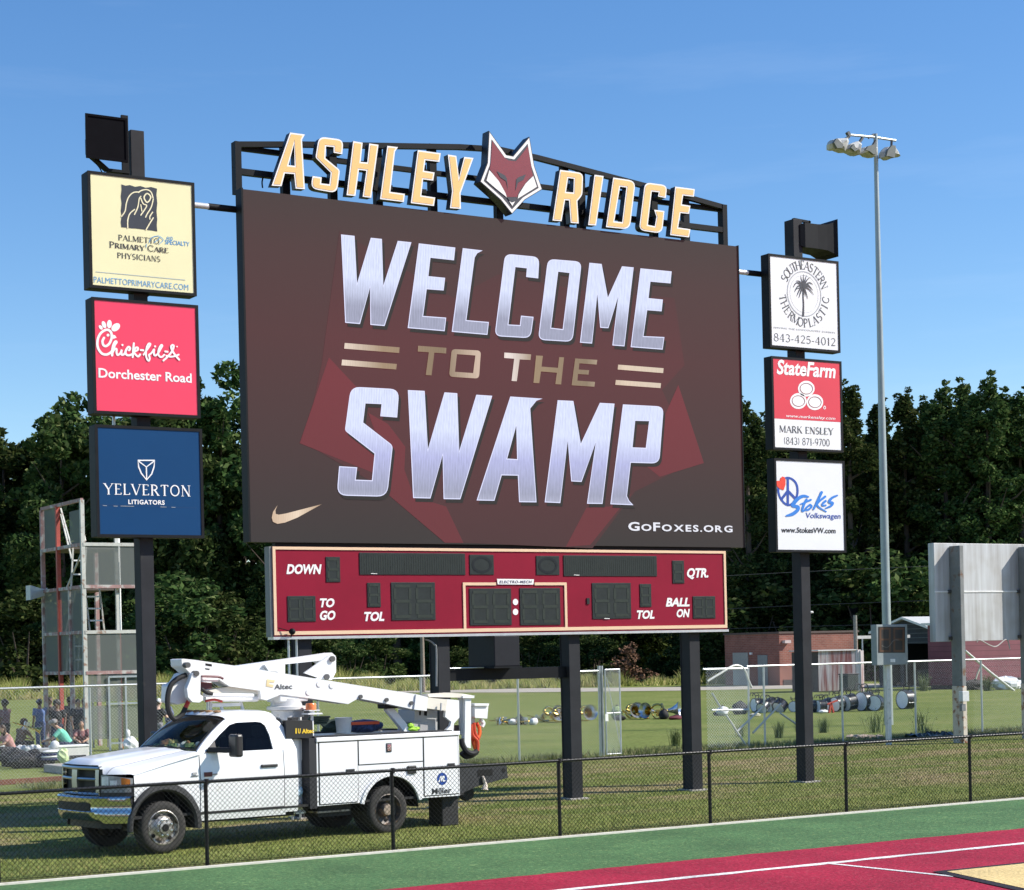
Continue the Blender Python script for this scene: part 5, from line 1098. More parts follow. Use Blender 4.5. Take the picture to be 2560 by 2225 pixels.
cdoor([(13.545, .585), (14.215, .585), (14.235, .70), (14.235, 1.580), (13.545, 1.580)], [(14.02, 14.17, 1.055, 1.13)], DARKP)
cdoor([(14.262, 1.195), (15.470, 1.195), (15.470, 1.580), (14.262, 1.580)], [], DARKP)
cdoor([(15.500, .60), (16.165, .60), (16.165, 1.580), (15.500, 1.580)], [(15.95, 16.09, 1.06, 1.125)], DARKP)
lt = MB(); lt.box(14.77, 14.87, YN - .028, YN - .017, 1.375, 1.525); lo = lt.build('latch_plate', DARKP, tk, bevel=.006); MB().box(14.785, 14.855, YN - .036, YN - .029, 1.395, 1.505).build('latch_paddle', CHROME, lo, bevel=.006)
MB().box(15.17, 15.34, YN - .03, YN - .001, .985, 1.125).build('filler_door', DARKP, tk, bevel=.02)
hb = MB(); hb.box(13.37, X0, TC - 1.0, TC + 1.0, .52, Z1); hb.build('headboard', mat('black headboard', (.022, .022, .026), .5), tk)
MB().box(X0, X1, TC - .58, TC + .58, .95, 1.0).build('bed_floor', DARKP, tk)
# logo on the rear compartment door
bl = TBoard(YN - .0165, tk)
MIL = mat('royal blue decal', (.012, .06, .30), .4)
bl.fill('logo_disc', z2, [ell_px(1210, 1096, 38, 46, 0, 30)], MIL, .002)
bl.strokes('logo_mark', z2, [([(1186, 1118), (1200, 1080), (1208, 1082), (1204, 1108)], 8, 0, 4), ([(1204, 1112), (1216, 1080), (1224, 1082), (1218, 1112), (1232, 1108)], 8, 0, 4)], WINK, .004)
bl.text('lettering', z2, [(text2d('Miller', .025), (1134, 1212), (1280, 1158))], INK, .003)
# between the cab and the bed: tank, battery box, beacon
mb = MB(); mb.lathe([(0, 1.66), (.10, 1.655), (.115, 1.63), (.115, .50), (.16, .46), (.16, .44), (0, .44)], (13.30, TC - .68, 0), 'Z', 20); mb.build('outrigger_cylinder', WPAINT2, tk, smooth=True)
zU, zV = Z(400, 1600, 4.124), Z(880, 1700, 4.6864)
def prism_px(name, pts, Y, th, m, bevel=.008, par=None):
    P = [tonY(px, py, Y) for px, py in pts]; b = MB(); b.prism([[(p.x, Y, p.z) for p in P]], (0, th, 0)); return b.build(name, m, par or tk, bevel=bevel)
U = lambda *ps: [zU(*p) for p in ps]
V_ = lambda *ps: [zV(*p) for p in ps]
prism_px('outrigger_bracket', U((1385, 1020), (1505, 1030), (1500, 1240), (1425, 1235), (1400, 1120)), TC - .78, .15, WPAINT2)
mb = MB(); mb.ell((13.27, TC - .84, .80), .07, .07, .09, 8, 6, .3, rnd); mb.build('hose_coil', mat('blue white hose', (.35, .50, .68), .4, var=.6, scale=30), tk)
bbx = prism_px('battery_box', U((1300, 830), (1570, 830), (1580, 1010), (1300, 1015)), TC - .92, .40, mat('black box', (.015, .015, .016), .45))
bb2 = TBoard(TC - .922, tk); bb2.text('lettering', zU, [(text2d('Altec', .04), (1462, 965), (1585, 912))], mat('yellow decal', (.78, .52, .03), .5), .003)
bb2.strokes('logo_mark', zU, [([(1402, 960), (1402, 915)], 14, 0, 0), ([(1425, 915), (1428, 955), (1442, 955), (1445, 915)], 9, 0, 3)], MATS['yellow decal'], .003)
MB().box(13.16, 13.28, TC - .85, TC - .72, 1.965, 2.01).build('box_cap', DARKP, tk)
bY = TC - .35; q = tonY(*zU(1572, 1000), bY); q1 = tonY(*zU(1572, 760), bY)
mb = MB(); mb.tube([(q.x, bY, q.z - .3), (q.x, bY, q1.z)], .022, 8); mb.box(q.x - .13, q.x + .13, bY - .1, bY + .1, q1.z - .01, q1.z + .012); mb.box(q.x - .1, q.x + .1, bY - .08, bY + .08, q1.z + .05, q1.z + .065); mb.tube([(q.x, bY, q1.z), (q.x, bY, q1.z + .06)], .04, 8); mb.build('beacon_stand', WPAINT2, tk)
mb = MB(); mb.lathe([(.085, q1.z + .065), (.085, q1.z + .15), (.07, q1.z + .175), (0, q1.z + .18)], (q.x - .02, bY, 0), 'Z', 16); mb.build('beacon', mat('amber beacon lens', (.85, .20, .03), .25, coat=.8), tk, smooth=True)
# boom
b1 = TC - .18
prism_px('upper_boom', U((222, 200), (240, 193), (360, 205), (820, 272), (2050, 468)) + V_((750, 166), (728, 346), (380, 272), (75, 214)) + U((1940, 660), (1580, 606), (1245, 562), (1098, 622), (1042, 605), (1032, 522), (720, 478), (590, 395), (420, 366), (325, 356), (275, 305), (228, 270)), b1, .36, WPAINT2, .012)
prism_px('boom_sleeve', V_((752, 166), (888, 200), (876, 362), (728, 346)), b1 - .03, .42, WPAINT2, .01)
prism_px('boom_insert', V_((880, 204), (1118, 228), (1100, 360), (876, 332)), b1 + .04, .28, CREAM, .02)
prism_px('lower_boom', U((800, 268), (1240, 206), (1770, 130), (1812, 165), (1640, 215), (1290, 250), (1290, 350), (1000, 300)), TC + .30, .22, WPAINT2)
prism_px('lower_boom', U((1080, 255), (1240, 240), (1250, 330), (1120, 318)), TC + .22, .07, WPAINT2)
prism_px('elbow_plate', U((1490, 340), (1740, 165), (1790, 148), (1815, 175), (1815, 330), (1772, 412), (1660, 400)), TC + .18, .05, WPAINT2)
prism_px('elbow_plate', U((1560, 190), (1690, 200), (1740, 165), (1815, 180), (1815, 330), (1700, 330)), TC + .50, .05, WPAINT2)
for p in ((1772, 195), (1715, 380)):
    c = tonY(*zU(*p), TC + .17); mb = MB(); mb.lathe([(.05, 0), (.05, -.03), (0, -.03)], c, 'Y', 14); mb.build('pivot_pin', mat('dark pin', (.10, .10, .10), .5, .5), tk)
prism_px('elbow_lever', U((275, 335), (330, 358), (300, 440), (240, 505), (292, 560), (270, 645), (180, 665), (105, 640), (112, 462), (185, 440), (240, 350)), TC - .05, .30, WPAINT2, .03)
prism_px('elbow_lever', U((335, 345), (375, 320), (420, 345), (418, 520), (415, 560), (445, 580), (445, 620), (405, 645), (335, 640), (290, 590), (278, 500), (310, 420)), TC - .26, .10, WPAINT2, .025)
for y in (320, 240):
    c = tonY(*zU(*((380, 345) if y == 320 else (290, 258))), b1 - .1); mb = MB(); mb.lathe([(.045, .1), (.045, 0), (0, 0)], c, 'Y', 12); mb.build('pivot_pin', MATS['dark pin'], tk)
def tubepx(name, pts, Y, r, m, n=8, k=4): b = MB(); b.tube(catmull([tonY(px, py, Y) for px, py in pts], k) if k else [tonY(px, py, Y) for px, py in pts], r, n); return b.build(name, m, tk, smooth=True)
tubepx('hydraulic_hose', U((270, 360), (180, 400), (110, 470), (78, 600), (90, 730), (145, 815), (225, 770), (262, 700)), TC - .1, .042, RUBBER)
tubepx('hydraulic_hose', U((258, 705), (285, 650), (310, 600)), TC - .1, .036, RED)
tubepx('lift_cylinder', U((450, 568), (960, 575)), TC - .2, .035, WPAINT2, 10, 0); tubepx('lift_cylinder', U((460, 605), (1000, 605)), TC - .05, .05, WPAINT2, 10, 0)
prism_px('boom_fairing', U((500, 520), (720, 480), (1030, 525), (1035, 560), (560, 545)), TC - .1, .2, CREAM)
tubepx('hydraulic_hose', U((430, 375), (600, 380), (650, 400)), TC - .25, .02, mat('maroon hose', (.12, .02, .03), .5)); tubepx('hydraulic_hose', U((430, 405), (590, 410)), TC - .25, .035, mat('grey pink cylinder', (.55, .45, .47), .4), 8, 0); tubepx('hydraulic_hose', U((425, 500), (480, 540), (540, 555)), TC - .25, .03, RUBBER)
prism_px('hose_guide', U((420, 430), (535, 440), (535, 500), (420, 520)), TC - .15, .12, mat('dark maroon bracket', (.10, .02, .025), .5))
tubepx('hydraulic_hose', U((470, 630), (560, 615), (640, 635)), TC - .15, .02, RED)
for a, b2 in (((520, 640), (520, 725)), ((620, 650), (640, 720)), ((828, 625), (855, 720))): tubepx('boom_rest', U(a, b2), TC + .1, .03, WPAINT2, 6, 0)
prism_px('boom_rest', U((540, 655), (830, 645), (835, 680), (620, 690), (540, 690)), TC + .05, .12, WPAINT2)
prism_px('boom_slot', U((470, 240), (535, 250), (535, 272), (470, 262)), b1 - .004, .003, HOLE, 0); prism_px('boom_slot', U((465, 290), (520, 297), (505, 308), (470, 302)), b1 - .004, .003, HOLE, 0)
bb = TBoard(b1 - .002, tk); bb.text('lettering', zU, [(text2d('Altec', .018), (1178, 510), (1362, 452))], INKG, .004)
bb.fill('logo_mark', zU, [[(1100, 405), (1185, 415), (1175, 440), (1130, 435), (1125, 455), (1170, 462), (1165, 490), (1092, 478)]], mat('pale yellow decal', (.74, .60, .34), .5), .004)
for p in ((1640, 455), (1770, 470), (1530, 540)): c = tonY(*zU(*p), b1); mb = MB(); mb.lathe([(.05, 0), (.048, -.012), (0, -.014)], c, 'Y', 14); mb.build('bolt_cover', WPAINT2, tk, smooth=True)
for p in ((95, 195), (400, 232), (690, 270)): c = tonY(*zV(*p), b1); mb = MB(); mb.lathe([(.035, 0), (.035, -.03), (0, -.03)], c, 'Y', 10); mb.build('boom_roller', MATS['dark pin'], tk)
# turret and boom support
c = tonY(*zU(1320, 700), TC); mb = MB(); mb.lathe([(.0, 2.30), (.24, 2.30), (.25, 2.18), (.31, 2.17), (.31, 2.12), (.24, 2.10), (.23, 1.62), (.23, .9), (0, .9)], (c.x, TC + .05, 0), 'Z', 26); mb.build('turret', mat('white grey turret paint', (.62, .62, .61), .45, var=.08, dirt=((.35, .33, .30), 5, .62)), tk, smooth=True)
mb = MB(); mb.box(c.x - .24, c.x + .28, TC - .16, TC + .26, 2.25, 2.52); mb.build('turret_head', WPAINT2, tk, bevel=.02)
MB().box(c.x - .02, c.x + .17, TC - .20, TC - .18, 1.99, 2.09).build('data_plate', mat('grey data plate', (.30, .32, .33), .4), tk)
s0, s1 = tonY(*zV(412, 320), TC + .1), tonY(*zV(650, 610), TC + .1)
mb = MB(); mb.bar(s0, s1 + (s1 - s0) * .3, .10, .13); mb.build('boom_support', WPAINT2, tk, bevel=.006)
mb = MB(); mb.box(s0.x - .12, s0.x + .14, TC - .02, TC + .22, s0.z - .02, s0.z + .08); mb.build('boom_cradle', RUBBER, tk, bevel=.02)
# platform end: jib, mast, bucket, hoses
GRYP = mat('light grey platform', (.44, .45, .46), .5, var=.06, scale=5)
prism_px('platform_box', V_((735, 345), (1000, 352), (1000, 600), (730, 600)), TC + .25, .5, GRYP, .02); prism_px('platform_slot', V_((790, 350), (810, 352), (806, 415), (786, 412)), TC + .246, .003, HOLE, 0); prism_px('platform_slot', V_((845, 365), (880, 366), (878, 420), (845, 416)), TC + .246, .003, HOLE, 0)
prism_px('tool_tray', V_((695, 490), (892, 486), (885, 600), (745, 600)), TC + .05, .18, mat('grey tray plastic', (.34, .33, .33), .6), .015)
prism_px('jib_plate', V_((1118, 225), (1255, 238), (1258, 440), (1195, 510), (1188, 610), (1085, 605), (1150, 540), (1165, 490), (1090, 430), (1100, 360)), TC - .06, .06, WPAINT2, .008)
prism_px('jib_arm', V_((890, 165), (1160, 148), (1300, 160), (1435, 185), (1432, 210), (1240, 205), (900, 200)), TC - .02, .2, CREAM, .01)
prism_px('mast', V_((1262, 200), (1332, 205), (1330, 640), (1275, 640)), TC + .05, .06, GRYP); prism_px('mast', V_((1328, 205), (1396, 212), (1392, 800), (1350, 790), (1320, 740)), TC - .02, .10, WPAINT2)  # grey left piece: the white mast's shaded side put into the colour
prism_px('mast_cap', V_((1300, 182), (1435, 182), (1433, 212), (1300, 212)), TC - .06, .18, WPAINT2)
prism_px('bucket_hinge', V_((1396, 275), (1442, 280), (1440, 520), (1396, 515)), TC + .2, .1, GRYP)
prism_px('bucket', V_((1440, 300), (1598, 300), (1585, 452), (1440, 442)), TC + .1, .55, WPAINT2, .03); prism_px('bucket_lip', V_((1436, 274), (1608, 274), (1604, 302), (1436, 302)), TC + .06, .63, WPAINT2, .008)
for k, pts in enumerate([((1400, 520), (1410, 640), (1470, 720), (1470, 830)), ((1430, 500), (1440, 620), (1480, 690)), ((1490, 540), (1490, 640), (1440, 730), (1455, 850)), ((1420, 520), (1415, 700), (1440, 800)), ((1460, 500), (1500, 600), (1475, 700))]): tubepx('hydraulic_hose', V_(*pts), TC + .05 + .03*k, .030, ORANGE if k in (2,) else mat('red orange hose', (.55, .06, .02), .5))
tubepx('hydraulic_hose', V_((1280, 690), (1300, 770), (1350, 840), (1420, 860), (1465, 830)), TC + .0, .05, RUBBER); tubepx('hydraulic_hose', V_((1285, 850), (1330, 890), (1400, 880), (1455, 845)), TC + .1, .055, RUBBER)
tubepx('pin_handle', V_((1045, 270), (1040, 360)), TC - .2, .018, GRYP, 6, 0); prism_px('tool_shelf', V_((1195, 530), (1275, 530), (1275, 600), (1195, 600)), TC + .1, .2, mat('brown box', (.05, .03, .025), .7))
tubepx('glove_hook', V_((1500, 470), (1540, 500), (1520, 550)), TC + .2, .04, WPAINT2, 6)
# tail shelf, hitch and mud guard
b = MB(); b.prism([[(x, TC - .93, z) for x, z in [(16.21, 1.05), (17.22, 1.02), (17.24, .80), (16.62, .69), (16.21, .56)]]], (0, 1.86, 0)); b.build('tail_shelf', mat('black tail shelf', (.024, .025, .028), .6, var=.25, scale=6), tk, bevel=.006)
for x0, x1, z0, z1_ in ((16.62, 16.92, .86, .97), (17.12, 17.18, .90, .97)): MB().box(x0, x1, TC - .936, TC - .931, z0, z1_).build('shelf_cutout', HOLE, tk)
mb = MB(); mb.lathe([(.0, 0), (.13, 0), (.15, .05), (.13, .12), (0, .12)], (16.72, TC - .5, .55), 'Y', 14); mb.build('hitch', RUBBER, tk)
mb = MB(); mb.tube([(16.70, TC - .96, .86), (16.74, TC - .97, .72), (16.72, TC - .98, .62)], [.02, .035, .06], 7); mb.build('glove', mat('pale rag', (.60, .52, .45), .9), tk)
fl = t_local(ground(1118, 2064)); mb = MB(); mb.box(fl.x - .13, fl.x + .20, fl.y - .05, fl.y + .35, .03, .62); mb.build('outrigger_leg', mat('black outrigger', (.018, .018, .02), .7, bump=.4, bscale=25), tk, bevel=.02); MB().box(fl.x - .17, fl.x + .24, fl.y - .1, fl.y + .4, 0, .03).build('outrigger_foot', DARKP, tk)

# things lying in the truck bed
bkt = thing('paint_bucket', 'white plastic bucket standing among tools in the truck bed', 'bucket', tonY(*zV(15, 470), TC + .55))
q = tonY(*z2(475, 690), TC + .5); mb = MB(); mb.lathe([(.0, 1.66), (.12, 1.66), (.14, 1.90), (.145, 1.905), (.145, 1.93), (.0, 1.93)], (q.x, TC + .5, 0), 'Z', 18); mb.build('bucket_body', mat('white bucket plastic', (.70, .71, .70), .5), bkt, smooth=True)
v1 = thing('tool_bag', 'blue and black cloth tool bag with an orange strap lying in the truck bed', 'bag', tonY(*z2(620, 670), TC + .6))
q = tonY(*z2(620, 660), TC + .6); mb = MB(); mb.ell((q.x, TC + .6, 1.76), .38, .2, .12, 14, 8, .12, rnd); mb.build('bag_body', mat('blue black cloth', (.03, .05, .13), .85, var=.9, scale=12), v1, smooth=True)
a, b2 = tonY(*z2(530, 684), TC + .4), tonY(*z2(735, 676), TC + .4); MB().bar(a, b2, .06, .05).build('strap', mat('orange red strap', (.75, .10, .03), .6), v1)
v2 = thing('cloth_pile', 'dark green heap of gear behind the amber beacon in the truck bed', 'pile', tonY(*z2(430, 660), TC + .6)); q = tonY(*z2(425, 650), TC + .7); mb = MB(); mb.ell((q.x, TC + .75, 1.76), .26, .2, .14, 12, 8, .35, rnd); mb.build('gear_heap', mat('dark green gear', (.03, .055, .045), .8, var=.5, scale=9), v2)
v3 = thing('cloth_pile', 'lime green gloves lying by the boom support in the truck bed', 'gloves', tonY(*z2(985, 720), TC + .2)); q = tonY(*z2(985, 725), TC + .1); mb = MB(); mb.ell((q.x, TC + .1, q.z), .14, .1, .06, 10, 6, .4, rnd); mb.ell((q.x - .06, TC + .05, q.z + .07), .06, .05, .04, 8, 5, .4, rnd); mb.build('gloves', mat('lime cloth', (.35, .62, .06), .8), v3)
v4 = thing('hose_coil', 'dark coiled hose on the far side of the truck bed', 'hose', tonY(*z2(280, 650), TC + .6)); q = tonY(*z2(270, 660), TC + .5); mb = MB()
for k in range(4): mb.tube([(q.x + .02*k + .17*math.cos(t*.524), TC + .5 + .17*math.sin(t*.524), q.z - .05 + .035*k) for t in range(13)], .016, 6, False)
mb.build('hose', mat('dark green hose', (.02, .045, .03), .5), v4, smooth=True)

for o in (tk, bkt, v1, v2, v3, v4): settle(o)

# ------------------------------------------------------------------ fences
def chainlink(name, x0, x1, y, z0, z1, pitch, r, m, parent):
    b = MB(); H = z1 - z0
    def seg(ax, az, bx, bz, yy):
        d = Vector((bx - ax, 0, bz - az)).normalized(); n = Vector((-d.z, 0, d.x))
        vs = []
        for px_, pz in ((ax, az), (bx, bz)):
            for k in range(3):
                t = 2*math.pi*k/3; vs.append((px_ + n.x*math.cos(t)*r, yy + math.sin(t)*r, pz + n.z*math.cos(t)*r))
        b.add(vs, [(0, 1, 4, 3), (1, 2, 5, 4), (2, 0, 3, 5)])
    n = int((x1 - x0 + H) / pitch)
    for i in range(-int(H / pitch), n):
        for sg in (1, -1):
            xa = x0 + i*pitch; xb = xa + H; za, zb_ = z0, z1
            if sg < 0: za, zb_ = z1, z0
            lo, hi = max(xa, x0), min(xb, x1)
            if hi <= lo: continue
            f = lambda x: za + (zb_ - za) * (x - xa) / H
            seg(lo, f(lo), hi, f(hi), y + sg*r*.9)
    return b.build(name, m, parent, fixn=False)
WIREB = mat('black vinyl wire', (.010, .011, .011), .8, var=.1, spec=.08); RAILB = mat('black fence rail', (.012, .013, .014), .33, var=.2, spec=.4)
YF1 = 25.67
f1 = thing('chain_link_fence', 'low black chain link fence along the edge of the green turf', 'fence', (18, YF1, 0))
fx0, fx1 = 10.695 - 3*3.016, 10.695 + 9*3.016
chainlink('mesh', fx0, fx1, YF1 - .03, .03, 1.262, .074, .0031, WIREB, f1)
MB().tube([(fx0, YF1, 1.225), (fx1, YF1, 1.225)], .024, 10).build('top_rail', RAILB, f1, smooth=True)
MB().tube([(fx0, YF1 - .03, .06), (fx1, YF1 - .03, .06)], .004, 5).build('tension_wire', WIREB, f1)
for k in range(-3, 10):
    x = 10.695 + 3.016*k; mb = MB(); mb.tube([(x, YF1 + .035, -.05), (x, YF1 + .035, 1.22)], .030, 10); mb.tube([(x, YF1, 1.185), (x, YF1, 1.265)], .034, 10); mb.build('post', RAILB, f1, smooth=True)
YF2 = 44.1; H2 = 2.385
def galv_fence(name, label, x0, x1, xs, skip=()):
    f = thing(name, label, 'fence', ((x0+x1)/2, YF2, 0))
    chainlink('mesh', x0, x1, YF2 - .03, .04, H2 + .03, .085, .0011, GALVF, f)
    MB().tube([(x0, YF2, H2), (x1, YF2, H2)], .027, 8).build('top_rail', GALV, f, smooth=True)
    for x in xs: MB().tube([(x, YF2 + .03, 0), (x, YF2 + .03, H2 - .01)], .032, 8).build('post', GALV, f, smooth=True)
    return f
xg0 = onY(1499, 1750, YF2).x; xg1 = onY(1869, 1750, YF2).x; xg2 = onY(1545, 1750, YF2).x
galv_fence('chain_link_fence', 'tall galvanised chain link fence across the field behind the truck', 9.5, xg0, [27.46 - 3.0*k for k in range(6)])
galv_fence('chain_link_fence', 'tall galvanised chain link fence right of the open gate, behind the right sign pole', xg1, 56, [onY(p, 1750, YF2).x for p in (1912, 2107, 2290, 2456)] + [48, 51, 54])
for x in (xg0, xg0 + .09):
    o = thing('gate_post', 'round galvanised gate post at the end of the tall fence' if x == xg0 else 'second galvanised gate post, carrying the narrow gate leaf', 'post', (x, YF2, 0)); MB().tube([(x, YF2, 0), (x, YF2, 2.52)], .04, 10).build('pipe', GALV, o, smooth=True)
gl_ = thing('gate_leaf', 'narrow chain link gate leaf standing half open beside the gate post', 'gate', (xg0 + .5, YF2, 0))
gx0, gx1 = xg0 + .13, xg2; mb = MB()
for x in (gx0, gx1): mb.tube([(x, YF2 - .1, .05), (x, YF2 - .1, 2.42)], .024, 8)
for z in (.06, 1.2, 2.41): mb.tube([(gx0, YF2 - .1, z), (gx1, YF2 - .1, z)], .02, 8)
mb.build('frame', GALV, gl_, smooth=True); chainlink('mesh', gx0, gx1, YF2 - .13, .06, 2.40, .06, .0020, mat('bright wire', (.62, .66, .68), .4, .3), gl_)
MB().tube([(gx0 + .04, YF2 - .12, 2.2), (gx1 - .02, YF2 - .12, .2)], .012, 6).build('tension_rod', GALV, gl_); MB().box(gx1 - .55, gx1 - .45, YF2 - .16, YF2 - .13, .98, 1.18).build('tag', WHT, gl_)
bg_ = thing('gate_leaf', 'bent and collapsed chain link gate leaf leaning by the right gate post', 'gate', (xg1 - .8, YF2, 0))
zR = Z(1780, 1340, 2.6436)
def R6(*p, Y=YF2): return [onY(*zR(*q), Y) for q in p]
b = MB(); b.tube(catmull(R6((-30, 960), (60, 905), (140, 858), (190, 862), (218, 890), (240, 950), (262, 1003)), 5), .035, 8); b.build('bent_frame', mat('dull white pipe', (.60, .60, .55), .5, .2), bg_, smooth=True)
gxl = onY(1763, 1750, YF2).x; chainlink('mesh', gxl, xg1, YF2 - .06, .05, H2 - .05, .09, .0024, mat('bright wire', (.62, .66, .68), .4, .3), bg_)
for q in [((-60, 880), (235, 875)), ((0, 1150), (240, 1148)), ((0, 1040), (60, 1140)), ((95, 1185), (225, 1385)), ((165, 1292), (340, 1125)), ((270, 1302), (455, 1108)), ((450, 1170), (570, 1252)), ((240, 870), (245, 1390))]:
    P = R6(*q); MB().tube(P, .030, 8).build('gate_bar', GALV if q[0][0] in (-60, 0, 240) else mat('dull white pipe', (.60, .60, .55), .5, .2), bg_, smooth=True)

# ------------------------------------------------------------------ practice tower at the left
TWM = mat('faded red tower steel', (.34, .20, .19), .7, var=.25, scale=3, dirt=((.50, .47, .44), 4, .48)); TWW = mat('weathered white tower steel', (.52, .52, .48), .7, var=.15, scale=3, dirt=((.28, .17, .12), 5, .56)); TWR = mat('red tower steel', (.40, .07, .05), .6, var=.2, dirt=((.2, .07, .05), 6, .6))
SCREEN, ts_, bs_ = new_mat('tower mesh panel'); bs_.inputs['Base Color'].default_value = (.15, .17, .16, 1); bs_.inputs['Roughness'].default_value = .6
trn = ts_.nodes.new('ShaderNodeBsdfTransparent'); mxs = ts_.nodes.new('ShaderNodeMixShader'); mxs.inputs[0].default_value = .66
ts_.links.new(trn.outputs[0], mxs.inputs[1]); ts_.links.new(bs_.outputs[0], mxs.inputs[2]); ts_.links.new(mxs.outputs[0], ts_.nodes['Material Output'].inputs['Surface'])
tc0 = ground(218, 1880); WX, WY = 1.9, 4.1
tw = thing('practice_tower', 'weathered red and white steel filming tower with ladders and mesh panels', 'tower', tc0)
LV = [2.62, 4.35, 6.25, 8.22]
def twz(y): return 3 + (1650 - y) / (4800 / (tc0.x*math.sin(YAW) + tc0.y*math.cos(YAW)))
zl = [twz(y) for y in (1682, 1580, 1466, 1360)]; ztop = twz(1249)
P0 = (tc0.x, tc0.y)
def pcol(x, y, z1, m, r=.065): MB().box(x - r, x + r, y - r, y + r, 0, z1).build('column', m, tw)
pcol(P0[0], P0[1], ztop, TWW); pcol(P0[0], P0[1] + WY, ztop - .05, TWM); pcol(P0[0], P0[1] + WY*.60, ztop, TWR); pcol(P0[0], P0[1] + WY*.32, zl[2], TWM)
pcol(P0[0] + WX, P0[1], zl[3], TWW); pcol(P0[0] + WX, P0[1] + WY, zl[3], TWM); pcol(P0[0] + WX*.62, P0[1] + .1, zl[3] + .3, TWW, .05); pcol(P0[0] + WX*.85, P0[1] + 1.2, zl[3], TWR, .05)
for i, z in enumerate(zl + [ztop]):
    mb = MB(); h = .11
    mb.bar((P0[0], P0[1] - .02, z), (P0[0], P0[1] + WY, z), .10, h)
    mb.build('beam', TWM, tw)
    if i < 4:
        mb = MB(); mb.bar((P0[0], P0[1] - .03, z), (P0[0] + WX, P0[1] - .03, z), .10, h); mb.bar((P0[0], P0[1] + WY, z), (P0[0] + WX, P0[1] + WY, z), .1, h); mb.build('beam', TWW if i in (1, 3) else TWM, tw)
    if i in (0, 1, 2): MB().box(P0[0] + .05, P0[0] + WX - .05, P0[1] + (2.2 if i != 1 else 1.4), P0[1] + WY - .05, z - .04, z + .02).build('deck', mat('dark tower deck', (.10, .08, .07), .8), tw)
    else: MB().box(P0[0] + .05, P0[0] + WX - .05, P0[1] + 1.6, P0[1] + WY - .05, zl[3] - .06, zl[3]).build('deck', mat('dark tower deck', (.10, .08, .07), .8), tw) if i == 3 else None
def pan(x0, y0, x1, y1, z0, z1):
    b = MB(); b.add([(x0, y0, z0), (x1, y1, z0), (x1, y1, z1), (x0, y0, z1)], [(0, 1, 2, 3)]); b.build('mesh_panel', SCREEN, tw)
for a, b2 in ((zl[0], zl[1]), (zl[2], zl[3])): pan(P0[0] + .06, P0[1] - .05, P0[0] + WX, P0[1] - .05, a + .05, b2 - .06)
pan(P0[0] + .06, P0[1] - .05, P0[0] + WX, P0[1] - .05, .4, 1.5); pan(P0[0] + .06, P0[1] - .05, P0[0] + WX, P0[1] - .05, 1.62, zl[0] - .06)
pan(P0[0], P0[1] + WY*.6, P0[0], P0[1] + WY, zl[3] + .05, ztop - .06); pan(P0[0], P0[1] + .1, P0[0], P0[1] + WY*.3, zl[3] + .05, ztop - .3)
for a, b2 in ((zl[0], zl[1]), (zl[1], zl[2])): pan(P0[0], P0[1] + .1, P0[0], P0[1] + WY, a + .05, b2 - .06)
def ladder(x, y, z0, z1, lean, w_=.5):
    for s in (-w_/2, w_/2): MB().bar((x + s, y, z0), (x + s + lean, y, z1), .05, .05).build('ladder_rail', TWW, tw)
    mb = MB()
    n = int((z1 - z0) / .38)
    for k in range(1, n):
        t = k/n; mb.bar((x - w_/2 + lean*t, y, z0 + (z1-z0)*t), (x + w_/2 + lean*t, y, z0 + (z1-z0)*t), .05, .05)
    mb.build('ladder_rungs', WPAINT2, tw)
ladder(P0[0] + .75, P0[1] + .9, zl[1], zl[2] + .1, -.15); ladder(P0[0] + .30, P0[1] + 2.2, zl[0], zl[1], .1, .4); ladder(P0[0] + .25, P0[1] + 1.3, zl[2], zl[3], .1, .45); ladder(P0[0] + .65, P0[1] + .5, .1, zl[0], .0, .5); ladder(P0[0] + .25, P0[1] + 1.2, zl[0], zl[1], .0, .4)
for y0, z0, y1, z1 in [(2.4, ztop - .1, 1.4, zl[3]), (2.4, ztop - .3, 1.4, zl[3] - .4), (.3, ztop - .8, .0, zl[3] + .1), (2.0, zl[2], .3, zl[3] - .2), (2.2, zl[1], 1.0, zl[2])]: MB().bar((P0[0] + .1, P0[1] + y0, z0), (P0[0] + .1, P0[1] + y1, z1), .05, .05).build('brace', TWW, tw)
MB().tube([(P0[0] + WX*.72, P0[1] + .5, zl[1]), (P0[0] + WX*.72, P0[1] + .5, zl[3] + .3)], .09, 10).build('white_pipe', WPAINT2, tw, smooth=True)
dx0, dx1 = P0[0] + .75, P0[0] + WX
for x in (dx0, (dx0 + dx1)/2, dx1): MB().box(x - .03, x + .03, P0[1] - .12, P0[1] - .07, 0, zl[0] - .15).build('door_frame', GALV, tw)
for z in (.25, 1.55, zl[0] - .15): MB().box(dx0, dx1, P0[1] - .115, P0[1] - .075, z - .03, z + .03).build('door_frame', GALV, tw)
hs = thing('loudspeaker', 'small grey horn loudspeaker sticking out left from the filming tower', 'loudspeaker', tuple(Vector((P0[0], P0[1] + WY, zl[1]))))
YH = P0[1] + WY; a = onY(70, 1465, YH); b2 = onY(118, 1470, YH); a1 = onY(70, 1500, YH)
mb = MB(); cz_ = (onY(72, 1464, YH).z + onY(72, 1500, YH).z)/2; rr = [(a.x, .25, .25), (a.x + .05, .24, .24), (b2.x - .25, .14, .14), (b2.x - .05, .10, .10), (b2.x + .05, .09, .09)]
rg = [[(x, YH - hy, cz_ - hz), (x, YH + hy, cz_ - hz), (x, YH + hy, cz_ + hz), (x, YH - hy, cz_ + hz)] for x, hy, hz in rr]
for r0, r1 in zip(rg[:-1], rg[1:]): mb.add(r0 + r1, [(i, (i+1) % 4, 4 + (i+1) % 4, 4 + i) for i in range(4)])
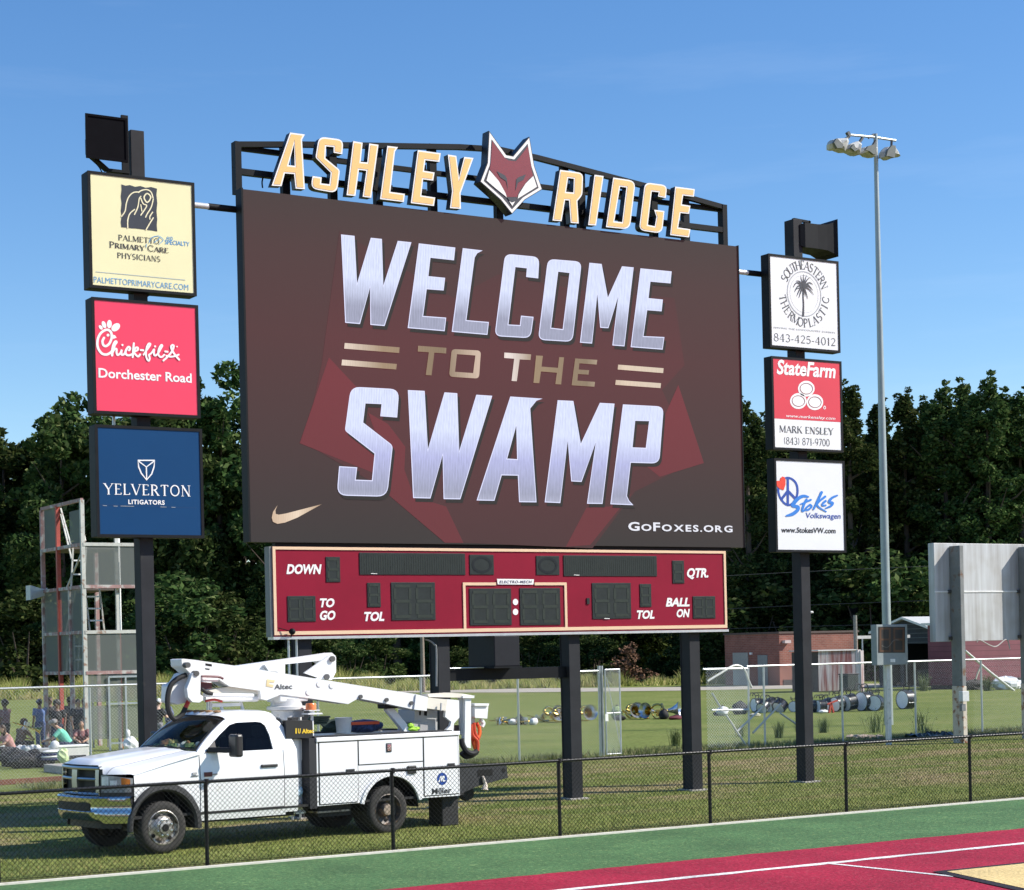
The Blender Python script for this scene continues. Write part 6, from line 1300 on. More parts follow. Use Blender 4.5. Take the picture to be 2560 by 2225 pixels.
mb.add(rg[0], [(0, 1, 2, 3)]); mb.build('horn', mat('pale grey horn', (.52, .56, .58), .5, var=.05), hs); MB().bar((b2.x, YH, cz_ + .12), (P0[0], YH, cz_ + .2), .05, .05).build('bracket', GALV, hs)

# ------------------------------------------------------------------ right side: light mast, play clock, old billboard
LPx = ground(2222, 1812); YLP = LPx.y
lp = thing('light_mast', 'tall steel stadium light mast with four covered floodlights', 'light mast', LPx)
ztp = onY(2184, 334, YLP).z
MASTM = mat('grey green mast steel', (.36, .40, .40), .45, .5, var=.1, scale=1.2)
MB().tube([(LPx.x, YLP, 0), (LPx.x, YLP, ztp*.35), (LPx.x, YLP, ztp*.7), (LPx.x, YLP, ztp)], [.165, .15, .105, .075], 16).build('mast', MASTM, lp, smooth=True)
zQ = Z(2040, 320, 8.248)
q = [onY(*zQ(*p), YLP) for p in ((650, 140), (1190, 190), (1640, 260))]
MB().tube(q, .045, 8).build('crossarm', MASTM, lp, smooth=True)
mb = MB(); mb.bar(onY(*zQ(1080, 210), YLP), onY(*zQ(1190, 130), YLP), .06, .06); mb.bar(onY(*zQ(650, 150), YLP), onY(*zQ(690, 120), YLP), .12, .2); mb.build('arm_brace', MATS['dark pin'], lp)
TARP = mat('weathered grey cover', (.46, .47, .46), .8, var=.3, scale=2.5); TARPD = mat('olive grey cover shade', (.11, .125, .12), .6, var=.2)
rnd = random.Random(9)
for i, (pts, shade, arm) in enumerate([([(300, 320), (350, 235), (480, 200), (640, 205), (690, 280), (630, 490), (540, 440), (400, 445), (345, 415)], [(300, 320), (360, 225), (500, 360), (480, 435), (370, 440)], (670, 190)),
        ([(640, 430), (700, 330), (900, 250), (930, 330), (915, 530), (870, 550), (820, 490), (740, 505)], [(650, 430), (710, 340), (780, 480), (740, 505)], (960, 200)),
        ([(930, 480), (1000, 390), (1180, 340), (1260, 400), (1270, 520), (1240, 590), (1130, 570), (1040, 500), (870, 550)], [(950, 470), (1010, 390), (1180, 340), (1190, 570), (1120, 565), (1040, 500)], (1250, 230)),
        ([(1370, 610), (1400, 480), (1500, 370), (1600, 370), (1700, 480), (1745, 520), (1730, 590), (1660, 590), (1540, 640), (1410, 600)], [(1380, 610), (1410, 480), (1500, 370), (1580, 380), (1560, 640), (1420, 600)], (1560, 270))]):
    P = [onY(*zQ(*p), YLP - .3) for p in pts]; cx, cz = sum(p.x for p in P)/len(P), sum(p.z for p in P)/len(P)
    b = MB(); rows = []
    for dy, k in ((-.14, .0), (-.12, .55), (-.02, .92), (.16, 1.0), (.34, .85), (.48, .45), (.52, 0)): rows.append([(cx + (p.x - cx)*k, YLP - .3 + dy + .05*((j*7) % 3 - 1)*(k > .3), cz + (p.z - cz)*k) for j, p in enumerate(P + [P[0]])])
    b.grid(rows); o = b.build('floodlight_cover', TARP, lp)
    S2 = [onY(*zQ(*p), YLP - .3) for p in shade]; b = MB(); b.prism([[(p.x*.96 + cx*.04, YLP - .47, p.z*.96 + cz*.04) for p in S2]], (0, .1, 0)); b.build('cover_shade', TARPD, o, bevel=.03)  # dark slab on the left part puts the cover's shade into the colour
    a = onY(*zQ(*arm), YLP); MB().bar((a.x, YLP, a.z), (cx + (a.x - cx)*.4, YLP - .15, cz + .2), .08, .08).build('lamp_bracket', MATS['dark pin'], o)
PC = ground(2219, 1862); YC = PC.y
pcl = thing('play_clock', 'grey play clock with unlit amber digits on a white post', 'clock', PC)
a, b2 = onY(*zR(1092, 855), YC - .14), onY(*zR(1290, 583), YC - .14)
MB().box(a.x, b2.x, YC - .14, YC + .10, a.z, b2.z).build('clock_case', mat('grey clock case', (.26, .30, .31), .5, var=.1), pcl, bevel=.01)
BPc = Board(YC - .142, pcl); BPc.fill('digit_panel', zR, [[(1098, 600), (1276, 600), (1276, 772), (1098, 772)]], mat('near black panel', (.016, .014, .013), .5), .003)
AMD = mat('unlit amber segments', (.085, .036, .014), .5, var=.2)
for x0, x1 in ((1112, 1174), (1204, 1264)):
    mid = 684; BPc.strokes('digit', zR, [([(x0, 612), (x1, 612)], 13, 0, 0), ([(x0, mid), (x1, mid)], 13, 0, 0), ([(x0, 760), (x1, 760)], 13, 0, 0), ([(x0, 612), (x0, 760)], 13, 0, 0), ([(x1, 612), (x1, 760)], 13, 0, 0)], AMD, .006)
BPc.strokes('broken_panel_edge', zR, [([(1122, 725), (1160, 735), (1200, 690), (1230, 688)], 5, 0, 4)], mat('grey debris', (.12, .11, .10), .7), .008)
BPc.fill('label_plate', zR, [[(1178, 812), (1210, 812), (1210, 834), (1178, 834)]], WHT, .006)
pb = onY(*zR(1160, 1000), YC).x; MB().box(pb - .075, pb + .075, YC - .05, YC + .05, 0, a.z).build('post', mat('flaking white post paint', (.66, .67, .64), .6, var=.12, scale=5, dirt=((.42, .42, .38), 6, .6)), pcl)
# billboard seen from behind
BBp = ground(2402, 1858); YB1 = BBp.y
bbd = thing('billboard', 'back of a large pale metal billboard standing on rusty posts at the right edge', 'billboard', BBp)
YB2 = YB1 + .235
zB3 = Z(2300, 1340, 3.446)
a, b2 = onY(*zB3(137, 912), YB2), onY(*zB3(122, 60), YB2)
PALEM, tP, bP = new_mat('streaked pale sheet metal'); N, L = tP.nodes, tP.links
tcP = N.new('ShaderNodeTexCoord'); mpP = N.new('ShaderNodeMapping'); mpP.inputs['Scale'].default_value = (5, 5, .35); L.new(tcP.outputs['Object'], mpP.inputs[0])
nP = N.new('ShaderNodeTexNoise'); nP.inputs['Scale'].default_value = 1.4; nP.inputs['Detail'].default_value = 7; L.new(mpP.outputs[0], nP.inputs['Vector'])
rP = N.new('ShaderNodeValToRGB'); e = rP.color_ramp.elements; e[0].position = .25; e[0].color = (.38, .37, .36, 1); e[1].position = .7; e[1].color = (.58, .60, .61, 1); L.new(nP.outputs['Fac'], rP.inputs[0])
nP2 = N.new('ShaderNodeTexNoise'); nP2.inputs['Scale'].default_value = .9; nP2.inputs['Detail'].default_value = 8; L.new(tcP.outputs['Object'], nP2.inputs['Vector'])
rP2 = N.new('ShaderNodeValToRGB'); e = rP2.color_ramp.elements; e[0].position = .48; e[0].color = (1, 1, 1, 1); e[1].position = .72; e[1].color = (.80, .76, .70, 1); L.new(nP2.outputs['Fac'], rP2.inputs[0])
mP = N.new('ShaderNodeMixRGB'); mP.blend_type = 'MULTIPLY'; mP.inputs[0].default_value = 1; L.new(rP.outputs[0], mP.inputs[1]); L.new(rP2.outputs[0], mP.inputs[2]); L.new(mP.outputs[0], bP.inputs['Base Color']); bP.inputs['Roughness'].default_value = .55; bP.inputs['Metallic'].default_value = .15
MB().box(a.x, a.x + 9, YB2, YB2 + .24, a.z, b2.z).build('panel', PALEM, bbd, bevel=.01)
zsm = onY(*zB3(200, 480), YB2).z; MB().box(a.x - .01, a.x + 9, YB2 - .02, YB2 - .001, zsm - .02, zsm + .02).build('seam_strip', mat('white seam strip', (.78, .78, .76), .5), bbd)
RUST = mat('rusting painted post', (.20, .21, .21), .7, var=.2, scale=2, dirt=((.16, .08, .04), 4, .60)); RUST2 = mat('white and rust post base', (.56, .50, .42), .8, var=.15, scale=5, dirt=((.26, .10, .04), 5.5, .50))
ztp2 = onY(*zB3(330, 85), YB1).z
for k, x in enumerate((BBp.x, onY(2566, 1500, YB1).x)):
    zm = onY(*zB3(385, 1290), YB1).z
    MB().box(x - .075, x + .075, YB1 - .20, YB1 + .22, zm, ztp2).build('post', RUST, bbd, bevel=.01); MB().box(x - .08, x + .08, YB1 - .205, YB1 + .225, 0, zm).build('post_base', RUST2, bbd, bevel=.01)
    for z in (zsm, a.z + .1): MB().box(x - .16, x + .16, YB1 + .16, YB2 - .002, z - .05, z + .05).build('bracket', MATS['dark pin'], bbd)
q = onY(*zB3(345, 1385), YB1 - .3); MB().box(BBp.x - .28, BBp.x - .02, YB1 - .40, YB1 - .235, q.z - .14, q.z + .16).build('switch_box', mat('pale switch box', (.62, .64, .64), .5), bbd, bevel=.01)
q = onY(*zB3(325, 1480), YB1 - .3); MB().box(BBp.x - .26, BBp.x - .10, YB1 - .34, YB1 - .235, q.z - .1, q.z + .1).build('switch_box', mat('grey switch box', (.18, .19, .2), .5), bbd, bevel=.01)
MB().tube(catmull([onY(*zB3(490, 915), YB2 - .03), onY(*zB3(515, 895), YB2 - .05), onY(*zB3(600, 940), YB2 - .08), onY(*zB3(660, 950), YB2 - .08), onY(*zB3(745, 890), YB2 - .04), onY(*zB3(775, 975), YB2 - .05)], 5), .018, 6).build('loose_cable', mat('pale cable', (.42, .40, .38), .6), bbd)

# ------------------------------------------------------------------ buildings beyond the path
def brick_mat():
    m, t, b = new_mat('red brick'); N, L = t.nodes, t.links
    tc = N.new('ShaderNodeTexCoord'); br = N.new('ShaderNodeTexBrick'); br.inputs['Scale'].default_value = 1.0; br.inputs['Brick Width'].default_value = .4; br.inputs['Row Height'].default_value = .13; br.inputs['Mortar Size'].default_value = .012
    br.inputs['Color1'].default_value = (.235, .080, .058, 1); br.inputs['Color2'].default_value = (.285, .108, .078, 1); br.inputs['Mortar'].default_value = (.27, .19, .16, 1)
    sp = N.new('ShaderNodeSeparateXYZ'); L.new(tc.outputs['Object'], sp.inputs[0]); ad = N.new('ShaderNodeMath'); ad.operation = 'ADD'; L.new(sp.outputs['X'], ad.inputs[0]); L.new(sp.outputs['Y'], ad.inputs[1])
    cb = N.new('ShaderNodeCombineXYZ'); L.new(ad.outputs[0], cb.inputs[0]); L.new(sp.outputs['Z'], cb.inputs[1]); L.new(cb.outputs[0], br.inputs['Vector'])
    n = N.new('ShaderNodeTexNoise'); n.inputs['Scale'].default_value = .8; n.inputs['Detail'].default_value = 6; L.new(tc.outputs['Object'], n.inputs['Vector'])
    r = N.new('ShaderNodeValToRGB'); r.color_ramp.elements[0].position = .3; r.color_ramp.elements[0].color = (.75, .75, .75, 1); r.color_ramp.elements[1].position = .7; r.color_ramp.elements[1].color = (1.15, 1.12, 1.1, 1); L.new(n.outputs['Fac'], r.inputs[0])
    mx = N.new('ShaderNodeMixRGB'); mx.blend_type = 'MULTIPLY'; mx.inputs[0].default_value = 1; L.new(br.outputs['Color'], mx.inputs[1]); L.new(r.outputs[0], mx.inputs[2]); L.new(mx.outputs[0], b.inputs['Base Color']); b.inputs['Roughness'].default_value = .9
    return m
BRICK = brick_mat()
def hz(px): return HPY - .0226 * (px - 1280)
def zat(px, py, d): return CAMH + (hz(px) - py) * d / FPX
bd_ = 140.0
c0 = far(1948, bd_); BW, BDp = 7.6, 6.4; zt = zat(1948, 1584, bd_)
bb_ = thing('brick_building', 'small flat roofed red brick building beyond the gravel path', 'building', c0)
MB().box(c0.x, c0.x + BW, c0.y, c0.y + BDp, 0, zt).build('wall', BRICK, bb_)
MB().box(c0.x - .08, c0.x + BW + .08, c0.y - .08, c0.y + BDp + .08, zt, zt + .14).build('roof', mat('dark roof edge', (.10, .07, .06), .8), bb_)
MB().box(c0.x - .06, c0.x - .002, c0.y + 1.35, c0.y + 2.45, 0, 2.25).build('door', mat('grey steel door', (.22, .23, .22), .6), bb_)
MB().box(c0.x - .06, c0.x - .002, c0.y + 3.6, c0.y + 5.4, 0, 2.45).build('garage_door', mat('beige roller door', (.36, .34, .30), .7), bb_)
MB().box(c0.x - .14, c0.x - .002, c0.y + 3.1, c0.y + 3.3, 2.3, 2.45).build('wall_lamp', WHT, bb_)
q = far(1963, bd_); zz_ = zat(1963, 1604, bd_); MB().box(q.x - .1, q.x + .45, c0.y - .35, c0.y - .002, zz_ - .12, zz_ + .1).build('flood_lamp', mat('pale lamp housing', (.55, .45, .42), .6), bb_)
q = far(2030, bd_); MB().box(q.x - .5, q.x + .5, c0.y - .04, c0.y - .002, zat(2030, 1668, bd_), zat(2030, 1630, bd_)).build('window', mat('dark window', (.03, .035, .04), .2), bb_)
MB().box(c0.x + .3, c0.x + BW, c0.y - .05, c0.y - .003, 0, .42).build('plinth', mat('dark plinth', (.07, .06, .06), .9), bb_)
mb = MB(); q = far(2110, bd_ - 1); mb.tube([(q.x, c0.y + 1, zt), (q.x, c0.y + 1, zt + 1.6), (q.x + .5, c0.y + 1, zt + 1.6)], .05, 6); mb.ell((q.x + .6, c0.y + 1, zt + 1.55), .22, .15, .1); mb.build('roof_vent', mat('pale vent', (.6, .6, .56), .6), bb_)
# rust streaked corrugated hut in front
def corr_mat(name, c, rust, thr, sc=(3, 3, .25)):
    m, t, b = new_mat(name); N, L = t.nodes, t.links; tc = N.new('ShaderNodeTexCoord'); mp = N.new('ShaderNodeMapping'); mp.inputs['Scale'].default_value = sc; L.new(tc.outputs['Object'], mp.inputs[0])
    n = N.new('ShaderNodeTexNoise'); n.inputs['Scale'].default_value = 1.3; n.inputs['Detail'].default_value = 6; L.new(mp.outputs[0], n.inputs['Vector'])
    r = N.new('ShaderNodeValToRGB'); e = r.color_ramp.elements; e[0].position = thr - .08; e[0].color = (*c, 1); e[1].position = thr + .08; e[1].color = (*rust, 1); L.new(n.outputs['Fac'], r.inputs[0]); L.new(r.outputs[0], b.inputs['Base Color']); b.inputs['Roughness'].default_value = .75
    return m
cd = 119.0; c1 = far(2045, cd); c2_ = far(2137, cd); c3_ = far(2158, cd)
hut = thing('corrugated_hut', 'rust streaked white corrugated metal hut in front of the brick building', 'hut', c1)
CORR = corr_mat('rust streaked sheet', (.66, .60, .58), (.40, .19, .17), .52)
zt1 = zat(2090, 1627, cd); b = MB(); n = 46; xa, xb_ = c1.x, c1.x + (c2_ - c1).length * 1.33
pts = [(xa + (xb_ - xa)*i/n, c1.y + (.06 if i % 2 else 0)) for i in range(n+1)]
b.grid([[(x, y, z) for x, y in pts] for z in (.05, zt1)]); b.build('front_sheet', CORR, hut, fixn=False)
MB().box(xa + .05, xb_ - .02, c1.y + .08, c1.y + 2.6, 0, zt1 - .05).build('hut_body', mat('dark hut side', (.10, .07, .065), .8), hut); MB().box(xa - .1, xb_ + .1, c1.y - .12, c1.y + 2.7, zt1, zt1 + .07).build('roof', mat('pale sheet roof', (.60, .58, .56), .6), hut)
q = far(2120, cd - 1.5); bn = thing('waste_bin', 'dark wheeled bin in front of the corrugated hut', 'bin', q); MB().box(q.x - .45, q.x + .45, q.y - .4, q.y + .4, .1, 1.05).build('bin_body', mat('dark green bin', (.02, .03, .028), .6), bn, bevel=.05); MB().box(q.x - .48, q.x + .48, q.y - .43, q.y + .43, 1.05, 1.13).build('lid', DARKP, bn, bevel=.02)
for px_, lb in ((2145, 'pale streaked wooden post beside the corrugated hut'), (2152, 'second streaked post, nearer the dark barn')): q = far(px_, cd - .5); o = thing('wooden_post', lb, 'post', q); MB().box(q.x - .12, q.x + .12, q.y - .1, q.y + .1, 0, zat(px_, 1624 if px_ == 2145 else 1626, cd)).build('post', CORR, o)
q = far(2139, cd + 3); o = thing('utility_pole', 'grey pole rising beside the barn canopy', 'pole', q); MB().tube([(q.x, q.y, 0), (q.x, q.y, zat(2139, 1538, cd + 3))], .12, 8).build('pole', mat('grey weathered pole', (.24, .23, .20), .9, var=.2), o)
# dark barn: gable end towards the field's left, sunlit roof slope towards the camera
ad = 126.0; a0 = far(2338, ad); GW = 5.4; LEN = 11.0
bn_ = thing('barn', 'dark barn with a pale gabled roof and a wide open doorway', 'barn', a0)
DKW = mat('dark barn siding', (.040, .043, .045), .8, var=.2, scale=1.5)
xb, yb = a0.x, a0.y; ze = zat(2333, 1572, ad); zr = zat(2272, 1549, ad + 2)
mb = MB(); mb.prism([[(xb, yb, 0), (xb, yb, ze), (xb, yb + GW/2, zr), (xb, yb + GW, ze), (xb, yb + GW, 0), (xb, yb + GW*.93, 0), (xb, yb + GW*.93, 2.75), (xb, yb + GW*.62, 2.75), (xb, yb + GW*.62, 0), (xb, yb + GW*.55, 0), (xb, yb + GW*.55, 2.85), (xb, yb + .25, 2.85), (xb, yb + .25, 0)]], (.15, 0, 0)); mb.build('front_wall', DKW, bn_)
mb = MB(); mb.box(xb + .151, xb + LEN, yb, yb + .15, 0, ze); mb.box(xb + .151, xb + LEN, yb + GW - .15, yb + GW, 0, ze); mb.box(xb + LEN - .15, xb + LEN, yb + .15, yb + GW - .15, 0, ze); mb.build('wall', DKW, bn_)
mb = MB()
for ya, za_, y2, z2_ in ((yb - .55, ze - .28, yb + GW/2, zr), (yb + GW/2, zr, yb + GW + .55, ze - .28)): mb.add([(xb - .4, ya, za_ + .05), (xb - .4, y2, z2_ + .05), (xb + LEN + .3, y2, z2_ + .05), (xb + LEN + .3, ya, za_ + .05), (xb - .4, ya, za_ + .2), (xb - .4, y2, z2_ + .2), (xb + LEN + .3, y2, z2_ + .2), (xb + LEN + .3, ya, za_ + .2)], [(3,2,1,0),(4,5,6,7),(0,1,5,4),(1,2,6,5),(2,3,7,6),(3,0,4,7)])
mb.build('roof', mat('pale metal roof', (.66, .66, .63), .45, .2, var=.08), bn_)
for k in range(5): z = 2.95 + (ze - 2.95)*.35*k; hw_ = GW/2*min(1, max(.15, (zr - z)/(zr - ze))); MB().box(xb - .03, xb - .003, yb + GW/2 - hw_ + .1, yb + GW/2 + hw_ - .1, z - .03, z + .02).build('siding_batten', mat('grey batten', (.10, .11, .11), .8), bn_)
MB().box(xb + .5, xb + 2.2, yb + .8, yb + 2.4, 0, 1.1).build('stored_boxes', mat('dark boxes', (.03, .03, .028), .9), bn_)
cp = thing('canopy', 'pale horizontal beam canopy on thin posts in front of the barn', 'canopy', far(2200, ad - 2))
p0, p1 = far(2137, ad - 2), far(2333, ad - 2); zc_ = zat(2200, 1592, ad - 2); MB().bar((p0.x, p0.y, zc_), (p1.x, p0.y - .5, zc_), .12, .2).build('beam', mat('pale beam', (.66, .64, .58), .6), cp)
for px_ in (2158, 2205, 2331): q = far(px_, ad - 2); MB().tube([(q.x, p0.y - .2, 0), (q.x, p0.y - .2, zc_ - .1)], .05, 6).build('post', GALV, cp)
o = thing('cabinet', 'grey cabinet beside the barn doorway', 'cabinet', far(2340, ad - 3)); q = far(2341, ad - 3); MB().box(q.x - .25, q.x + .25, q.y - .2, q.y + .2, 0, 1.25).build('case', mat('grey cabinet', (.20, .22, .23), .6), o, bevel=.02); MB().box(q.x - .15, q.x + .15, q.y - .23, q.y - .202, 1.0, 1.18).build('panel', WHT, o)
# maroon shed
md = 118.0; m0 = far(2386, md)
ms = thing('maroon_shed', 'long maroon shed with horizontal siding behind the billboard', 'shed', m0)
def siding_mat():
    m, t, b = new_mat('maroon lap siding'); N, L = t.nodes, t.links; tc = N.new('ShaderNodeTexCoord'); w_ = N.new('ShaderNodeTexWave'); w_.bands_direction = 'Z'; w_.wave_profile = 'SAW'; w_.inputs['Scale'].default_value = .95; w_.inputs['Distortion'].default_value = .0; L.new(tc.outputs['Object'], w_.inputs['Vector'])
    r = N.new('ShaderNodeValToRGB'); e = r.color_ramp.elements; e[0].position = .0; e[0].color = (.055, .016, .024, 1); e[1].position = .12; e[1].color = (.20, .062, .078, 1); L.new(w_.outputs['Fac'], r.inputs[0])
    n = N.new('ShaderNodeTexNoise'); n.inputs['Scale'].default_value = .9; n.inputs['Detail'].default_value = 6; L.new(tc.outputs['Object'], n.inputs['Vector']); r2 = N.new('ShaderNodeValToRGB'); r2.color_ramp.elements[0].color = (.7, .7, .7, 1); r2.color_ramp.elements[1].color = (1.25, 1.25, 1.25, 1); L.new(n.outputs['Fac'], r2.inputs[0])
    mx = N.new('ShaderNodeMixRGB'); mx.blend_type = 'MULTIPLY'; mx.inputs[0].default_value = 1; L.new(r.outputs[0], mx.inputs[1]); L.new(r2.outputs[0], mx.inputs[2]); L.new(mx.outputs[0], b.inputs['Base Color']); b.inputs['Roughness'].default_value = .7
    return m
zm_ = zat(2450, 1560, md)
MB().box(m0.x, m0.x + 16, m0.y, m0.y + 2.3, .25, zm_).build('wall', siding_mat(), ms); MB().box(m0.x + .1, m0.x + 16, m0.y + .1, m0.y + 2.2, 0, .25).build('foundation', mat('dark foundation', (.06, .05, .05), .9), ms)
MB().box(m0.x - .3, m0.x + 16.3, m0.y - .3, m0.y + 2.6, zm_, zm_ + .15).build('roof', MATS['pale metal roof'], ms)
MB().box(m0.x - .10, m0.x + .16, m0.y - .12, m0.y - .002, 0, zm_).build('corner_post', mat('white corner post', (.70, .69, .64), .6), ms)
q = far(2512, md - 3); tpile = thing('tarp_heap', 'crumpled white tarp heaped in front of the maroon shed', 'tarp', q); rnd = random.Random(3); mb = MB(); mb.ell((q.x, q.y, .35), 1.0, .6, .42, 14, 8, .35, rnd); mb.ell((q.x + .9, q.y + .2, .28), .6, .5, .34, 12, 7, .4, rnd); mb.build('tarp', mat('white tarp', (.66, .67, .70), .7), tpile)
q = far(2545, md - 2); o = thing('scrap_heap', 'dark scrap heap right of the white tarp', 'heap', q); mb = MB(); mb.ell((q.x, q.y, .3), .9, .5, .35, 12, 7, .5, rnd); mb.build('heap', mat('dark scrap', (.05, .045, .04), .9), o)
q = far(2434, md - 2); o = thing('scrap_heap', 'low dark scrap heap against the maroon shed near the billboard post', 'heap', q); mb = MB(); mb.ell((q.x, q.y, .25), 1.1, .5, .35, 12, 7, .5, rnd); mb.build('heap', MATS['dark scrap'], o)
bp0 = ground(2535, 1727); o = thing('leaning_pole', 'long white pole leaning down to the right behind the billboard post', 'pole', bp0); t0 = onY(2413, 1627, bp0.y); MB().tube([t0, (t0 + bp0)/2 + Vector((0, 0, -.06)), bp0], .075, 8).build('pole', mat('dull white pipe', (.60, .60, .55), .5, .2), o, smooth=True)
q = ground(2440, 1722); o = thing('bent_pipe', 'bent pale pipe standing by the billboard', 'pipe', q); MB().tube(catmull([onY(*zB3(525, 1118), q.y), onY(*zB3(490, 1200), q.y), onY(*zB3(478, 1270), q.y), onY(*zB3(500, 1312), q.y)], 5), .06, 7).build('pipe', mat('yellowish pipe', (.50, .49, .36), .6), o, smooth=True)
# utility poles and wires
WOOD = mat('weathered pole wood', (.23, .19, .15), .9, var=.25, scale=2)
for px_, d, lb in ((763, 150, 'weathered wooden pole seen under the scoreboard near its left end'), (1056, 145, 'weathered wooden pole seen under the scoreboard behind the truck boom')):
    q = far(px_, d); o = thing('utility_pole', lb, 'pole', q, 'wooden poles by the trees'); MB().tube([(q.x, q.y, 0), (q.x, q.y, 9.5)], [.17, .12], 10).build('pole', WOOD, o)
    MB().bar((q.x - 1.1, q.y, 9.0), (q.x + 1.1, q.y, 9.0), .12, .12).build('crossarm', WOOD, o)
for k, (a, b2, lb) in enumerate([((1700, 1446), (2340, 1416), 'topmost power line in front of the right hand trees'), ((1700, 1528), (2340, 1502), 'middle power line in front of the right hand trees'), ((1700, 1576), (2340, 1560), 'lowest power line in front of the right hand trees')]):
    P = [];
    for t in [i/12*1.5 - .1 for i in range(13)]:
        px_ = a[0] + (b2[0]-a[0])*t; py_ = a[1] + (b2[1]-a[1])*t + 6*((t-.6)**2 - .36); r = ray(px_, py_); P.append(Vector((0, 0, CAMH)) + r*146)
    o = thing('power_line', lb, 'cable', P[6], 'power lines'); MB().tube(P, .018, 5).build('wire', mat('dull wire', (.05, .055, .055), .7), o)

# ------------------------------------------------------------------ band instruments lying on the field
BRASS = mat('lacquered brass', (.62, .42, .12), .22, 1.0, var=.15, scale=8); SILV = mat('silver plate', (.60, .62, .66), .25, .85, var=.1)
def sousa():
    t = thing('sousaphone', '', 'sousaphone')
    b = MB(); b.lathe([(.33, -.30), (.325, -.295), (.27, -.23), (.20, -.13), (.13, .0), (.085, .14), (.065, .28)], (0, 0, .36), 'Y', 28); b.lathe([(.325, -.285), (.26, -.215), (.19, -.115), (.12, .01), (.075, .14)], (0, 0, .36), 'Y', 28); b.build('bell', SILV, t, smooth=True, fixn=False)
    b = MB(); b.lathe([(.17, -.088), (.115, .012), (.072, .14), (.0, .16)], (0, 0, .36), 'Y', 24); b.build('bell_throat', BRASS, t, smooth=True, fixn=False)
    b = MB(); pts = [(0, .28, .36), (.05, .40, .34)] + [(.10 + .32*math.cos(a), .45 + .06*math.sin(2*a), .36 + .30*math.sin(a)) for a in [math.pi*(.9 - i*.16) for i in range(13)]]
    b.tube(catmull(pts, 3), [.06 - .035*i/((len(pts)-1)*3) for i in range((len(pts)-1)*3 + 1)], 8); b.build('tubing', BRASS, t, smooth=True)
    b = MB()
    for k in range(3): b.tube([(.10 + .07*k, .40, .16), (.10 + .07*k, .40, .44)], .024, 8)
    b.build('valve', BRASS, t, smooth=True)
    return t
LS_ = ['sousaphone lying just left of the post right of the truck', 'sousaphone half hidden by the left side of that post', 'sousaphone just right of the post right of the truck', 'sousaphone right of the narrow gate leaf, bell towards the field', 'sousaphone with its gold tubing showing, middle of the right three', 'tilted sousaphone nearest the last board post']
s0 = None
for (px_, py_, rz), lb in zip([(1387, 1804, 20), (1409, 1806, 10), (1470, 1803, 5), (1588, 1797, 0), (1622, 1798, -60), (1684, 1796, 55)], LS_):
    g = ground(px_, py_); o = sousa() if s0 is None else clone(s0); s0 = s0 or o
    o.location = (g.x, g.y, -.01); o.rotation_euler = (math.radians(-6), 0, math.radians(rz) - YAW*.4); o['label'] = lb; o['group'] = 'sousaphones on the grass'; o.name = 'sousaphone'
def trumpet():
    t = thing('trumpet', '', 'brass instrument')
    b = MB(); b.lathe([(.085, -.28), (.055, -.22), (.03, -.12), (.016, .02)], (0, 0, .10), 'Y', 16); b.build('bell', BRASS, t, smooth=True, fixn=False)
    b = MB(); b.tube(catmull([(0, .0, .10), (0, .22, .10), (.03, .28, .10), (.06, .22, .10), (.06, -.10, .10), (.09, -.16, .10), (.12, -.10, .10), (.12, .34, .10)], 3), .012, 6); b.build('tubing', BRASS, t, smooth=True)
    b = MB()
    for k in range(3): b.tube([(.06, .0 + .045*k, .02), (.06, .045*k, .2)], .017, 7)
    b.build('valve', SILV, t, smooth=True); return t
t0_ = None
for i, (px_, py_, rz) in enumerate([(1248, 1812, 40), (1256, 1813, 160), (1266, 1811, 80), (1292, 1812, 20), (1312, 1811, 200), (1322, 1812, 100), (1344, 1806, 60), (1352, 1804, 300), (1563, 1792, 10), (1606, 1798, 120)]):
    g = ground(px_, py_); o = trumpet() if t0_ is None else clone(t0_); t0_ = t0_ or o
    o.location = (g.x, g.y, 0); o.scale = (1.5,)*3; o.rotation_euler = (random.random()*.5, 0, math.radians(rz)); o.name = 'trumpet'
    o['label'] = 'small brass horn lying on the grass right of the truck' if i < 8 else ('small brass horn standing up beside the sousaphones' if i == 8 else 'small brass horn lying between two sousaphones'); o['group'] = 'brass horns on the grass'
rnd = random.Random(21)
def bag(px_, py_, sx_, sy_, sz_, m, lb, nm='equipment_bag', cat='bag'):
    g = ground(px_, py_); o = thing(nm, lb, cat, g); b = MB(); b.ell((g.x, g.y, sz_*.8), sx_, sy_, sz_, 12, 8, .25, rnd); b.build('bag_body', m, o, smooth=True); b = MB(); b.tube(catmull([(g.x - sx_*.5, g.y, sz_*1.5), (g.x, g.y - .05, sz_*2.0), (g.x + sx_*.5, g.y, sz_*1.5)], 4), .02, 6); b.build('handle', DARKP, o); return o
BLKC = mat('black nylon', (.018, .018, .02), .8, var=.3); MARC = mat('maroon nylon', (.12, .02, .03), .8, var=.2); WHC = mat('white cloth', (.68, .68, .68), .8, var=.1)
for q in [(1282, 1812, .2, .14, .14, WHC, 'white cloth bundle among the small brass horns'), (1300, 1811, .16, .2, .2, BLKC, 'black bag with white edge among the small brass horns'), (1334, 1812, .2, .15, .16, WHC, 'white bundle right of the small brass horns'), (1549, 1801, .3, .2, .12, BLKC, 'low black bag beside the gate leaf'), (1660, 1798, .22, .2, .22, BLKC, 'black bag left of the last sousaphone'), (1690, 1799, .35, .2, .1, MARC, 'flat maroon bag in front of the last sousaphone'), (1716, 1797, .25, .2, .3, BLKC, 'upright black bag against the last board post'), (1542, 1797, .25, .2, .3, MATS['dull green cloth'], 'dull green bag seen through the gate leaf')]: bag(*q)
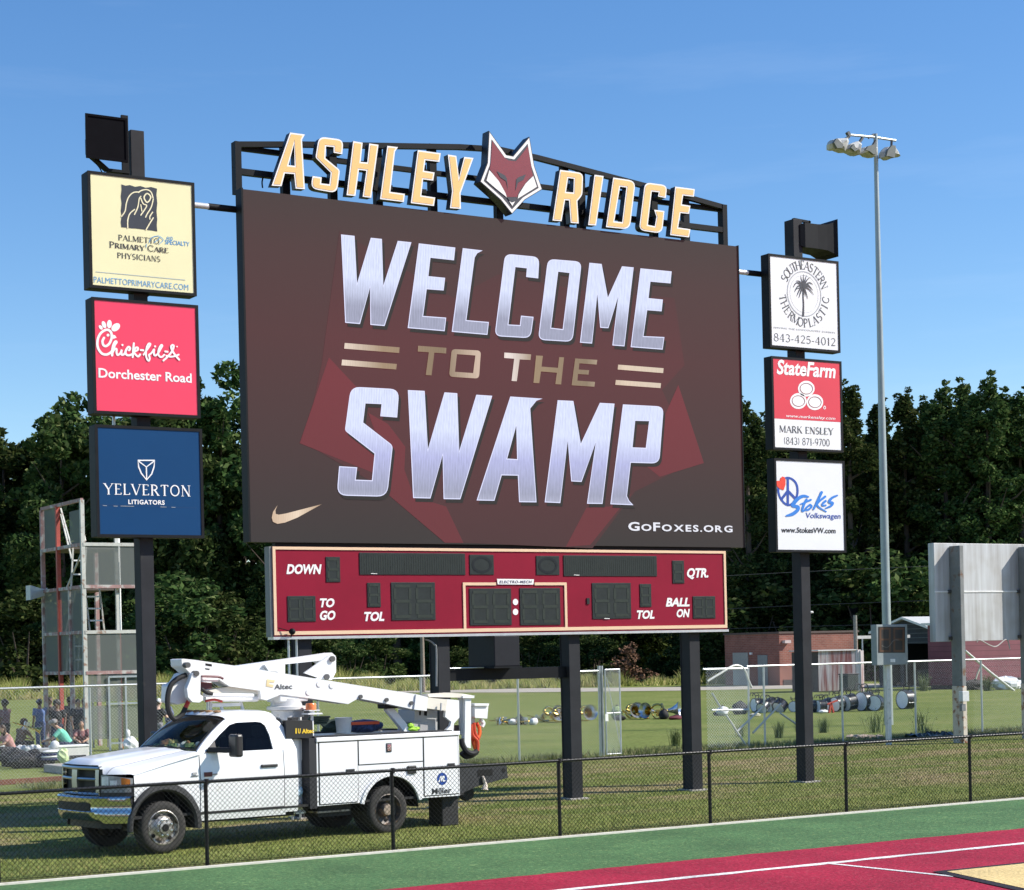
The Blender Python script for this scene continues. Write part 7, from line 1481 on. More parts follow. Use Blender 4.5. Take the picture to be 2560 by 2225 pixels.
# drums
HEAD = mat('drum head', (.80, .81, .86), .3, var=.05); SHELL = mat('black drum shell', (.016, .016, .018), .35, var=.2)
def drum(R=.33, D=.36):
    t = thing('marching_drum', '', 'drum')
    b = MB(); b.lathe([(R, -D/2), (R, D/2)], (0, 0, R), 'Y', 28); b.build('shell', SHELL, t, smooth=True)
    for s in (-1, 1):
        b = MB(); b.lathe([(R*.97, s*(D/2 + .006)), (0, s*(D/2 + .006))], (0, 0, R), 'Y', 28); b.build('drum_head', HEAD, t)
        b = MB(); b.lathe([(R*1.03, s*(D/2 - .02)), (R*1.04, s*(D/2 + .015)), (R*.95, s*(D/2 + .018)), (R*.95, s*(D/2 + .004))], (0, 0, R), 'Y', 28); b.build('hoop', SHELL, t, smooth=True)
    b = MB()
    for k in range(8): a = k*math.pi/4 + .3; b.tube([(R*1.02*math.cos(a), -D/2, R + R*1.02*math.sin(a)), (R*1.02*math.cos(a), D/2, R + R*1.02*math.sin(a))], .008, 5)
    b.build('tension_rod', SILV, t)
    b = MB()
    for s in (-.10, .10): b.tube(catmull([(s, 0, 2*R - .02), (s*1.6, -.02, 2*R + .14), (s*1.8, .10, 2*R + .27), (s*1.4, .28, 2*R + .24), (s*1.2, .34, 2*R + .12)], 4), .022, 6)
    b.tube([(-.16, -.02, 2*R + .14), (.16, -.02, 2*R + .14)], .022, 6); b.build('harness', BLKC, t, smooth=True)
    return t
d0 = drum()
DL = [(1893, 1779, .30, 25, 1, 0, 'marching drum with its harness up, left of the white fence bars'), (1912, 1782, .26, 70, 0, -30, 'tilted marching drum lying behind the crossing white bars'), (1932, 1779, .30, 35, 1, -25, 'marching drum leaning back behind the crossing white bars'), (1958, 1780, .30, 50, 0, -35, 'marching drum leaning with a long pale head, left of the right sign pole'), (1986, 1780, .24, 100, 0, 0, 'dark marching drum just left of the right sign pole'),
      (2030, 1781, .27, -10, 1, 0, 'marching drum half hidden by the right side of the right sign pole'), (2053, 1781, .27, 10, 1, 0, 'marching drum with raised harness, second from the right sign pole'), (2072, 1779, .28, 40, 0, -15, 'dark tilted marching drum left of the red stand'), (2098, 1779, .32, 35, 0, -10, 'marching drum with a large pale head right of the red stand'), (2126, 1778, .36, 30, 0, -8, 'large marching drum left of the biggest one in the row'), (2163, 1777, .42, 35, 0, 0, 'biggest marching drum at the right end of the row'), (2190, 1777, .34, 80, 1, 0, 'dark marching drum ending the row next to the light mast'), (2266, 1772, .41, 32, 1, 0, 'lone bass drum standing apart, right of the light mast')]
for i, (px_, py_, R, rz, har, tilt, lb) in enumerate(DL):
    g = ground(px_, py_); o = d0 if i == 0 else clone(d0); o.name = 'marching_drum'; k = R/.33
    o.location = (g.x, g.y, .0 if tilt == 0 else .04); o.scale = (k, k, k); o.rotation_euler = (math.radians(tilt), 0, math.radians(90 + (rz - 35)*.55)); o['label'] = lb; o['group'] = 'marching drums on the grass'
for q in [(1806, 1789, .28, .25, .22, WHC, 'white and blue bundle behind the bent gate'), (1794, 1789, .2, .15, .1, BLKC, 'small black bag behind the bent gate'), (1850, 1786, .4, .25, .3, BLKC, 'dark equipment bag behind the right gate post'), (1888, 1791, .25, .2, .08, mat('cream cloth', (.62, .58, .45), .8), 'cream cloth on the grass by the crossing bars'), (2058, 1783, .25, .15, .09, WHC, 'white towel in front of the marching drums'), (2113, 1778, .18, .14, .12, mat('brown leather', (.20, .08, .05), .7), 'brown case in front of the large marching drums'), (2112, 1760, .22, .2, .22, WHC, 'white helmet shaped bundle on top of the drums')]: bag(*q)
g = ground(2078, 1782); o = thing('red_stand', 'small red stand between the marching drums', 'stand', g); mb = MB(); mb.bar((g.x - .12, g.y, 0), (g.x, g.y, .42), .08, .08); mb.bar((g.x + .12, g.y, 0), (g.x, g.y, .42), .08, .08); mb.bar((g.x - .2, g.y, .38), (g.x + .35, g.y, .52), .08, .06); mb.build('stand_frame', mat('red orange metal', (.42, .06, .03), .5), o)

# ------------------------------------------------------------------ people behind the fence at the left
def V3(*a): return Vector(a)
def person(loc, rz, J, skin, shirt, trousers, hairc, label, hair='short', cap=None, scale=1.0):
    root = thing('person', label, 'person', (0, 0, 0))
    g = lambda k: Vector(J[k])
    b = MB(); hd, nk = g('head'), g('neck')
    b.ell(tuple(hd), .076, .094, .115, 14, 10); fw = (g('face') - hd).normalized()
    b.tube([hd + fw*.085, hd + fw*.115 + V3(0, 0, -.015)], [.016, .013], 6); side = fw.cross(V3(0, 0, 1)).normalized()
    for s in (-1, 1): b.ell(tuple(hd + side*s*.078 + V3(0, 0, -.005)), .014, .022, .032, 6, 5)
    b.tube([nk - V3(0, 0, .03), hd - V3(0, 0, .05)], [.062, .055], 8)
    pv = g('pelvis'); ch = g('chest')
    b.tube([pv, pv.lerp(ch, .35), pv.lerp(ch, .75), ch, ch.lerp(nk, .7), nk], [.135, .125, .145, .15, .10, .06], 12)
    for s in ('L', 'R'):
        sh, el, wr_ = g('sh' + s), g('el' + s), g('wr' + s); b.tube([ch.lerp(sh, .4), sh, sh.lerp(el, .5), el, el.lerp(wr_, .4), wr_], [.07, .058, .048, .040, .038, .027], 9)
        d = (wr_ - el).normalized(); sd_ = d.cross(V3(0, 0, 1)); sd_ = sd_.normalized() if sd_.length > .05 else V3(1, 0, 0); up = sd_.cross(d)
        b.tube([wr_, wr_ + d*.05, wr_ + d*.085], [.028, .038, .034], 8)
        for i, (o_, ln) in enumerate(((-.030, .062), (-.010, .075), (.010, .072), (.029, .055))):
            p = wr_ + d*.08 + sd_*o_; b.tube([p, p + d*ln*.55 - up*.012, p + d*ln*.9 - up*.035], [.011, .010, .009], 6)
        p = wr_ + d*.03 + sd_*.035; b.tube([p, p + sd_*.03 + d*.03, p + sd_*.035 + d*.06 - up*.01], [.013, .011, .010], 6)
        hp, kn, an, to = g('hp' + s), g('kn' + s), g('an' + s), g('to' + s); b.tube([pv.lerp(hp, .5), hp, hp.lerp(kn, .5), kn, kn.lerp(an, .35), an], [.11, .095, .078, .056, .055, .038], 10); b.tube([an, an.lerp(to, .5) , to], [.042, .040, .030], 8)
    body = b.build('body', skin, root); rm = body.modifiers.new('remesh', 'REMESH'); rm.mode = 'VOXEL'; rm.voxel_size = .016; rm.use_smooth_shade = True
    c = MB(); c.tube([pv + (ch-pv)*(-.02), pv.lerp(ch, .35), pv.lerp(ch, .75), ch, ch.lerp(nk, .75)], [.155, .148, .165, .168, .095], 14)
    for s in ('L', 'R'): c.tube([ch.lerp(g('sh'+s), .4), g('sh'+s), g('sh'+s).lerp(g('el'+s), .75)], [.09, .078, .068], 10)
    o = c.build('shirt', shirt, root); rm = o.modifiers.new('remesh', 'REMESH'); rm.mode = 'VOXEL'; rm.voxel_size = .02; rm.use_smooth_shade = True
    c = MB(); c.tube([pv + V3(0, 0, .04), pv - V3(0, 0, .04)], [.152, .15], 12)
    for s in ('L', 'R'): c.tube([pv.lerp(g('hp'+s), .5), g('hp'+s), g('hp'+s).lerp(g('kn'+s), .5), g('kn'+s), g('kn'+s).lerp(g('an'+s), .8)], [.12, .112, .098, .078, .068], 10)
    o = c.build('trousers', trousers, root); rm = o.modifiers.new('remesh', 'REMESH'); rm.mode = 'VOXEL'; rm.voxel_size = .02; rm.use_smooth_shade = True
    for s in ('L', 'R'): c = MB(); c.ell(tuple(g('an'+s).lerp(g('to'+s), .45) - V3(0, 0, .01)), .052, .12, .05, 10, 6) if abs(g('to'+s).y - g('an'+s).y) >= abs(g('to'+s).x - g('an'+s).x) else c.ell(tuple(g('an'+s).lerp(g('to'+s), .45) - V3(0, 0, .01)), .12, .052, .05, 10, 6); c.build('shoe', DARKP, root, smooth=True)
    c = MB(); c.ell(tuple(hd - fw*.022 + V3(0, 0, .022)), .088, .100, .112, 12, 8, .06)
    if hair == 'long': c.ell(tuple(hd - fw*.07 - V3(0, 0, .10)), .085, .065, .16, 10, 7, .08)
    if hair == 'puff': c.ell(tuple(hd - fw*.03 + V3(0, 0, .05)), .13, .13, .12, 12, 8, .15)
    c.build('hair', hairc, root, smooth=True)
    for s in (-1, 1): c = MB(); c.ell(tuple(hd + fw*.082 + side*s*.030 + V3(0, 0, .005)), .010, .010, .008, 6, 4); c.build('eye', DARKP, root)
    c = MB(); c.ell(tuple(hd + fw*.088 - V3(0, 0, .055)), .022, .010, .007, 8, 4); c.build('mouth', mat('lip', (.35, .14, .12), .6), root)
    if cap:
        c = MB(); c.ell(tuple(hd - fw*.008 + V3(0, 0, .042)), .096, .108, .094, 14, 8); c.tube([hd + fw*.06 + V3(0, 0, .05), hd + fw*.17 + V3(0, 0, .035)], [.07, .045], 8); c.build('cap', cap, root, smooth=True)
    root.location = loc; root.rotation_euler = (0, 0, rz); root.scale = (scale,)*3
    return root
def stand(arm='down', lean=0.0):
    J = dict(head=(0, .03 + lean*.3, 1.60), face=(0, 1, 1.56), neck=(0, lean*.2, 1.45), chest=(0, lean*.15, 1.24), pelvis=(0, 0, .95))
    for s, k in (('L', -1), ('R', 1)):
        J['sh'+s] = (k*.19, lean*.15, 1.38); J['el'+s] = (k*.25, -.04, 1.10); J['wr'+s] = (k*.24, .06, .86)
        if arm == 'front' or (arm == 'one' and k > 0): J['el'+s] = (k*.23, .16, 1.14); J['wr'+s] = (k*.12, .40, 1.16)
        J['hp'+s] = (k*.09, 0, .90); J['kn'+s] = (k*.11, .02 + .04*k, .50); J['an'+s] = (k*.12, -.02 + .05*k, .085); J['to'+s] = (k*.14, .13 + .05*k, .05)
    return J
def sit(z=.45, lean=.25):
    J = dict(head=(0, lean + .06, z + .72), face=(0, lean + 1, z + .55), neck=(0, lean*.8, z + .58), chest=(0, lean*.55, z + .38), pelvis=(0, 0, z + .10))
    for s, k in (('L', -1), ('R', 1)):
        J['sh'+s] = (k*.18, lean*.7, z + .50); J['el'+s] = (k*.24, lean + .12, z + .26); J['wr'+s] = (k*.10, lean + .34, z + .20)
        J['hp'+s] = (k*.10, .04, z + .06); J['kn'+s] = (k*.15, .44, z + .08); J['an'+s] = (k*.15, .40 + .04*k, .085); J['to'+s] = (k*.16, .56 + .04*k, .05)
    return J
SK1 = mat('brown skin', (.16, .085, .055), .6, var=.05); SK2 = mat('tan skin', (.42, .24, .16), .6, var=.05); SK3 = mat('light skin', (.55, .35, .26), .6, var=.05)
HB = mat('black hair', (.012, .010, .009), .6, var=.3); HR = mat('brown hair', (.06, .032, .018), .6, var=.3)
def cl(n, c): return mat(n, c, .85, var=.12, scale=6)
def gd(px_, d): return far(px_, d)
CB, CM, CG, CK, CMV, CGR = cl('blue shirt', (.085, .15, .34)), cl('mint shirt', (.14, .50, .36)), cl('grey trousers', (.16, .16, .17)), cl('black shirt', (.016, .016, .018)), cl('mauve shirt', (.20, .11, .12)), cl('navy trousers', (.02, .028, .06))
CHR = cl('charcoal shirt', (.045, .048, .06)); CKH = cl('dark shorts', (.03, .03, .035))
def face_to(deg): return math.radians(deg)
person(gd(10, 64), face_to(30), stand('one'), SK1, CMV, CKH, HB, 'person in a mauve top standing at the far left edge', 'puff')
person(gd(44, 63), face_to(-60), sit(.25, .2), SK1, cl('brown shirt', (.10, .065, .05)), CKH, HR, 'person with brown hair sitting in a brown shirt holding a brass horn', 'puff')
person(gd(97, 65), face_to(10), stand('one'), SK1, CB, cl('blue trousers', (.05, .08, .2)), HB, 'person in a blue shirt and cap standing with back to the camera', 'short', cl('blue cap', (.06, .09, .17)))
person(gd(166, 57.5), face_to(70), sit(.42, .34), SK2, CM, CGR, HR, 'person in a mint green shirt sitting bent forward on a white cooler', 'short', cl('grey cap', (.28, .26, .25)))
person(gd(391, 61), face_to(-70), stand('front', .1), SK3, CK, CG, HR, 'person in a black shirt and white cap reaching forward, right of the left sign pole', 'short', cl('white cap', (.72, .72, .74)))
person(gd(421, 63), face_to(80), stand('down', .2), SK2, cl('slate shirt', (.10, .12, .20)), CKH, HB, 'person in a slate shirt behind the black hose loop of the truck', 'short')
person(gd(192, 63.5), face_to(190), stand('down'), SK2, CHR, CKH, HB, 'person in a charcoal shirt standing inside the tower, facing the camera', 'short')
person(gd(208, 65.0), face_to(20), stand('one'), SK2, cl('dark blue shirt', (.035, .045, .085)), CKH, HR, 'person in a dark blue shirt standing behind the rusty tower column', 'long')
person(gd(140, 62), face_to(150), stand('down'), SK1, CK, CGR, HB, 'person in black standing between the mint shirted sitter and the blue shirted person', 'puff')
person(gd(200, 60), face_to(160), sit(.3, .15), SK2, cl('rose shirt', (.22, .09, .09)), CKH, HB, 'person in a rose shirt sitting at the foot of the tower', 'short')
person(gd(172, 66), face_to(30), stand('one'), SK1, CHR, CKH, HB, 'person in a charcoal shirt standing behind the mint shirted sitter', 'short', None, 1.02)
person(gd(122, 68), face_to(200), stand('down'), SK1, CK, CKH, HB, 'person in a black shirt standing just right of the blue shirted person', 'short')
person(gd(24, 60), face_to(100), sit(.2, .25), SK2, cl('pink shirt', (.42, .22, .20)), CKH, HR, 'person in a pale pink shirt sitting on the grass at the left', 'long')
g = gd(58, 62); o = clone(t0_); o.location = (g.x, g.y - .2, .75); o.rotation_euler = (.3, 0, 1.2); o.name = 'trumpet'; o['label'] = 'brass horn in the hands of the person sitting at the left'; 
# their things
rnd = random.Random(4)
g0 = gd(60, 52.5); g1 = gd(163, 51)
o = thing('concrete_slab', 'low weathered concrete slab beside the white truck bonnet', 'slab', g1); MB().box(g0.x + .3, g1.x + 1.8, g1.y - .3, g1.y + 1.5, -.05, .20).build('slab', mat('weathered slab', (.36, .33, .29), .9, var=.2, scale=3), o, bevel=.02)
g = gd(186, 57); o = thing('cooler', 'white cooler box that the mint shirted person sits on', 'cooler', g); MB().box(g.x - .75, g.x + .30, g.y - .25, g.y + .25, .05, .44).build('cooler_body', mat('white cooler plastic', (.66, .65, .62), .5), o, bevel=.03); MB().box(g.x - .77, g.x + .32, g.y - .27, g.y + .27, .44, .50).build('lid', WHT, o, bevel=.02); MB().box(g.x - .3, g.x + .2, g.y - .26, g.y - .252, .10, .2).build('handle_recess', DARKP, o)
g = gd(108, 58); o = thing('case', 'pale grey hard case lying behind the black bags', 'case', g); MB().box(g.x - .4, g.x + .4, g.y - .2, g.y + .2, 0, .38).build('case_body', mat('pale grey case', (.34, .36, .38), .6), o, bevel=.03); MB().box(g.x - .1, g.x + .1, g.y - .24, g.y - .202, .16, .22).build('handle', DARKP, o)
for i, (px_, d, sx_, sz_) in enumerate([(28, 55, .45, .26), (52, 54, .4, .22), (75, 55, .42, .24), (100, 54.5, .4, .2)]):
    g = gd(px_, d); lb = ['black kit bag at the left edge of the bag pile', 'black kit bag second from the left in the pile', 'black kit bag with pale trim in the middle of the pile', 'black kit bag nearest the striped cushion'][i]
    o = thing('kit_bag', lb, 'bag', g, 'black kit bags'); b = MB(); b.ell((g.x, g.y, sz_*.9), sx_, .3, sz_, 12, 8, .3, rnd); b.build('bag_body', BLKC, o); b = MB(); b.tube(catmull([(g.x - .2, g.y - .2, sz_*1.4), (g.x, g.y - .28, sz_*2.1), (g.x + .2, g.y - .2, sz_*1.4)], 4), .025, 6); b.build('strap', CHR, o)
g = gd(125, 54); o = thing('striped_cushion', 'white and navy striped cushion on the concrete slab', 'cushion', g)
for k, m in enumerate([cl('navy cloth', (.02, .03, .10)), WHC, cl('navy cloth', (.02, .03, .10)), WHC]): b = MB(); b.ell((g.x, g.y, .24 + .07*k), .34 - .02*k, .2, .06, 14, 6, .08, rnd); b.build('stripe', m, o, smooth=True)
g = gd(132, 54.3); o = thing('ball', 'white ball on top of the striped cushion', 'ball', g); b = MB(); b.ell((g.x, g.y, .62), .13, .13, .13, 14, 9); b.build('ball', WHC, o, smooth=True)
g = gd(152, 53.5); o = thing('plastic_bag', 'pale green plastic bag at the feet of the mint shirted person', 'bag', g); b = MB(); b.ell((g.x, g.y, .35), .17, .13, .2, 10, 7, .4, rnd); b.build('bag_body', cl('pale lime plastic', (.55, .66, .36)), o)
g = gd(322, 57.5); o = thing('plastic_bag', 'white plastic bag at the foot of the tower beside the left sign pole', 'bag', g); b = MB(); b.ell((g.x, g.y, .42), .24, .2, .26, 10, 8, .3, rnd); b.ell((g.x - .08, g.y, .78), .07, .06, .14, 8, 6, .3, rnd); b.build('bag_body', cl('white plastic', (.78, .78, .78)), o)
for i, px_ in enumerate([2, 18, 31, 45, 55, 66, 78, 88]):
    g = gd(px_, 62.5 - .3*(i % 3)); o = thing('flower_hat', 'small white plume lying on the grass by the sitting people', 'plume', g, 'white plumes on the grass'); b = MB(); b.ell((g.x, g.y, .16), .13, .1, .13, 9, 6, .35, rnd); b.build('plume', WHC, o); b = MB(); b.tube([(g.x, g.y, 0), (g.x, g.y, .08)], .03, 6); b.build('stem', SILV, o)
ga, gb = ground(-40, 1966), ground(190, 1951)
o = thing('rusty_rail', 'long rusty rail lying in the grass left of the truck', 'rail', ga); MB().bar(ga + V3(0, 0, .07), gb + V3(0, 0, .07), .10, .13).build('rail', mat('rusty rail', (.15, .055, .03), .85, var=.3, scale=6), o, bevel=.01)
# black ground sheet and pale rubble along the right fence
g0 = ground(2235, 1847); g1 = ground(2410, 1843); b = MB(); rnd = random.Random(8); rows = []
for j in range(5): rows.append([(g0.x + (g1.x - g0.x)*i/22 + rnd.uniform(-.05, .05), 43.2 + .22*j, max(.02, rnd.uniform(.0, .22)*(1 if 0 < j < 4 else .1))) for i in range(23)])
b.grid(rows); o = b.build('ground_sheet', mat('black plastic sheet', (.012, .013, .016), .3, var=.2)); tag(o, 'crumpled black plastic sheet lying along the right fence', 'sheet')
o = thing('silt_fence', 'long low black strip along the foot of the right fence', 'silt fence', (44, 43, 0)); MB().box(36.5, 56, 43.05, 43.1, 0, .10).build('strip', MATS['black plastic sheet'], o)
for i, px_ in enumerate([2128, 2146, 2160, 2178, 2196, 2290, 2345]):
    g = ground(px_, 1846); o = thing('rubble', 'pale stone at the foot of the right fence', 'stone', g, 'pale stones along the fence'); b = MB(); b.ell((g.x, g.y, .04), .22, .14, .08, 8, 5, .5, rnd); b.build('stone', mat('pale rubble', (.45, .36, .29), .9, var=.3), o)

# ------------------------------------------------------------------ trees
LEAF, tL, bL = new_mat('foliage'); N, L = tL.nodes, tL.links; N.remove(bL)
gi = N.new('ShaderNodeNewGeometry'); oi = N.new('ShaderNodeObjectInfo'); r1 = N.new('ShaderNodeValToRGB'); e = r1.color_ramp.elements
e[0].color = (.022, .044, .014, 1); e[1].color = (.180, .205, .085, 1); x_ = e.new(.5); x_.color = (.048, .084, .026, 1); x_ = e.new(.85); x_.color = (.090, .130, .042, 1)
L.new(gi.outputs['Random Per Island'], r1.inputs[0]); hs_ = N.new('ShaderNodeHueSaturation'); mr = N.new('ShaderNodeMapRange'); mr.inputs[3].default_value = .475; mr.inputs[4].default_value = .515; L.new(oi.outputs['Random'], mr.inputs[0]); L.new(mr.outputs[0], hs_.inputs['Hue'])
m2 = N.new('ShaderNodeMapRange'); m2.inputs[3].default_value = .72; m2.inputs[4].default_value = 1.25; L.new(oi.outputs['Random'], m2.inputs[0]); L.new(m2.outputs[0], hs_.inputs['Value']); L.new(r1.outputs[0], hs_.inputs['Color'])
df = N.new('ShaderNodeBsdfDiffuse'); tr_ = N.new('ShaderNodeBsdfTranslucent'); mx = N.new('ShaderNodeMixShader'); mx.inputs[0].default_value = .28; L.new(hs_.outputs[0], df.inputs[0]); L.new(hs_.outputs[0], tr_.inputs[0]); L.new(df.outputs[0], mx.inputs[1]); L.new(tr_.outputs[0], mx.inputs[2]); L.new(mx.outputs[0], N['Material Output'].inputs['Surface'])
BARK = mat('tree bark', (.085, .065, .05), .95, var=.3, scale=2)
def leaf_mesh(name, clumps, per, size, rg, squash=.75):
    cs = []; 
    for c, r in clumps:
        n = max(20, int(per * (r ** 1.6))); d = rg.normal(size=(n, 3)); d /= np.linalg.norm(d, axis=1)[:, None]; d[:, 2] *= squash; rad = r * rg.uniform(.35, 1.0, n) ** .45
        cs.append(np.array(c) + d * rad[:, None])
    C = np.concatenate(cs); n = len(C); a = rg.normal(size=(n, 3)); a[:, 2] *= .55; a /= np.linalg.norm(a, axis=1)[:, None]; b = np.cross(a, rg.normal(size=(n, 3))); b /= np.linalg.norm(b, axis=1)[:, None]
    s = (size * rg.uniform(.55, 1.35, n))[:, None]; V = np.stack([C - a*s, C + b*s*.55, C + a*s, C - b*s*.55], 1)
    me = bpy.data.meshes.new(name); me.vertices.add(4*n); me.loops.add(4*n); me.polygons.add(n); me.vertices.foreach_set('co', V.reshape(-1)); me.loops.foreach_set('vertex_index', np.arange(4*n)); me.polygons.foreach_set('loop_start', np.arange(0, 4*n, 4)); me.update(calc_edges=True); me.materials.append(LEAF)
    return me
def make_tree(kind, seed):             # unit about 20 m tall (shrubs 6 m)
    rg = np.random.default_rng(seed); cl_ = []; root = thing(kind, '', 'tree' if kind != 'shrub' else 'shrub')
    if kind == 'broadleaf_tree':
        H = 20
        for i in range(66):
            t = rg.uniform(.12, 1.0); env = 5.2 * math.sin(math.pi * min(1, (t - .08) / 1.0)) ** .6 * (1 - .25*t); a = rg.uniform(0, 6.283); rr = env * rg.uniform(.25, 1.0) ** .6
            cl_.append(((rr*math.cos(a), rr*math.sin(a), H*t - 1.2), rg.uniform(1.0, 2.1) * (1 - .3*t)))
    elif kind == 'evergreen_tree':
        H = 20
        for i in range(150):
            t = rg.uniform(.05, 1.0) ** .9; env = 4.1 * (1 - t) ** .68 * (1 + .12*math.sin(9*t + seed)) + .10; a = rg.uniform(0, 6.283); rr = env * rg.uniform(.3, 1.0)
            cl_.append(((rr*math.cos(a), rr*math.sin(a), H*t - .9 + .35*rr), rg.uniform(.5, 1.15) * (1 - .42*t)))
        for k in range(5): cl_.append(((rg.normal()*.25, rg.normal()*.25, H - 2.2 + .5*k), .62 - .09*k))
        for k in range(9): a = rg.uniform(0, 6.283); r_ = rg.uniform(.6, 2.2); z_ = H*(.93 - .07*r_) - rg.uniform(0, 1.6); cl_ += [((r_*math.cos(a), r_*math.sin(a), z_ + .42*j), .62 - .13*j) for j in range(4)]
    else:
        H = 6
        for i in range(26):
            t = rg.uniform(.05, .95); env = 2.6 * (1 - t**2.2) ** .5; a = rg.uniform(0, 6.283); rr = env * rg.uniform(.2, 1); cl_.append(((rr*math.cos(a), rr*math.sin(a), H*t), rg.uniform(.5, 1.1)))
    per, size = {'broadleaf_tree': (165, .25), 'evergreen_tree': (210, .165), 'shrub': (190, .165)}[kind]
    co = bpy.data.objects.new('crown', leaf_mesh('crown', cl_, per, size, rg)); COL.objects.link(co); co.parent = root
    b = MB()
    if kind != 'shrub':
        b.tube([(0, 0, -.2), (.1, .05, H*.25), (-.1, .1, H*.55), (0, 0, H*.86)], [.34, .27, .17, .05], 8)
        for i in range(9): a = rg.uniform(0, 6.283); z = H*rg.uniform(.25, .7); r = rg.uniform(2, 4); b.tube([(0, 0, z), (r*.5*math.cos(a), r*.5*math.sin(a), z + r*.25), (r*math.cos(a), r*math.sin(a), z + r*.7)], [.09, .06, .02], 6)
    else:
        for i in range(5): a = rg.uniform(0, 6.283); b.tube([(0, 0, -.1), (.5*math.cos(a), .5*math.sin(a), 1.5), (1.1*math.cos(a), 1.1*math.sin(a), 3.6)], [.09, .06, .02], 5)
    b.build('trunk', BARK, root); return root
PROTO = {'broadleaf_tree': [make_tree('broadleaf_tree', s) for s in (11, 12, 13, 14)], 'evergreen_tree': [make_tree('evergreen_tree', s) for s in (21, 22, 23, 24)], 'shrub': [make_tree('shrub', s) for s in (31, 32, 33)]}
used = {}
rt = random.Random(77)
def plant(kind, px_, d, top, wk, label, group):
    h = zat(px_, top, d); k = rt.randrange(len(PROTO[kind])); p = PROTO[kind][k]
    o = p if (kind, k) not in used else clone(p); used[(kind, k)] = 1; o.name = kind
    q = far(px_, d); sz = h / (20 if kind != 'shrub' else 6); o.location = (q.x, q.y, 0); o.scale = (sz*wk, sz*wk, sz); o.rotation_euler = (0, 0, rt.uniform(0, 6.28)); o['label'] = label; o['group'] = group
    return o
GL, GR, GM = 'trees along the left side of the field', 'trees beyond the buildings on the right', 'trees behind the scoreboard'
for px_, d, top, wk, lb in [(-90, 190, 1090, 1.0, 'broad tree just outside the left edge'), (20, 196, 1036, 1.05, 'broad round tree at the left edge of the photo'), (95, 205, 1120, .95, 'lower broad tree between the two tall left trees'), (165, 186, 1000, .9, 'tall dark tree rising left of the red sign'), (222, 190, 955, .8, 'tallest tree directly behind the left sign pole'), (300, 195, 1020, .9, 'tree hidden mostly behind the navy sign'), (395, 190, 985, .85, 'tree showing right of the navy sign'), (470, 186, 900, .78, 'tall tree between the red sign and the screen'), (560, 188, 882, .85, 'tallest tree beside the left edge of the screen'), (640, 192, 960, .9, 'tree half behind the left edge of the screen')]: plant('broadleaf_tree', px_, d, top, wk, lb, GL)
for i, px_ in enumerate(range(-60, 700, 95)): plant('broadleaf_tree', px_ + rt.randrange(-20, 20), 222, 1090 + rt.randrange(0, 90), 1.15, 'background tree filling the gaps of the left tree line', GL)
for i, px_ in enumerate(range(720, 1840, 88)): plant('broadleaf_tree' if i % 3 else 'evergreen_tree', px_ + rt.randrange(-20, 20), 185 + rt.randrange(0, 20), 1010 + rt.randrange(0, 120), 1.0, 'tree behind the scoreboard, only its low branches showing under the board', GM)
for px_, d, top, wk, lb in [(1878, 160, 985, .95, 'pointed evergreen right beside the screen'), (1945, 166, 1030, 1.1, 'evergreen behind the white palm sign pole'), (2010, 168, 1010, 1.1, 'evergreen mostly behind the right hand signs'), (2075, 166, 1020, 1.1, 'evergreen behind the red and white sign'), (2137, 158, 946, .95, 'pointed evergreen just right of the right hand signs'), (2212, 163, 992, 1.05, 'evergreen directly behind the light mast'), (2273, 160, 966, 1.0, 'evergreen first to the right of the light mast'), (2330, 165, 990, 1.1, 'evergreen second to the right of the light mast'), (2372, 158, 948, 1.0, 'double pointed evergreen above the left edge of the billboard'), (2430, 163, 940, 1.05, 'evergreen left of the tallest one'), (2480, 156, 924, 1.0, 'tallest evergreen above the billboard'), (2524, 163, 968, 1.1, 'evergreen just right of the tallest one'), (2562, 157, 962, 1.05, 'evergreen cut by the right edge of the photo'), (2630, 160, 950, 1.0, 'evergreen just outside the right edge')]: plant('evergreen_tree', px_, d, top, wk, lb, GR)
for i, px_ in enumerate(range(1850, 2680, 62)): plant('evergreen_tree', px_ + rt.randrange(-14, 14), 180, 1035 + rt.randrange(0, 60), 1.35, 'background evergreen filling the gaps of the right tree line', GR)
for px_, d, top, lb in [(-30, 172, 1470, 'bush at the left edge below the trees'), (60, 168, 1475, 'light bush left of the tower'), (140, 172, 1560, 'low bush behind the tower'), (400, 172, 1500, 'bush right of the left sign pole'), (470, 168, 1445, 'light green bush above the truck cab'), (545, 170, 1480, 'light green bush above the truck boom'), (640, 172, 1560, 'bush under the left corner of the scoreboard'), (800, 176, 1560, 'bush under the scoreboard left of the wooden pole'), (880, 168, 1590, 'bright bush behind the lowered boom'), (950, 170, 1580, 'leafy bush under the scoreboard left of the second post'), (1150, 180, 1610, 'dark bush left of the black cabinet'), (1330, 166, 1575, 'leafy bush right of the black cabinet'), (1400, 170, 1590, 'bush behind the middle post'), (1480, 172, 1570, 'leafy bush above the gate post'), (1560, 174, 1600, 'dark bush above the gate opening'), (1640, 172, 1640, 'low bush left of the last board post'), (1700, 170, 1560, 'bush behind the last board post'), (1800, 168, 1560, 'bush left of the brick building'), (1880, 158, 1430, 'light bush behind the brick building left corner'), (1990, 156, 1450, 'tall light bush behind the brick building'), (2070, 155, 1530, 'bush above the corrugated hut'), (2185, 152, 1390, 'pale leafy bush behind the light mast'), (2260, 152, 1440, 'bush behind the barn roof'), (2310, 150, 1370, 'pale bush left of the billboard')]: plant('shrub', px_, d, top, 1.25, lb, 'bushes at the foot of the tree line')
rg = np.random.default_rng(5); cl_ = []
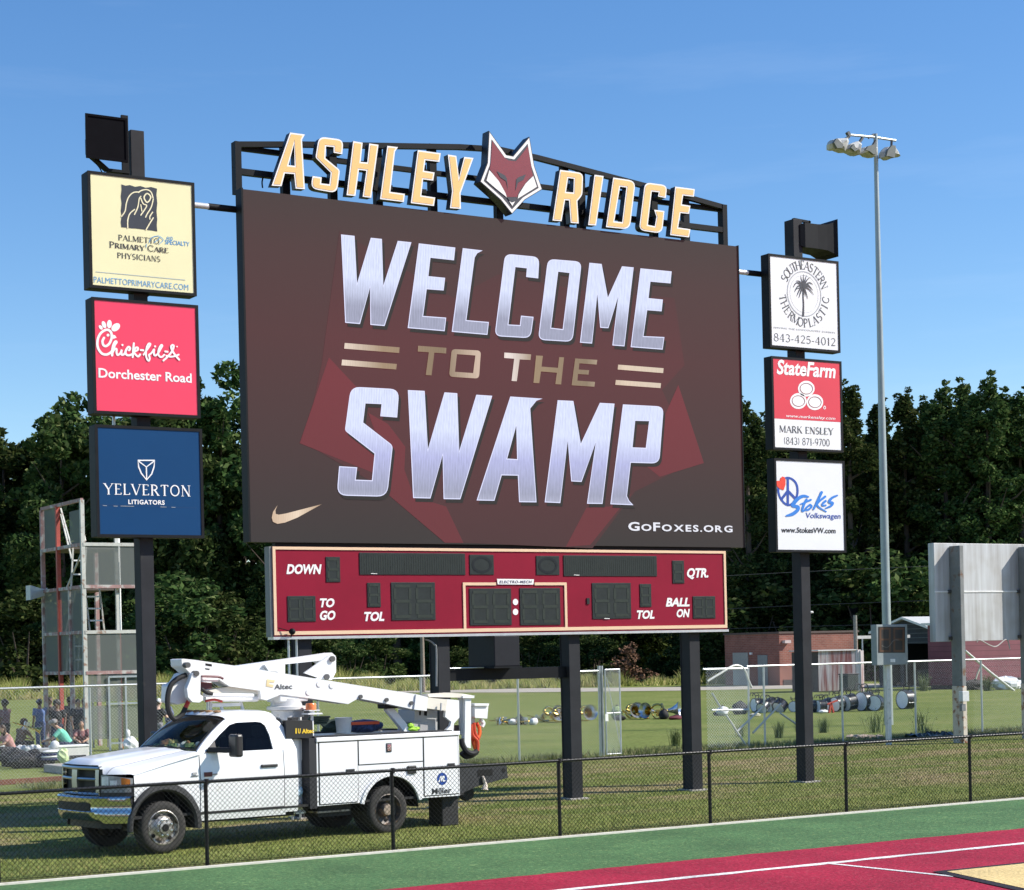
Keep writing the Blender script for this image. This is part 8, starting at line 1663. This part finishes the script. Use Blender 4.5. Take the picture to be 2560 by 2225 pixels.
for px_ in range(-250, 2800, 24):
    for z in (1.5, 4.5, 8.0, 11.5):
        d = 214 if px_ < 1850 else 176; q = far(px_ + rg.uniform(-10, 10), d + rg.uniform(-6, 6)); cl_.append(((q.x, q.y, z + rg.uniform(-.8, .8)), rg.uniform(1.6, 2.3)))
wo = bpy.data.objects.new('far_wood', leaf_mesh('far_wood', cl_, 38, .62, rg)); COL.objects.link(wo); wo['kind'] = 'stuff'
# tall grass under the trees
def tallgrass(name, n, pxa, pxb, d0, d1, h0, h1, wd, seed):
    rg = np.random.default_rng(seed); px_ = rg.uniform(pxa, pxb, n); d = rg.uniform(d0, d1, n); th = np.array([[*far(p, q)[:2]] for p, q in zip(px_, d)]); h = rg.uniform(h0, h1, n) * (.6 + .4*np.sin(px_*.05)*np.sin(px_*.021)); V = np.zeros((n, 3, 3)); l = rg.normal(0, .35, (n, 2)) * h[:, None]
    V[:, 0, :2] = th - [wd, wd*.5]; V[:, 1, :2] = th + [wd, wd*-.5]; V[:, 2, :2] = th + l; V[:, 2, 2] = h
    me = bpy.data.meshes.new(name); me.vertices.add(3*n); me.loops.add(3*n); me.polygons.add(n); me.vertices.foreach_set('co', V.reshape(-1)); me.loops.foreach_set('vertex_index', np.arange(3*n)); me.polygons.foreach_set('loop_start', np.arange(0, 3*n, 3)); me.update(calc_edges=True); me.materials.append(BLADE)
    o = bpy.data.objects.new(name, me); COL.objects.link(o); o['kind'] = 'stuff'
tallgrass('tall_grass', 14000, -200, 1000, 150, 164, .8, 2.3, .05, 1)
tallgrass('tall_grass', 9000, 1000, 1900, 150, 160, .6, 1.6, .05, 2)
# weeds
def weed(px_, py_, h, n, lb, m=BLADE, seed=1, grp=None):
    g = ground(px_, py_); rg = np.random.default_rng(seed); b = MB(); h *= .68; n = int(n*1.6)
    for i in range(n):
        a = rg.uniform(0, 6.283); l = h*rg.uniform(.55, 1.1); sp = l*rg.uniform(.1, .55); w_ = h*.014; c, s_ = math.cos(a), math.sin(a); ox, oy = rg.normal(0, h*.12, 2)
        p0 = (g.x + ox, g.y + oy, 0); p1 = (p0[0] + c*sp*.4, p0[1] + s_*sp*.4, l*.6); p2 = (p0[0] + c*sp, p0[1] + s_*sp, l)
        b.add([(p0[0] - s_*w_, p0[1] + c*w_, 0), (p0[0] + s_*w_, p0[1] - c*w_, 0), (p1[0] - s_*w_*.8, p1[1] + c*w_*.8, p1[2]), (p1[0] + s_*w_*.8, p1[1] - c*w_*.8, p1[2]), p2], [(0, 1, 3, 2), (2, 3, 4)])
        for k in range(3): t = rg.uniform(.4, .95); q = (p0[0] + c*sp*t, p0[1] + s_*sp*t, l*t); a2 = rg.uniform(0, 6.283); lw = h*.055; b.add([q, (q[0] + math.cos(a2)*lw, q[1] + math.sin(a2)*lw, q[2] + lw*.4), (q[0] + math.cos(a2+.6)*lw*1.4, q[1] + math.sin(a2+.6)*lw*1.4, q[2])], [(0, 1, 2)])
    o = b.build('weed_clump', m, fixn=False, loc=(g.x, g.y, 0)); tag(o, lb, 'weeds', grp)
WEEDM = mat('weed green', (.12, .16, .05), .8, var=.4, scale=3)
for i, q in enumerate([(2310, 1728, 1.7, 40, 'tall weed clump on the path in front of the barn doorway'), (2470, 1727, 1.5, 60, 'leafy weed clump behind the thin fence post by the billboard'), (2188, 1832, 1.3, 22, 'thin weed clump left of the white play clock post'), (2306, 1834, 1.3, 24, 'thin weed clump right of the play clock'), (2060, 1832, .8, 60, 'bushy weed clump right of the right sign pole'), (1688, 1865, .8, 70, 'bright grass clump left of the last board post'), (1948, 1845, .8, 60, 'weed clump left of the right sign pole'), (2000, 1842, .9, 70, 'weed clump right behind the right sign pole'), (2320, 1842, .6, 30, 'low weeds by the black sheet'), (1850, 1842, .7, 40, 'weed clump under the bent gate')]): weed(*q, WEEDM, i)
g = far(1575, 152); o = thing('dead_bush', 'reddish brown dead bush at the tree line above the gate', 'bush', g); rg = np.random.default_rng(3); me = leaf_mesh('foliage_dead', [((g.x + rg.normal()*.5, g.y + rg.normal()*.3, .6 + i*.32), 1.0 - i*.07) for i in range(9)], 120, .16, rg); me.materials.clear(); me.materials.append(mat('dead brown leaves', (.13, .065, .035), .9, var=.3)); co = bpy.data.objects.new('dead_foliage', me); COL.objects.link(co); co.parent = o; co.matrix_parent_inverse = Matrix.Translation(-o.location)
